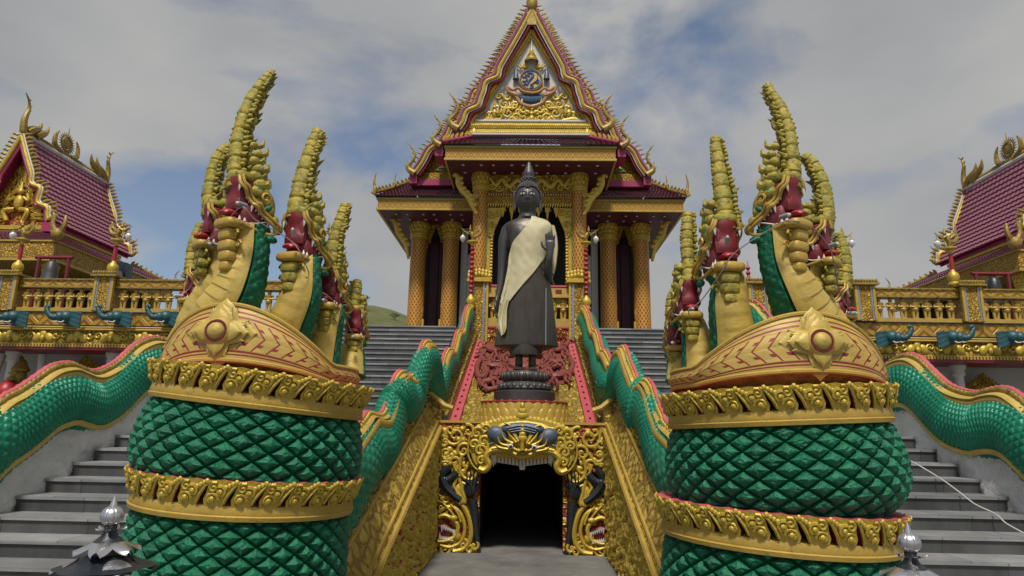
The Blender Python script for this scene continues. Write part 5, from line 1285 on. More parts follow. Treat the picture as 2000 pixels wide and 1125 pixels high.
# --- roof tiers: front plane Y, back Y, half width, eave z, apex z
TIER = [(20.2, 21.9, 2.47, 12.15, 16.75), (21.6, 23.0, 3.24, 12.2, 17.75), (22.6, 29.5, 4.30, 11.55, 18.45)]
MAGY = []
for ti, (y0, y1, hw_, ze, za) in enumerate(TIER):
    b = MB(); un = MB(); SD = {}
    for q in (-1, 1):
        nr = 22; nc = max(5, int((y1 - y0) / .26))
        args = ((AX + q * hw_, y0 + .05, ze), (AX + q * hw_, y1, ze), (AX, y1, za), (AX, y0 + .05, za))
        tiles(b, *args, nr, nc, sag=.16)
        un.grid(lambda u, v: V((AX + q * hw_ * (1 - v) * .985, y0 + .06 + (y1 - y0) * u, ze + (za - ze) * v - .16 - .16 * 2 * v * (1 - v))), 2, 12)
        # bargeboard: a serpent line with two S-bends
        sl = V((-q * hw_, 0, za - ze)); ln = sl.length; sl.normalize(); pn = V((q * (za - ze), 0, hw_)).normalized()
        def bp(t): return V((AX + q * hw_, y0, ze)) + sl * (ln * t) + pn * (-.05 - .10 * 4 * t * (1 - t)) + pn * (-.12 * (exp(-((t - .20) / .05) ** 2) - exp(-((t - .13) / .05) ** 2)) - .13 * (exp(-((t - .44) / .045) ** 2) - exp(-((t - .37) / .05) ** 2)))
        bb = MB(); wl = MB(); sk_ = MB(); fn_ = MB(); mg = MB(); SD[q] = (bb, wl, sk_, fn_, mg)
        pth = [bp(i / 60) for i in range(61)]
        bb.tube(pth, [(.085, .07)] * 61, 8); wl.tube([p - pn * .09 for p in pth], .026, 6)
        mg.tube([p - pn * .20 + V((0, .04, 0)) for p in pth], [(.05, .085)] * 61, 7, up=(0, 1, 0))
        sk_.tube([p + pn * .13 for p in pth], .06, 6, 1)
        spikes(sk_, [p + pn * .15 for p in pth[2:]], int(ln / .19), .25, (pn + V((0, 0, .5))).normalized(), 0, .034)
        finial(fn_, pth[0] + V((q * -.02, -.05, -.05)), 1.35 if ti == 0 else 1.25, q, 0, 0, .08)
    o = link('roof_tier', b, M['tile'], hall, loc=(AX, y0, ze))
    link('roof_underside', un, M['soffit'], o)
    for q in (-1, 1):
        bb, wl, sk_, fn_, mg = SD[q]
        link('bargeboard', bb, M['gold'], o); link('white_edging', wl, M['white'], o); link('flame_row', sk_, [M['gold_old'], M['tile_plum']], o); link('horn_finial', fn_, M['gold_old'], o); link('maroon_board', mg, M['red'], o)
    b = MB()
    for q in (-1, 1): b = MB(); sbx(b, min(q * hw_ - .15, q * hw_ + .13), max(q * hw_ - .15, q * hw_ + .13), y0 + .02, y0 + .9, ze - .42, ze - .06); link('magenta_end_block', b, M['magenta'], o)
    b = MB(); b.blob((AX, y0, za + .12), (.20, .16, .34), 0, None, 14, 10); b.blob((AX, y0, za + .5), (.14, .12, .22), 0, None, 12, 8); finial(b, (AX, y0 - .02, za + .6), 1.5, 0, 0, -1.0, .07); b.box((AX - .16, y0 - .06, za - .75), (AX + .16, y0 + .06, za - .25)); link('apex_ornament', b, M['gold_old'], o)
# --- pediment
PY = 20.48
def PD(px, py, d=0.0): return at(px, py, PY - d)
tri = [(-2.22, 12.16), (2.22, 12.16), (0, 16.0)]
b = MB(); b.prism([(AX + x, z) for x, z in tri][::-1], (0, PY, 0), (1, 0, 0), (0, 0, 1), (0, .2, 0)); ped = link('pediment', b, M['white'], hall, loc=(AX, PY, 12.2))
b = MB()
for q in (-1, 1):
    A_, B_ = V((AX + q * 2.08, PY - .06, 12.35)), V((AX, PY - .06, 15.95)); d = (B_ - A_).normalized(); pn = V((d.z * q, 0, -d.x * q)) * q
    for off, r in ((.0, .085), (.13, .045), (-.12, .04)): b.tube([A_ + V((q * off, 0, 0)), B_ + V((0, 0, off * 1.7))], r, 8)
    n = 46
    for i in range(n): p = A_.lerp(B_, (i + .5) / n); b.blob(p + V((q * .065, -.05, 0)), (.045, .05, .05), 0, None, 6, 5)
link('gold_frame', b, M['gold'], ped)
b = MB(); sd2 = MB()
for q in (-1, 1): b.grid(lambda u, v: V((AX + q * (2.2 + .0) * (1 - v) + q * .20, 20.28 + .2 * u, 12.1 + 4.0 * v)), 2, 10)
link('maroon_strip', b, M['soffit'], ped)
b = MB()
for z0, z1, hw_, yy in ((12.36, 12.46, 2.02, 0), (12.22, 12.34, 2.15, .04), (12.10, 12.2, 2.25, .02), (11.97, 12.08, 2.32, .06)):
    sbx(b, -hw_, hw_, PY - .12 - yy, PY + .05, z0, z1)
n = 64
for i in range(n):
    x = -2.0 + 4.0 * (i + .5) / n; b.blob((AX + x, PY - .16, 12.30), (.03, .05, .06), 0, None, 6, 4); b.blob((AX + x, PY - .20, 12.02), (.03, .05, .06), 0, None, 6, 4)
link('gold_cornice', b, M['gold'], ped)
b = MB(); sbx(b, -1.86, 1.86, PY - .15, PY, 12.465, 12.53); sbx(b, -1.95, 1.95, PY - .40, PY - .1, 11.86, 11.92); link('white_moulding', b, M['white'], ped)
b = MB()      # scrolling foliage and praying figures of the pediment
def pcurl(px, py, r, t, hd, a0=0, th=.05):
    n = 18; c = spiral(t, r * PYM, n, hd, a0); o = PD(px, py, .05); b.tube([o + V((x, -.02, z)) for x, z in c], [(th * .7, th * (1 - .4 * i / n)) for i in range(n)], 6)
PYM = PD(1037, 200).x - PD(1036, 200).x
for q in (0, 1):
    mx_ = (lambda x: x) if q == 0 else (lambda x: 2077 - x); hd = 1 if q == 0 else -1
    for (x, y, r, t, a) in ((955, 228, 9, 1.3, 0), (975, 228, 8, 1.3, 2), (992, 222, 11, 1.5, 1), (1008, 230, 8, 1.3, 0), (1022, 231, 7, 1.2, 3), (985, 205, 9, 1.4, 2), (975, 190, 7, 1.2, 0), (1005, 208, 8, 1.3, 1), (992, 190, 7, 1.2, 3), (1022, 215, 8, 1.3, 2), (1012, 220, 6, 1.2, 0), (968, 215, 7, 1.2, 1), (1028, 222, 5, 1, 0), (1000, 235, 6, 1.2, 0)): pcurl(mx_(x), y, r, t, hd, a if hd > 0 else pi - a)
    b.tube(crv([tuple(PD(mx_(x), y, .06)) for x, y in ((942, 238), (955, 234), (975, 236), (985, 238))], 10), [.09] * 5 + [.08, .07, .06, .05, .03], 7)   # praying figure
    b.blob(PD(mx_(966), 222, .08), (.10, .09, .17), 0, None, 9, 7); b.blob(PD(mx_(966), 210, .08), (.075, .07, .09), 0, None, 9, 7); b.cone(PD(mx_(966), 206, .08), PD(mx_(966), 194, .08), .06)
    b.tube([PD(mx_(960), 219, .1), PD(mx_(973), 221, .16), PD(mx_(977), 214, .16)], [.045, .04, .025], 6)
    for k in range(10): b.tube(crv([tuple(PD(mx_(944 + 8 * k), 236 - 3 * k, .05)), tuple(PD(mx_(948 + 8 * k), 226 - 3.4 * k, .06)), tuple(PD(mx_(945 + 8 * k), 219 - 3.8 * k, .05))], 6), [.05, .05, .045, .035, .02, .006], 5)
b.blob(PD(1038.5, 232, .07), (.10, .08, .13), 0, None, 9, 7); b.blob(PD(1038.5, 222, .07), (.065, .06, .08), 0, None, 8, 6); b.cone(PD(1038.5, 219, .07), PD(1038.5, 212, .07), .04)
b.grid(lambda u, v: PD(1000 + 77 * u, 240 - 34 * v * (1 - .2 * abs(2 * u - 1)), .02 + .02 * sin(u * 40) * sin(v * 20)), 40, 12)
link('gold_foliage', b, M['gold'], ped)
# emblem: disc with a blue scroll figure, tiered crown, two parasols, ribbon
ec = PD(1037, 157, .10); er = 23.5 * PYM
Te = Matrix.Translation(ec) @ Matrix.Rotation(radians(90), 4, 'X')
b = MB(Te); b.lathe([(er, -.08), (er, .03), (er * .93, .06), (er * .86, .03), (.001, .03)], seg=48); em = link('emblem_disc', b, M['yellow'], ped, loc=ec)
b = MB(Te)
b.tube([(er * .84 * cos(2 * pi * i / 48), er * .84 * sin(2 * pi * i / 48), .04) for i in range(48)], er * .045, 6, closed=True)
def es(pts, r, tp=None):
    P = crv([(x * er, y * er, .045) for x, y in pts], 22); b.tube(P, [(r * .75 * er * (tp(i / 21) if tp else 1), .03) for i in range(22)], 6, up=(0, 0, 1))
tpr = lambda t: .35 + .8 * sin(pi * (.1 + .8 * t))
es([(-.32, .62), (.05, .62), (.16, .35), (.0, .1), (-.18, -.15), (-.28, -.45)], .13, tpr); es([(-.72, .25), (-.45, .25), (-.3, .05), (-.5, -.15), (-.7, -.1)], .07); es([(.55, .45), (.5, .0), (.2, -.3), (-.05, -.45)], .05)
es([(-.1, -.72), (.1, -.78), (.2, -.6), (.05, -.5), (-.02, -.62)], .06); es([(.35, -.2), (.6, -.25), (.65, -.05), (.5, 0)], .07); es([(-.6, -.5), (-.45, -.35), (-.3, -.5)], .08); es([(-.5, .5), (-.2, .35), (-.1, .45)], .05)
link('blue_scroll_figure', b, M['blue_enamel'], em)
b = MB(); o = PD(1038, 122, .1)
b.lathe([(.24, 0), (.25, .05), (.20, .08), (.20, .14), (.14, .2), (.155, .24), (.10, .29), (.11, .33), (.06, .39), (.07, .43), (.035, .52), (.02, .75), (.004, .95)], tuple(o), 20)
for q in (-1, 1):
    for k in range(4): a = PD(1038 + q * (10 + 3.5 * k), 133, .08); b.cone(a, a + V((q * .05 * k, 0, .22 - .02 * k)), .05)
link('tiered_crown', b, M['gold'], em)
b = MB()
for q in (-1, 1):
    o = PD(1037.5 + q * 30, 170, .08); b.tube([o, o + V((0, 0, .3))], .02, 6); b.lathe([(.11, .28), (.10, .36), (.075, .52), (.055, .58), (.04, .68), (.003, .86)], tuple(o), 14)
link('small_parasol', b, M['slate'], em)
b = MB()
for q in (-1, 1): b.tube(crv([tuple(PD(1037.5 + q * x, y, .12)) for x, y in ((0, 182), (15, 179), (26, 172), (36, 176), (47, 170), (45, 178), (34, 184), (24, 186))], 30), [(.055, .05)] * 30, 7)
for q in (-1, 1): b.tube(crv([tuple(PD(1037.5 + q * x, y, .10)) for x, y in ((42, 182), (30, 188), (22, 200), (10, 206), (0, 208))], 20), [(.05, .06)] * 20, 7)
link('pink_ribbon', b, M['relief_gold'], em)
b = MB(); b.blob(PD(1037.5, 192, .06), (24 * PYM, .05, 11 * PYM), 0, None, 16, 8); link('navy_field', b, M['navy'], em)
# --- skirt roof, fascia and ceiling of the portico
b = MB(); tiles(b, (AX - 2.86, 19.55, 11.27), (AX + 2.86, 19.55, 11.27), (AX + 1.9, 20.45, 11.86), (AX - 1.9, 20.45, 11.86), 5, 34, h=.04)
for q in (-1, 1): tiles(b, *((AX + q * 2.86, 19.55, 11.27), (AX + q * 2.86, 22.4, 11.27), (AX + q * 1.9, 22.4, 11.86), (AX + q * 1.9, 20.45, 11.86)), 5, 16, h=.04)
sk1 = link('portico_roof', b, M['tile'], hall, loc=(AX, 19.55, 11.3))
b = MB()
for q in (-1, 1): b.tube([(AX + q * 2.84, 19.6, 11.36), (AX + q * 1.9, 20.4, 11.95)], .07, 8); b.tube([(AX - 1.9, 20.4, 11.9), (AX + 1.9, 20.4, 11.9)], .04, 6)
link('magenta_hip', b, M['magenta'], sk1)
for q in (-1, 1): b = MB(); spikes(b, [V((AX + q * 1.9, 20.4, 12.0)), V((AX + q * 2.84, 19.6, 11.42))], 8, .16, (0, 0, 1), 0, .05); b.blob((AX + q * 1.9, 20.36, 12.03), (.12, .1, .2), 0, None, 9, 7); link('gold_hip_cresting', b, M['gold'], sk1)
def fascia(par, x0, x1, y, z0, z1, nu, yend, sides=True):
    b = MB(); b.grid(lambda u, v: V((x0 + (x1 - x0) * u, y, z0 + (z1 - z0) * v)), 10, 1, uvs=(nu, 1.5))
    if sides:
        k = nu * (yend - y) / (x1 - x0)
        for x in (x0, x1): b.grid(lambda u, v: V((x, y + (yend - y) * u, z0 + (z1 - z0) * v)), 10, 1, uvs=(k, 1.5))
    f = link('gold_fascia', b, M['bandpat'], par)
    b = MB()
    for z, hgt, pr in ((z0 - .05, .07, .03), (z1 - .03, .05, .04)): b.box((x0 - pr, y - pr, z), (x1 + pr, y + .04, z + hgt)); [b.box((x - pr, y + .041, z), (x + pr, yend, z + hgt)) for x in (x0, x1) if sides]
    link('gold_moulding', b, M['yellow'], f)
    b = MB(); b.box((x0 - .05, y - .05, z1 + .021), (x1 + .05, y + .02, z1 + .055)); link('green_moulding', b, M['lgreen'], f)
    return f
fascia(hall, AX - 2.74, AX + 2.74, 19.68, 10.82, 11.22, 26, 22.4)
b = MB(); sbx(b, -2.72, 2.72, 19.69, 22.5, 10.80, 10.815 + .02); link('portico_ceiling', b, M['soffit'], hall)
b = MB()
for x in (-2.2, -1.6, -1.2, -.6, .6, 1.2, 1.6, 2.2, -.22, .22):
    for y in (20.1, 20.75): b.lathe([(.055, 10.785), (.05, 10.77), (.001, 10.77)], (AX + x, y, 0), 10)
link('ceiling_rosette', b, M['white'], hall)
for q in (-1, 1):      # portico columns and their brackets
    column_parts(hall, AX + q * 1.66, 21.0, ZF, 10.80, .265)
    b = MB()
    P = crv([tuple(at(1035.5 + q * x, y + (2 if q > 0 else 0), 20.6)) for x, y in ((150, 345), (146, 341), (141, 346), (140, 358), (133, 372), (124, 381), (117, 392), (112, 405), (104, 418))], 34)
    b.tube(P, [(.06, .05 + .05 * sin(pi * i / 33)) for i in range(34)], 8)
    for k in range(7): o = V(P[10 + k * 3]); b.blob(o + V((-q * .07, 0, .05)), (.10, .06, .09), 0, None, 8, 6)
    for (x, y, r) in ((126, 374, .12), (118, 384, .13), (110, 395, .11), (108, 382, .09)): o = at(1035.5 + q * x, y, 20.62); b.tube([o + V((a, 0, c)) for a, c in spiral(1.3, r, 14, q)], .03, 6)
    link('naga_bracket', b, M['gold'], hall)
    # wing columns
    for x in (4.22, 2.98): column_parts(hall, AX + q * x, 24.0, ZF, 10.02, .315)
    column_parts(hall, AX + q * 4.22, 27.2, ZF, 10.02, .315)
    b = MB()
    P = crv([tuple(at(1036 + q * x, y + (5 if q > 0 else 0), 23.4)) for x, y in ((274, 430), (268, 428), (262, 440), (258, 456), (250, 468), (243, 482), (238, 505))], 26)
    b.tube(P, [(.06, .05 + .05 * sin(pi * i / 25)) for i in range(26)], 8)
    for k in range(5): o = V(P[8 + k * 3]); b.blob(o + V((-q * .08, 0, .04)), (.11, .06, .10), 0, None, 8, 6)
    link('naga_bracket', b, M['gold'], hall)
    T = Matrix.Translation((AX, 0, 0)) @ SIDE(q)
    b = MB(T)      # pointed arch of the wing
    for k in (-1, 1):
        c = -3.60
        poly = [(c + k * .62, ZF), (c + k * .36, ZF), (c + k * .33, 7.0), (c + k * .35, 8.7), (c + k * .30, 9.2), (c + k * .14, 9.55), (c + k * .02, 9.9), (c, 10.0), (c + k * .62, 10.0)]
        b.prism(poly if k < 0 else poly[::-1], (0, 24.06, 0), (1, 0, 0), (0, 0, 1), (0, .12, 0))
        for i in range(22): b.blob((c + k * (.37 + .0 * i), 24.02, 6.3 + i * .12), (.05, .05, .06), 0, None, 6, 5)
        for (dx, z, r) in ((.30, 9.35, .12), (.42, 9.1, .12), (.48, 9.5, .14), (.2, 9.7, .1)): b.tube([(c + k * dx + a * 1, 24.01, z + e_) for a, e_ in spiral(1.3, r, 14, k)], .03, 6)
    link('pointed_arch', b, M['carved_fine'], hall)
    b = MB(T)
    for x in (-3.98, -3.22):
        b.tube(crv([(x, 23.9, 6.3), (x + .02, 23.88, 6.6), (x - .02, 23.88, 6.8), (x, 23.88, 7.05)], 8), [.05, .07, .06, .07, .055, .04, .02, .005], 7)
        b.box((x - .10, 23.86, ZF), (x + .10, 24.04, 6.28))
    link('arch_foot', b, M['column'], hall)
    b = MB(T)
    for x in (-3.78, -3.42): b.box((x - .16, 25.2, ZF), (x + .16, 25.26, 9.6))
    link('door_leaf', b, M['maroon_cloth'], hall)
    b = MB(T); b.box((-2.62, 24.3, ZF), (-2.38, 24.5, 10.0)); b.box((-2.37, 24.35, 7.2), (-1.7, 24.5, 8.9)); b.box((-2.37, 24.3, 7.05), (-1.7, 24.52, 7.15)); link('grey_pilaster', b, M['render_wall'], hall)
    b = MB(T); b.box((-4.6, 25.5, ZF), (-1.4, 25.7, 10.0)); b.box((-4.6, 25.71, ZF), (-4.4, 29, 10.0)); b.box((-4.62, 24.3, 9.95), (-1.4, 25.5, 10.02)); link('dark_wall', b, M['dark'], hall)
    # wing roof
    b = MB(T)
    tiles(b, (-5.55, 22.2, 10.47), (-2.1, 22.2, 10.47), (-2.1, 24.2, 11.72), (-4.68, 24.2, 11.72), 11, 26, h=.045)
    tiles(b, (-5.55, 28.6, 10.47), (-5.55, 22.2, 10.47), (-4.68, 24.2, 11.72), (-4.68, 27, 11.72), 11, 30, h=.045)
    wr = link('wing_roof', b, M['tile'], hall)
    b = MB(T); P = [V((-5.6, 22.15, 10.58)), V((-5.2, 22.95, 11.05)), V((-4.7, 24.15, 11.82))]
    b.tube(P, .07, 8); spikes(b, P, 11, .20, (0, 0, 1), 0, .06); finial(b, (-5.62, 22.1, 10.5), .85, -.0 + .3, 0, 0, .10); finial(b, (-4.7, 24.1, 11.9), .75, .3, 0, 0, .09); finial(b, (-5.1, 23.1, 11.2), .5, .4, 0, 0, .08)
    link('gold_hip_cresting', b, M['gold_old'], wr)
    b = MB(T)      # gold gable panel behind the portico eave and the magenta beam under it
    b.prism([(-4.15, 11.5), (-2.3, 11.5), (-2.3, 14.5), (-2.55, 14.2)], (0, 22.95, 0), (1, 0, 0), (0, 0, 1), (0, .1, 0)); b.box((-4.2, 22.80, 11.36), (-2.2, 22.95, 11.62)); link('gable_panel', b, M['bandpat'] if False else M['carved_fine'], hall)
    b = MB(T); b.prism([(-3.55, 11.75), (-2.75, 11.75), (-2.75, 12.75)], (0, 22.93, 0), (1, 0, 0), (0, 0, 1), (0, -.03, 0)); link('green_frame', b, M['lgreen'], hall)
    b = MB(T); b.prism([(-3.42, 11.83), (-2.8, 11.83), (-2.8, 12.6)], (0, 22.895, 0), (1, 0, 0), (0, 0, 1), (0, -.03, 0)); link('gold_fill', b, M['carved'], hall)
    b = MB(T); b.box((-4.35, 22.78, 11.12), (-2.1, 24.2, 11.355)); link('magenta_beam', b, M['magenta'], hall)
    b = MB(T)
    for x in (-4.9, -4.5, -3.9, -3.5, -2.9, -2.5):
        for y in (22.8, 23.4): b.lathe([(.05, 9.985), (.045, 9.97), (.001, 9.97)], (x, y, 0), 9)
    link('ceiling_rosette', b, M['white'], hall)
    b = MB(T); b.box((-5.44, 22.35, 10.0), (-2.0, 29, 10.02)); link('wing_ceiling', b, M['soffit'], hall)
    x0, x1 = sorted((AX + q * 5.48, AX + q * 2.05)); yy = 22.32
    b = MB(); b.grid(lambda u, v: V((x0 + (x1 - x0) * u, yy, 10.02 + .40 * v)), 10, 1, uvs=(16, 1.5)); xo = AX + q * 5.48
    b.grid(lambda u, v: V((xo, yy + 6.4 * u, 10.02 + .40 * v)), 10, 1, uvs=(30, 1.5)); f = link('gold_fascia', b, M['bandpat'], hall)
    b = MB(T)
    for z, hgt in ((9.98, .07), (10.37, .04)): b.box((-5.53, 22.28, z), (-2.05, 22.36, z + hgt)); b.box((-5.53, 22.361, z), (-5.44, 28.7, z + hgt))
    link('gold_moulding', b, M['yellow'], f)
    b = MB(T); b.box((-5.55, 22.26, 10.411), (-2.05, 22.4, 10.445)); link('green_moulding', b, M['lgreen'], f)
# --- portico beam, arch and dark interior
b = MB(); sbx(b, -1.45, 1.45, 20.95, 21.1, 10.14, 10.80); bm_ = link('carved_beam', b, M['carved_gold'], hall)
b = MB()
for q in (-1, 1):
    P = crv([(AX + q * x, 20.9, z) for x, z in ((.1, 10.3), (.4, 10.6), (.7, 10.35), (.95, 10.6), (1.15, 10.4), (1.35, 10.65))], 40); b.tube(P, [(.05, .10 - .05 * i / 40) for i in range(40)], 8)
    for (x, z, r) in ((.25, 10.6, .14), (.55, 10.3, .13), (.8, 10.65, .12), (1.05, 10.3, .13), (1.3, 10.35, .12), (.1, 10.5, .1)): b.tube([(AX + q * x + a, 20.9, z + c) for a, c in spiral(1.4, r, 16, q)], .035, 6)
link('dragon_scrolls', b, M['gold'], bm_)
b = MB(); sbx(b, -1.45, 1.45, 20.90, 21.1, 9.74, 10.0); link('gold_band', b, M['bandpat'] if False else M['carved_fine'], hall)
b = MB(); sbx(b, -1.45, 1.45, 20.92, 21.1, 10.001, 10.139); link('red_band', b, M['red'], hall)
b = MB()
for i in range(34):
    x = -1.42 + 2.84 * (i + .5) / 34; b.cone((AX + x, 20.93, 9.745), (AX + x - .03, 20.92, 9.60), .045, 0, 5); b.blob((AX + x, 20.90, 10.07), (.03, .03, .06), 0, None, 6, 4)
for i in range(7):
    x = -.9 + 1.8 * i / 6; b.tube([(AX + x, 20.95, 9.6), (AX + x, 20.95, 9.45), (AX + x, 20.95, 9.15 if i % 2 else 9.28)], [.10, .06, .008], 6)
    b.tube([(AX + x + a, 20.95, 9.5 + c) for a, c in spiral(1.2, .10, 10)], .022, 5)
for q in (-1, 1):
    poly = [(q * 1.46, ZF), (q * 1.27, ZF), (q * 1.24, 8.2), (q * 1.18, 8.8), (q * 1.0, 9.25), (q * .80, 9.62), (q * 1.46, 9.62)]
    b.prism([(AX + x, z) for x, z in (poly if q < 0 else poly[::-1])], (0, 20.98, 0), (1, 0, 0), (0, 0, 1), (0, .1, 0))
    for i in range(30): b.blob((AX + q * 1.25, 20.96, 5.4 + i * .11), (.055, .04, .055), 0, None, 6, 5)
    for (x, z, r) in ((1.28, 9.4, .15), (1.08, 9.45, .12), (1.25, 9.05, .12), (1.3, 8.7, .1)): b.tube([(AX + q * x + a, 20.95, z + c) for a, c in spiral(1.4, r, 14, q)], .03, 6)
link('hanging_lace', b, M['gold'], hall)
b = MB()
for q in (-1, 1): sbx(b, min(q * 1.41, q * 1.47), max(q * 1.41, q * 1.47), 20.90, 20.975, ZF, 9.6)
link('green_edge', b, M['lgreen'], hall)
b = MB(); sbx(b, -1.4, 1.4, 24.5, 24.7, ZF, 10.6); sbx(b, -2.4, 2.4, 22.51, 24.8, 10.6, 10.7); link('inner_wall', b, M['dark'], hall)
b = MB()
for q in (-1, 1): b.tube(crv([(AX + q * x, 24.42, z) for x, z in ((1.05, 6.6), (1.0, 7.6), (.75, 8.2), (.45, 8.5), (.3, 8.9), (0, 9.5))], 24), .05, 6); b.tube(crv([(AX + q * x, 24.42, z) for x, z in ((.8, 6.6), (.75, 7.4), (.45, 7.9), (0, 8.5))], 20), .03, 6)
sbx(b, -1.4, 1.4, 24.40, 24.48, 7.0, 7.25); sbx(b, -1.4, 1.4, 24.40, 24.48, 6.1, 6.2); link('inner_arch', b, M['gold_old'], hall)
# --- balustrade before the hall
cb = thing('portico_balustrade', 'short gold balustrade with guardian figures behind the dark statue', 'balustrade', (AX, 20.3, ZF))
BY = 20.28
b = MB(); sbx(b, -1.27, 1.27, BY, BY + .3, 6.46, 6.72); link('top_rail', b, M['bandpat'] if False else M['yellow'], cb)
b = MB(); sbx(b, -1.27, 1.27, BY - .02, BY + .3, 6.74, 6.80); sbx(b, -1.27, 1.27, BY - .04, BY + .3, 5.42, 5.47); link('pink_moulding', b, M['pink'], cb)
b = MB(); sbx(b, -1.27, 1.27, BY - .02, BY + .3, 5.471, 5.72); sbx(b, -1.27, 1.27, BY - .03, BY + .3, 6.40, 6.459); link('base_rail', b, M['yellow'], cb)
b = MB(); sbx(b, -1.32, 1.32, BY, BY + .3, 4.9, 5.419)
for q in (-1, 1):
    for k in range(5): o = V((AX + q * .88, BY - .02, 5.12)); b.tube([o + V((cos(a / 12 * pi) * (.07 + .055 * k), -.02, sin(a / 12 * pi) * (.07 + .055 * k))) for a in range(13)], .022, 5)
link('carved_base', b, M['carved'], cb)
b = MB()
for q in (-1, 1):
    for x in (.25, .6, .95): 
        if False: pass
        b.box((AX + q * x - .10, BY - .012, 6.53), (AX + q * x + .10, BY - .002, 6.66))
link('red_inlay', b, M['red'], cb)
for x in (-1.10, -.80, -.45, .55, .80, 1.10): put_figure(cb, V((AX + x, BY + .12, 5.72)), .66)
for q in (-1, 1):
    x = AX + q * 1.57
    b = MB(); b.box((x - .30, BY - .1, 4.9), (x + .30, BY + .42, 6.86)); p = link('post', b, M['carved_fine'], cb)
    b = MB(); b.box((x - .38, BY - .2, 6.861), (x + .38, BY + .5, 6.95)); b.box((x - .33, BY - .15, 6.951), (x + .33, BY + .45, 7.0))
    for i in range(7):
        for k in (0, 1): b.blob((x - .32 + i * .107, BY - .12 + .06 * k, 7.05 + .12 * k + .05 * (3 - abs(i - 3)) * .5), (.06, .05, .09), 0, None, 7, 5)
    link('post_cap', b, M['gold'], p)
    b = MB()
    for k in (-1, 1): b.box((x + k * .17 - .03, BY - .125, 5.0), (x + k * .17 + .03, BY - .103, 6.82))
    link('mosaic_strip', b, M['silver_edge'], p)
    b = MB()
    for k in (-1, 1): b.box((x + k * .27 - .035, BY - .135, 4.95), (x + k * .27 + .035, BY - .102, 6.84))
    link('post_edge', b, M['yellow'], p)
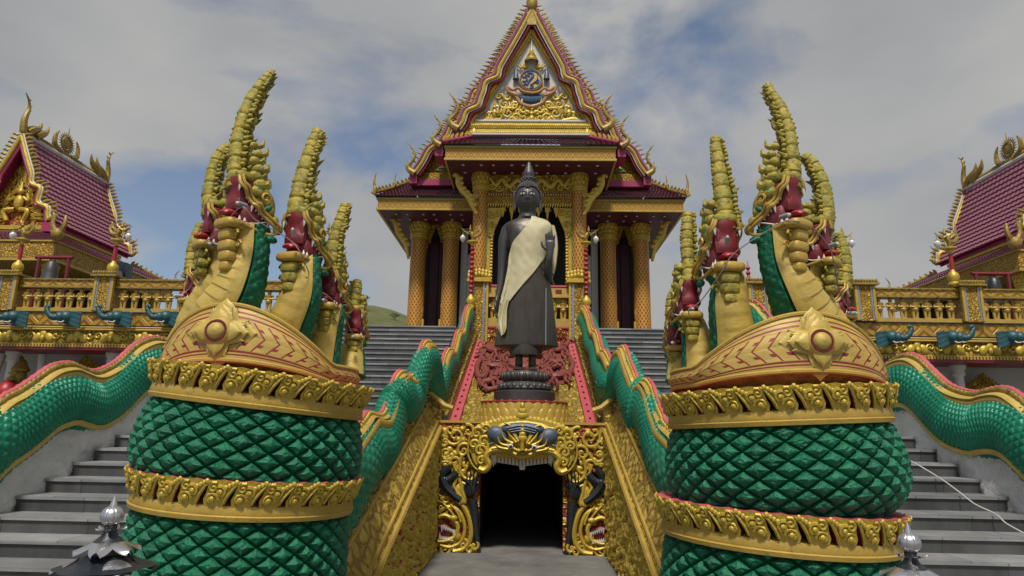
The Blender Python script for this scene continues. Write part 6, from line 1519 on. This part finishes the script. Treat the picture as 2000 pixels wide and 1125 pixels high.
# --- the two side halls
def side_hall(s):
    T = SIDE(s); X = -17.75; Y0, Y1 = 20.9, 25.5; zr = 12.15; ze = 9.02; hw_ = 1.52
    o = thing('side_hall', 'small plum tiled side hall with gilded gable ends at the %s edge' % sname(s), 'temple', T @ V((X, 23, Z_BB)), 'side halls on the terraces')
    b = MB(T)
    for q in (-1, 1): tiles(b, (X + q * hw_, Y0, ze), (X + q * hw_, Y1, ze), (X, Y1, zr), (X, Y0, zr), 15, 20, h=.05, sag=.14)
    r = link('upper_roof', b, M['tile_plum'], o)
    b = MB(T)
    for q in (-1, 1): b.grid(lambda u, v: V((X + q * hw_ * (1 - v) * .97, Y0 + .05 + (Y1 - Y0 - .1) * u, ze + (zr - ze) * v - .15 - .28 * v * (1 - v))), 2, 10)
    link('roof_underside', b, M['magenta'], r)
    b = MB(T); cr_ = MB(T); wl = MB(T)
    b.tube([(X, Y0, zr + .05), (X, Y1, zr + .05)], .10, 8); link('pale_ridge', b, M['white'], r)
    b = MB(T); b.tube([(X, Y0, zr + .16), (X, Y1, zr + .16)], .05, 6)
    for i in range(44): b.blob((X, Y0 + (Y1 - Y0) * (i + .5) / 44, zr + .2), (.06, .045, .09), 0, None, 6, 5)
    for y, f in ((Y0, -1), (Y1, 1)):
        P = crv([(X, y, zr + .1), (X, y + f * .06, zr + .45), (X, y + f * .02, zr + .75), (X, y - f * .05, zr + 1.0), (X, y + f * .02, zr + 1.3), (X, y + f * .22, zr + 1.5)], 22); b.tube(P, [.13 - .0055 * i for i in range(22)], 8)
        for i in (8, 11, 14, 17): b.cone(V(P[i]), V(P[i]) + V((0, -f * .14, .08)), .04, 0, 5)
        for k in (0, 1): b.tube(crv([(X, y - f * (.15 + .35 * k), zr + .15), (X + .02, y - f * (.35 + .35 * k), zr + .35), (X, y - f * (.65 + .35 * k), zr + .55), (X, y - f * (.75 + .35 * k), zr + .85)], 9), [.17, .18, .17, .15, .13, .1, .07, .04, .01], 7)
    link('ridge_cresting', b, M['gold_old'], r)
    b = MB(T); yc = 23.0       # sunburst on the ridge
    for i in range(24): a = 2 * pi * i / 24; b.cone((X, yc + .26 * cos(a), zr + .62 + .26 * sin(a)), (X, yc + .48 * cos(a), zr + .62 + .48 * sin(a) + (.25 if abs(a - pi / 2) < .2 else 0)), .035, 0, 5)
    b.tube([(X, yc + .26 * cos(2 * pi * i / 24), zr + .62 + .26 * sin(2 * pi * i / 24)) for i in range(24)], .05, 6, closed=True); b.blob((X, yc, zr + .62), (.06, .2, .2), 0, None, 10, 8)
    for f in (-1, 1): b.tube(crv([(X, yc + f * .3, zr + .2), (X, yc + f * .6, zr + .35), (X, yc + f * .62, zr + .7), (X, yc + f * .48, zr + .95)], 9), [.10, .11, .1, .1, .09, .08, .06, .04, .02], 6)
    link('ridge_sunburst', b, M['gold_old'], r)
    for y, f in ((Y0 - .04, -1), (Y1 + .04, 1)):
        for q in (-1, 1):
            b = MB(T); wl = MB(T); mg = MB(T); tw = MB(T)
            sl = V((-q * hw_, 0, zr - ze)); ln = sl.length; sl.normalize(); pn = V((q * (zr - ze), 0, hw_)).normalized()
            def bp(t): return V((X + q * hw_, y, ze)) + sl * (ln * t) + pn * (-.02 - .14 * 4 * t * (1 - t) * .5) - pn * .13 * (exp(-((t - .22) / .06) ** 2) - exp(-((t - .13) / .06) ** 2) + exp(-((t - .45) / .06) ** 2) - exp(-((t - .36) / .06) ** 2))
            P = [bp(i / 50) for i in range(51)]
            b.tube(P, .075, 8); wl.tube([p + pn * .08 for p in P], .035, 6); mg.tube([p - pn * .12 + V((0, -f * .05, 0)) for p in P], .06, 6)
            spikes(tw, [p + pn * .15 for p in P], 22, .20, (pn + V((0, 0, .3))).normalized(), 0, .06)
            finial(tw, P[0] + V((0, 0, .02)), .75, q)
            mg.box((X + q * hw_ - .2, y - .05, ze - .42), (X + q * hw_ + .2, y + .55, ze - .1)) if f < 0 else None
            link('bargeboard', b, M['gold'], r); link('white_edging', wl, M['white'], r); link('flame_row', tw, M['gold_old'], r); link('magenta_board', mg, M['magenta'], r)
    b = MB(T)
    for y in (Y1 - .45, Y0 + .45): b = MB(T); b.prism([(X - 1.35, ze - .05), (X + 1.35, ze - .05), (X, zr - .35)], (0, y, 0), (1, 0, 0), (0, 0, 1), (0, .06, 0)); g = link('gilded_gable', b, M['carved'], o)
    b = MB(T); yg = Y0 + .42
    for q in (-1, 1):
        for i in range(16):
            t = (i + .5) / 16; b.tube([(X + q * 1.1 * (1 - t) * random.uniform(.4, 1) + a, yg, ze + .15 + (zr - ze - .8) * t * random.uniform(.6, 1) + c) for a, c in spiral(1.2, .13, 12, q)], .032, 5)
    b.blob((X, yg - .05, ze + .75), (.17, .12, .28), 0, None, 10, 8); b.blob((X, yg - .05, ze + 1.15), (.12, .1, .13), 0, None, 9, 7); b.cone((X, yg - .05, ze + 1.22), (X, yg - .05, ze + 1.55), .08)
    for q in (-1, 1): b.tube(crv([(X + q * .14, yg - .06, ze + .95), (X + q * .38, yg - .1, ze + .8), (X + q * .3, yg - .1, ze + 1.05)], 8), .05, 6); b.tube(crv([(X + q * .1, yg - .06, ze + .5), (X + q * .42, yg - .12, ze + .42), (X + q * .30, yg - .08, ze + .08)], 8), .08, 7)
    link('gable_figure', b, M['gold'], g)
    b = MB(T)
    for z0, z1, d in ((ze - .42, ze - .28, .0), (ze - .26, ze - .12, .04), (ze - .58, ze - .44, .03)): b.box((X - 1.36, Y0 + .28 - d, z0), (X + 1.36, Y0 + .5, z1)); b.box((X - 1.42, Y0 + .5, z0), (X + 1.42, Y1 - .4, z1 - .02))
    link('gold_cornice', b, M['bandpat'] if False else M['gold'], o)
    # skirt roof
    xe = 2.62; zs_ = 8.03; zt_ = 8.66; ya, yb = 19.9, 27.0
    b = MB(T)
    tiles(b, (X - xe, ya, zs_), (X + xe, ya, zs_), (X + 1.4, Y0 + .3, zt_), (X - 1.4, Y0 + .3, zt_), 7, 34, h=.05)
    for q in (-1, 1): tiles(b, (X + q * xe, ya, zs_), (X + q * xe, yb, zs_), (X + q * 1.4, Y1 + .3, zt_), (X + q * 1.4, Y0 + .3, zt_), 7, 46, h=.05)
    k = link('skirt_roof', b, M['tile_plum'], o)
    for q in (-1, 1):
        b = MB(T); P = [V((X + q * xe, ya, zs_ + .08)), V((X + q * 1.4, Y0 + .3, zt_ + .1))]; b.tube(P, .09, 8); b.blob(P[0] + V((0, 0, .1)), (.18, .18, .22), 0, None, 10, 8)
        for f in (-1, 1): b.tube(crv([tuple(P[0] + V((f * .08, 0, .2))), tuple(P[0] + V((f * .2, -.02, .45))), tuple(P[0] + V((f * .18, 0, .75)))], 7), [.08, .08, .075, .07, .06, .05, .03], 6)
        link('hip_ornament', b, M['gold_old'], k); b = MB(T); P = [V((X + q * xe, yb, zs_ + .08)), V((X + q * 1.4, Y1 + .3, zt_ + .1))]; b.tube(P, .07, 8); spikes(b, P, 10, .18, (0, 0, 1), 0, .06); finial(b, P[0], .7, q); link('hip_ornament', b, M['gold_old'], k)
    b = MB(T)
    kx = 14
    b.grid(lambda u, v: V((X - xe + .06 + 2 * (xe - .06) * u, ya + .04, zs_ - .62 + .6 * v)), 10, 1)
    for q in (-1, 1): b.grid(lambda u, v: V((X + q * (xe - .06), ya + .04 + (yb - ya - .1) * u, zs_ - .62 + .6 * v)), 20, 1)
    b.box((X - xe + .1, ya + .1, zs_ - .66), (X + xe - .1, yb - .1, zs_ - .62)); f = link('carved_fascia', b, M['carved_fine'], o)
    b = MB(T); b.box((X - xe + .02, ya, zs_ - .05), (X + xe - .02, ya + .06, zs_ - .0)); b.box((X + xe - .08, ya + .061, zs_ - .05), (X + xe - .02, yb, zs_)); b.box((X - xe + .04, ya + .02, zs_ - .68), (X + xe - .04, ya + .08, zs_ - .60)); b.box((X + xe - .10, ya + .081, zs_ - .68), (X + xe - .04, yb, zs_ - .60)); link('fascia_moulding', b, M['yellow'], f)
    for x in (-2.2, 2.2):
        for y in (20.4, 23.4, 26.4): column_parts(o, (T @ V((X + x, y, 0))).x, y, Z_BB, zs_ - .6, .2)
    b = MB(T); b.box((X - 1.6, 22.6, Z_BB), (X + 1.6, 22.8, zs_ - .66)); b.box((X - 1.6, 22.81, Z_BB), (X + 1.9, 26.5, zs_ - .67)); link('dark_interior', b, M['dark'], o)
for s in (-1, 1): side_hall(s)
# ================================================================== lamps, lanterns and the smaller things
def swan_lamp(p, side, lab, hp=.45, knobby=False, k=1.0):
    p = V(p); o = thing('figure_lamp', lab, 'lamp', p, 'gold winged figure lamps')
    b = MB(); b.lathe([(.14, 0), (.15, .05), (.10, .10), (.15, .22), (.13, .32), (.06, .40), (.05, .44)], tuple(p), 16); link('vase_base', b, M['gold'], o)
    b = MB(); z = .44
    if knobby: b.lathe([(.035 + .05 * (i % 2), z + hp * i / 20) for i in range(21)], tuple(p), 12)
    else: b.lathe([(.05, z), (.055, z + hp * .5), (.05, z + hp)], tuple(p), 12)
    link('red_pole', b, M['bright_red'], o)
    z += hp; b = MB(); b.lathe([(.05, z), (.07, z + .10), (.17, z + .14), (.17, z + .18), (.06, z + .21), (.001, z + .21)], tuple(p), 16); link('gold_collar', b, M['gold'], o)
    z += .2; q = side; b = MB()
    b.tube(crv([tuple(p + V((q * .02, 0, z))), tuple(p + V((-q * .02, 0, z + .16))), tuple(p + V((q * .04, 0, z + .30))), tuple(p + V((q * .10, 0, z + .42)))], 10), [.05, .06, .08, .095, .10, .10, .10, .095, .07, .05], 9)
    b.blob(p + V((q * .12, 0, z + .52)), (.065, .06, .075), 0, None, 9, 7); b.cone(p + V((q * .12, 0, z + .57)), p + V((q * .11, 0, z + .76)), .05)
    for y in (-1, 1): b.tube(crv([tuple(p + V((q * .08, y * .09, z + .42))), tuple(p + V((q * .24, y * .08, z + .34))), tuple(p + V((q * .36, y * .02, z + .42)))], 7), .03, 6)
    b.tube(crv([tuple(p + V((-q * .02, 0, z + .2))), tuple(p + V((-q * .22, 0, z + .22))), tuple(p + V((-q * .34, 0, z + .42))), tuple(p + V((-q * .26, 0, z + .62))), tuple(p + V((-q * .36, 0, z + .74)))], 12), [.07, .075, .08, .08, .075, .07, .06, .05, .045, .04, .03, .008], 7)
    for i in range(3): b.tube(crv([tuple(p + V((-q * (.10 + .07 * i), 0, z + .34 + .05 * i))), tuple(p + V((-q * (.16 + .08 * i), 0, z + .46 + .06 * i))), tuple(p + V((-q * (.12 + .08 * i), 0, z + .58 + .06 * i)))], 6), [.045, .045, .04, .03, .02, .005], 6)
    piv = p + V((0, 0, z)); b.v = [piv + (q_ - piv) * .72 for q_ in b.v]; link('winged_figure', b, M['gold_old'], o)
    b = MB(); b.tube([p + V((q * .20, 0, z + .28)), p + V((q * .50, 0, z + .56))], .016, 6); b.tube([p + V((q * .44, 0, z + .50)), p + V((q * .44, 0, z + .30))], .010, 5); b.lathe([(.02, z + .30), (.06, z + .27), (.065, z + .24)], tuple(p + V((q * .44, 0, 0))), 12); b.v = [piv + (q_ - piv) * .72 for q_ in b.v]; link('lamp_arm', b, M['gold_old'], o)
    b = MB(); b.lathe([(.06, z + .24), (.115, z + .17), (.12, z + .10), (.08, z - .0), (.02, z - .07), (.001, z - .09)], tuple(p + V((q * .44, 0, 0))), 16); b.v = [piv + (q_ - piv) * .72 for q_ in b.v]; link('glass_globe', b, M['glass'], o)
ztop = Z_RT + .12
xl = PX[-1]; xr = [-x for x in PX[1]]
for x, lab in zip(xl[0:2], ('gold winged figure lamp on the leftmost post before the left side hall', 'gold winged figure lamp on the post beside the black loudspeaker')): swan_lamp((x, TY + .1, ztop), -1 if x < -13 else 1, lab)
swan_lamp((at(640, 520, TY).x, TY + .1, ztop), -1, 'gold winged figure lamp on the terrace end behind the left serpent')
xs = sorted(xr)
swan_lamp((at(1652, 560, TY).x, TY + .1, ztop), 1, 'gold winged figure lamp behind the outer heads of the right serpent')
swan_lamp((at(1872, 580, TY).x, TY + .1, ztop), -1, 'gold winged figure lamp on the post in front of the right side hall')
for q, lab in ((-1, 'red poled gold figure lamp left of the dark statue'), (1, 'red poled gold figure lamp right of the dark statue')):
    swan_lamp((AX + q * 1.80, 20.02, at(918, 602, 20.02).z), q, lab, hp=1.55, knobby=True)
# red knobby spire on the right terrace end
b = MB(); p = at(1466, 606, TY); b.lathe([(.12, 0), (.10, .1)] + [(.055 + .04 * (i % 2) - .0022 * i, .12 + .07 * i) for i in range(17)] + [(.001, 1.4)], tuple(p), 12)
tag(link('red_spire', b, M['bright_red'], loc=p), 'thin red knobby spire on the terrace end behind the right serpent', 'finial')
# polished steel lanterns in the foreground
def lantern(px, py, Y, lab, rot):
    c = at(px, py, Y); t = Y / ray(px, py).y; k = 21 * t / F      # k: dome radius
    o = thing('steel_lotus_lantern', lab, 'lantern', (c.x, c.y, 0), 'steel lanterns in the foreground')
    def P(z): return c.z + z * k
    b = MB(); b.lathe([(.001, P(2.05)), (.10, P(1.75)), (.32, P(1.12)), (.36, P(1.0))], (c.x, c.y, 0), 20)
    b2 = MB()
    def dome(u, v):
        a = u * 2 * pi; e = (v - .5) * pi * .94; f = 1 - .05 * (abs(((u * 8) % 1) - .5) > .44)
        return V((c.x + k * f * cos(e) * cos(a), c.y + k * f * cos(e) * sin(a), P(.12 + .98 * sin(e) * .95)))
    b2.grid(dome, 80, 20, cu=True); b.v = [V((c.x + (p.x - c.x) * k / 1.0, c.y + (p.y - c.y) * k, p.z)) if True else p for p in b.v]
    d = link('bud', b2, M['steel'], o); link('bud_tip', b, M['steel'], d)
    def petal(bb, a, r0, z0, r1, z1, wd, cup):
        def fn(u, v):
            s_ = u * 2 - 1; w_ = wd * (sin(pi * (.12 + .80 * v)) ** .7); r = r0 + (r1 - r0) * v; z = z0 + (z1 - z0) * v ** .9 - cup * s_ * s_ * (.3 + v) + .12 * max(0, v - .85) * 3
            return V((c.x + k * (cos(a) * r - sin(a) * s_ * w_), c.y + k * (sin(a) * r + cos(a) * s_ * w_), P(z)))
        bb.grid(fn, 10, 12); bb.grid(lambda u, v: fn(u, v) + V((0, 0, -.05 * k)), 10, 12)
    for i in range(5):
        b = MB(); a = rot + 2 * pi * i / 5; petal(b, a, .45, -1.15, 1.35, -.95 + .1, .34, .12); link('small_petal', b, M['steel'], o, sharp=60)
    for i in range(6):
        b = MB(); a = rot + .4 + 2 * pi * i / 6; petal(b, a, .35, -1.62, 2.75, -2.75, .98, .30); link('large_petal', b, M['steel'], o, sharp=60)
    b = MB(); b.lathe([(.55 * k, P(-.75)), (.50 * k, P(-1.2)), (.7 * k, P(-1.6)), (1.40 * k, P(-2.2)), (1.40 * k, P(-3.2)), (1.5 * k, P(-3.3))], (c.x, c.y, 0), 24); link('dark_body', b, M['black'], o)
    b = MB()
    for i in range(8):
        a = rot + 2 * pi * i / 8
        for dz, tl in ((-2.55, .5), (-2.9, -.5)): b.blob((c.x + k * 1.40 * cos(a), c.y + k * 1.40 * sin(a), P(dz)), (.05 * k, .24 * k, .11 * k), 0, Matrix.Rotation(a, 3, 'Z') @ Matrix.Rotation(tl, 3, 'X'), 10, 6)
    link('leaf_hole_daylight', b, M['steel'], o)  # pale steel ovals stand in for light showing through leaf-shaped holes
    b = MB()
    def skirt(u, v):
        a = u * 2 * pi; r = 1.45 + 2.4 * v; f = 1 + .10 * abs(cos(3 * (a - rot)))
        return V((c.x + k * r * f * cos(a), c.y + k * r * f * sin(a), P(-3.2 - 1.35 * v ** .9 + .25 * v * v)))
    b.grid(skirt, 72, 10, cu=True); link('lower_roof', b, M['black'], o)
    for i in range(6):
        b = MB(); a = rot + 2 * pi * i / 6; petal(b, a, 2.2, -3.45, 4.25, -4.4, 1.2, .25); link('lower_petal', b, M['steel'] if i % 2 else M['black'], o, sharp=60)
    b = MB(); b.lathe([(1.5 * k, P(-4.2)), (1.6 * k, P(-8)), (.8 * k, P(-8.5)), (.7 * k, .1), (2.2 * k, .08), (2.2 * k, 0)], (c.x, c.y, 0), 20); link('post', b, M['black'], o)
lantern(219, 1010, 3.6, 'steel lotus lantern in the bottom left corner before the stairs', .35)
lantern(1776, 1062, 3.6, 'steel lotus lantern in the bottom right corner before the stairs', .95)
# bells in red frames on the terraces
def bell(px0, px1, py_, Y, bx, lab1, lab2, mat):
    z1 = at((px0 + px1) / 2, py_, Y).z; x0, x1 = at(px0, py_, Y).x, at(px1, py_, Y).x
    o = thing('bell_frame', lab1, 'bell frame', ((x0 + x1) / 2, Y, Z_BB), 'red bell frames')
    for x in (x0 + .12, x1 - .12): b = MB(); b.tube([(x, Y, Z_BB), (x, Y, z1)], .055, 10); link('post', b, M['red'], o)
    b = MB(); b.tube([(x0, Y, z1), (x1, Y, z1)], .055, 10); link('beam', b, M['red'], o)
    c = at(bx, py_, Y); h = z1 - Z_BB
    t = thing('temple_bell', lab2, 'bell', (c.x, Y, z1 - .95), 'temple bells')
    b = MB(); b.lathe([(.001, z1 - .12), (.10, z1 - .13), (.16, z1 - .2), (.19, z1 - .45), (.22, z1 - .7), (.30, z1 - .9), (.30, z1 - .95), (.22, z1 - .95)], (c.x, Y, 0), 24); link('bell_body', b, mat, t)
    b = MB(); b.tube([(c.x + .07 * cos(a * pi / 8), Y, z1 - .10 + .08 * sin(a * pi / 8)) for a in range(17)], .022, 6); link('loop', b, mat, t)
bell(70, 143, 503, 19.0, 104, 'red metal bell frame on the left terrace', 'grey temple bell hanging in the left red frame', M['bronze'])
bell(1897, 1976, 535, 19.0, 1938, 'red metal bell frame on the right terrace', 'black temple bell hanging in the right red frame', M['black'])
# loudspeaker behind the left terrace lamp
p = at(236, 548, 18.3); o = thing('loudspeaker', 'black loudspeaker standing behind the left terrace railing', 'loudspeaker', (p.x, p.y, Z_BB))
zt1 = at(236, 512, 18.3).z
b = MB(); b.hexa([(p.x - .24, 18.2, zt1 - .75), (p.x + .22, 18.2, zt1 - .75), (p.x + .18, 18.6, zt1 - .75), (p.x - .20, 18.6, zt1 - .75), (p.x - .22, 18.25, zt1), (p.x + .12, 18.25, zt1 - .02), (p.x + .1, 18.6, zt1 - .02), (p.x - .18, 18.6, zt1)]); link('cabinet', b, M['black'], o)
b = MB(); b.tube([(p.x, 18.4, Z_BB - .04), (p.x, 18.4, zt1 - .7)], .04, 8); link('stand', b, M['black'], o)
b = MB(); b.lathe([(.13, 0), (.12, .02), (.001, -.02)], (0, 0, 0), 16); b.v = [V((p.x - .02 + q.x, 18.18 - q.z, zt1 - .42 + q.y)) for q in b.v]; link('driver_cone', b, M['grey'], o)
# potted plant glimpsed behind the left railing
p = at(80, 530, 20.0); o = thing('potted_plant', 'yellow green leafy plant behind the left red bell frame', 'plant', (p.x, p.y, Z_BB))
b = MB(); b.lathe([(.16, Z_BB - .04), (.24, Z_BB + .3), (.2, Z_BB + .3), (.001, Z_BB + .26)], (p.x, p.y, 0), 16); link('pot', b, M['relief_red'], o)
lgm = paint('yellow_green_leaf', (.22, .27, .02), (.12, .2, .02), rough=.5); b = MB()
for i in range(90):
    a = random.uniform(0, 6.28); e = random.uniform(.2, 1.4); l = random.uniform(.35, .7); s_ = p + V((0, 0, 0)); s_ = V((p.x, p.y, Z_BB + .3 + random.uniform(0, .7))); d = V((cos(a) * cos(e), sin(a) * cos(e), sin(e))); sd_ = d.cross(V((0, 0, 1))).normalized() * .06
    b.add([s_, s_ + d * l * .5 + sd_, s_ + d * l + V((0, 0, -.05)), s_ + d * l * .5 - sd_], [(0, 1, 2, 3)])
link('foliage', b, lgm, o)
# things under the terraces: shrines with gilded gables and a white giant carrying the edge
def shrine(px, py, Y, hwp, lab):
    a = at(px, py, Y); hw_ = abs(at(px + hwp, py, Y).x - a.x); zt_ = a.z; h = hw_ * .75
    o = thing('gilded_shrine', lab, 'shrine', (a.x, Y, 0), 'gilded shrine gables under the terraces')
    b = MB(); b.prism([(a.x - hw_, zt_ - h), (a.x + hw_, zt_ - h), (a.x + hw_ * .45, zt_ - h * .38), (a.x, zt_), (a.x - hw_ * .45, zt_ - h * .38)], (0, Y, 0), (1, 0, 0), (0, 0, 1), (0, .25, 0))
    for q in (-1, 1):
        for i in range(9): t = i / 8; b.cone((a.x + q * hw_ * (1 - t), Y - .03, zt_ - h * (1 - t)), (a.x + q * hw_ * (1.06 - t), Y - .03, zt_ - h * (1 - t) + .16), .06, 0, 5)
        for i in range(5): b.tube([(a.x + q * hw_ * (.12 + .14 * i) + e, Y - .03, zt_ - h * .72 + .2 * (1 - .2 * i) + c) for e, c in spiral(1.2, .10, 10, q)], .03, 5)
    link('gilded_gable', b, M['carved_fine'], o)
    b = MB()
    for q in (-1, 1): b.lathe([(.11, 0), (.10, zt_ - h - .1), (.16, zt_ - h - .001)], (a.x + q * hw_ * .7, Y + .12, 0), 12)
    b.box((a.x - hw_ * .8, Y + .1, zt_ - h - .14), (a.x + hw_ * .8, Y + .2, zt_ - h - .005)); link('columns', b, M['gold'], o)
    b = MB(); b.box((a.x - hw_ * .6, Y + .22, 0), (a.x + hw_ * .6, Y + .26, zt_ - h - .15)); link('niche', b, M['maroon_cloth'], o)
shrine(170, 704, 19.1, 36, 'gilded shrine gable under the left terrace beside a white column')
shrine(1918, 738, 19.1, 44, 'gilded shrine gable under the right terrace beside a white column')
def giant(px, s, lab):
    Y = 18.4; c = at(px, 735, Y); K = Z_FR0 - .05
    o = thing('giant_figure', lab, 'statue', (c.x, Y, 0))
    x, y = c.x, Y; b = MB()
    for q in (-1, 1): b.tube(crv([(x + q * .2, y, 0), (x + q * .25, y, 1.0), (x + q * .15, y, 1.9)], 10), [.16, .14, .15, .17, .18, .19, .2, .21, .2, .18], 10)
    b.tube(crv([(x, y, 1.8), (x, y, 2.3), (x, y - .03, 2.9), (x, y, 3.3)], 12), [(.30, .24), (.28, .22), (.26, .2), (.26, .2), (.28, .21), (.32, .22), (.36, .24), (.38, .24), (.34, .2), (.2, .15), (.12, .12), (.11, .11)], 14)
    for q in (-1, 1): b.tube(crv([(x + q * .32, y, 3.05), (x + q * .62, y - .05, 2.95), (x + q * .66, y - .05, 3.4), (x + q * .58, y, K - .05)], 14), [.13, .13, .125, .12, .115, .11, .11, .11, .10, .10, .095, .09, .1, .1], 10)
    link('body', b, M['white'], o)
    b = MB(); b.blob((x, y - .03, 3.55), (.22, .23, .26), 0, None, 12, 9); b.blob((x, y - .24, 3.45), (.14, .08, .07), 0, None, 9, 6)
    for q in (-1, 1): b.blob((x + q * .09, y - .22, 3.62), (.05, .05, .05), 0, None, 7, 5)
    b.lathe([(.24, 3.68), (.26, 3.74), (.18, 3.85), (.16, 3.95), (.06, 4.05), (.001, 4.15)], (x, y, 0), 14); link('head', b, M['gold_old'], o)
    b = MB()
    b.lathe([(.36, 1.35), (.42, 1.5), (.34, 1.95), (.30, 2.1)], (x, y, 0), 18); b.lathe([(.40, 3.0), (.30, 3.12), (.16, 3.2)], (x, y, 0), 18)
    for q in (-1, 1): b.lathe([(.15, 3.0), (.16, 3.08)], (x + q * .64, y - .05, 0), 10); b.tube(crv([(x + q * .34, y - .05, 1.9), (x + q * .5, y - .1, 1.5), (x + q * .4, y - .1, 1.1)], 8), [.09, .09, .08, .08, .07, .06, .05, .02], 6)
    link('gold_dress', b, M['gold'], o)
    return x, y
x, y = giant(36, -1, 'white and gold giant figure holding up the left terrace edge')
c = at(12, 768, 18.0); b = MB(); b.lathe([(.001, -.34), (.14, -.30), (.27, -.05), (.26, .1), (.17, .26), (.10, .30), (.11, .36), (.001, .36)], tuple(c), 18); b.lathe([(.3, -c.z), (.3, -c.z + .1), (.22, -c.z + .2), (.22, -.36), (.001, -.35)], tuple(c), 14, 1)
tag(link('red_jar', b, [M['bright_red'], M['lgreen']], loc=(c.x, c.y, 0)), 'round red jar on a green stand by the white giant figure', 'jar')
# cord lying down the right staircase
def onstair(px, py):
    r = ray(px, py); n = V((0, -.4, 1)); o = V((0, 8.9, 2.14)); return CAM + r * ((o - CAM).dot(n) / r.dot(n))
b = MB(); b.tube(crv([tuple(onstair(x, y)) for x, y in ((1740, 885), (1772, 897), (1805, 915), (1842, 938), (1875, 962), (1905, 985), (1945, 1004), (1965, 1022), (2005, 1044))], 50), .007, 6)
tag(link('white_cord', b, M['white']), 'thin pale cord trailing down the right granite staircase', 'cord')
# trees on the hill
def tree(px, py, Y, h, lab, wd=1.0, seed=1):
    c = at(px, py, Y); rnd = random.Random(seed); z0 = hillh(c.x, Y) - .8
    o = thing('hill_tree', lab, 'tree', (c.x, Y, z0), 'small trees on the hill')
    b = MB(); b.tube([(c.x, Y, z0), (c.x + h * .02, Y, z0 + h * .45), (c.x - h * .01, Y, z0 + h * .8)], [h * .035, h * .025, h * .01], 7)
    tips = []
    for i in range(9):
        a = rnd.uniform(0, 6.28); zz = z0 + h * rnd.uniform(.3, .7); e = V((c.x + cos(a) * h * .28 * wd, Y + sin(a) * h * .28, zz + h * rnd.uniform(.1, .28))); b.tube([(c.x, Y, zz), tuple(e)], [h * .014, h * .005], 5); tips.append(e)
    link('trunk', b, M['bark'], o)
    b = MB()
    for e in tips + [V((c.x, Y, z0 + h * .9))]:
        for k in range(70):
            q = e + V((rnd.gauss(0, h * .09 * wd), rnd.gauss(0, h * .09), rnd.gauss(0, h * .06))); d = V((rnd.uniform(-1, 1), rnd.uniform(-1, 1), rnd.uniform(-1, 1))).normalized(); s_ = d.orthogonal().normalized(); l = h * .035
            b.add([q - d * l, q + s_ * l * .6, q + d * l, q - s_ * l * .6], [(0, 1, 2, 3)])
    link('crown', b, M['leaf'], o)
def rise_at(px, Y): return hillh(at(px, 620, Y).x, Y)
tree(703, 606, 262, 7.0, 'bushy tree on the hill beside the smallest left serpent head', 1.1, 3)
tree(771, 606, 262, 3.2, 'small flat topped tree alone on the hill crest', 1.6, 8)
tree(672, 606, 262, 6.5, 'dark tree on the hill half hidden by the left serpent', 1.2, 5)
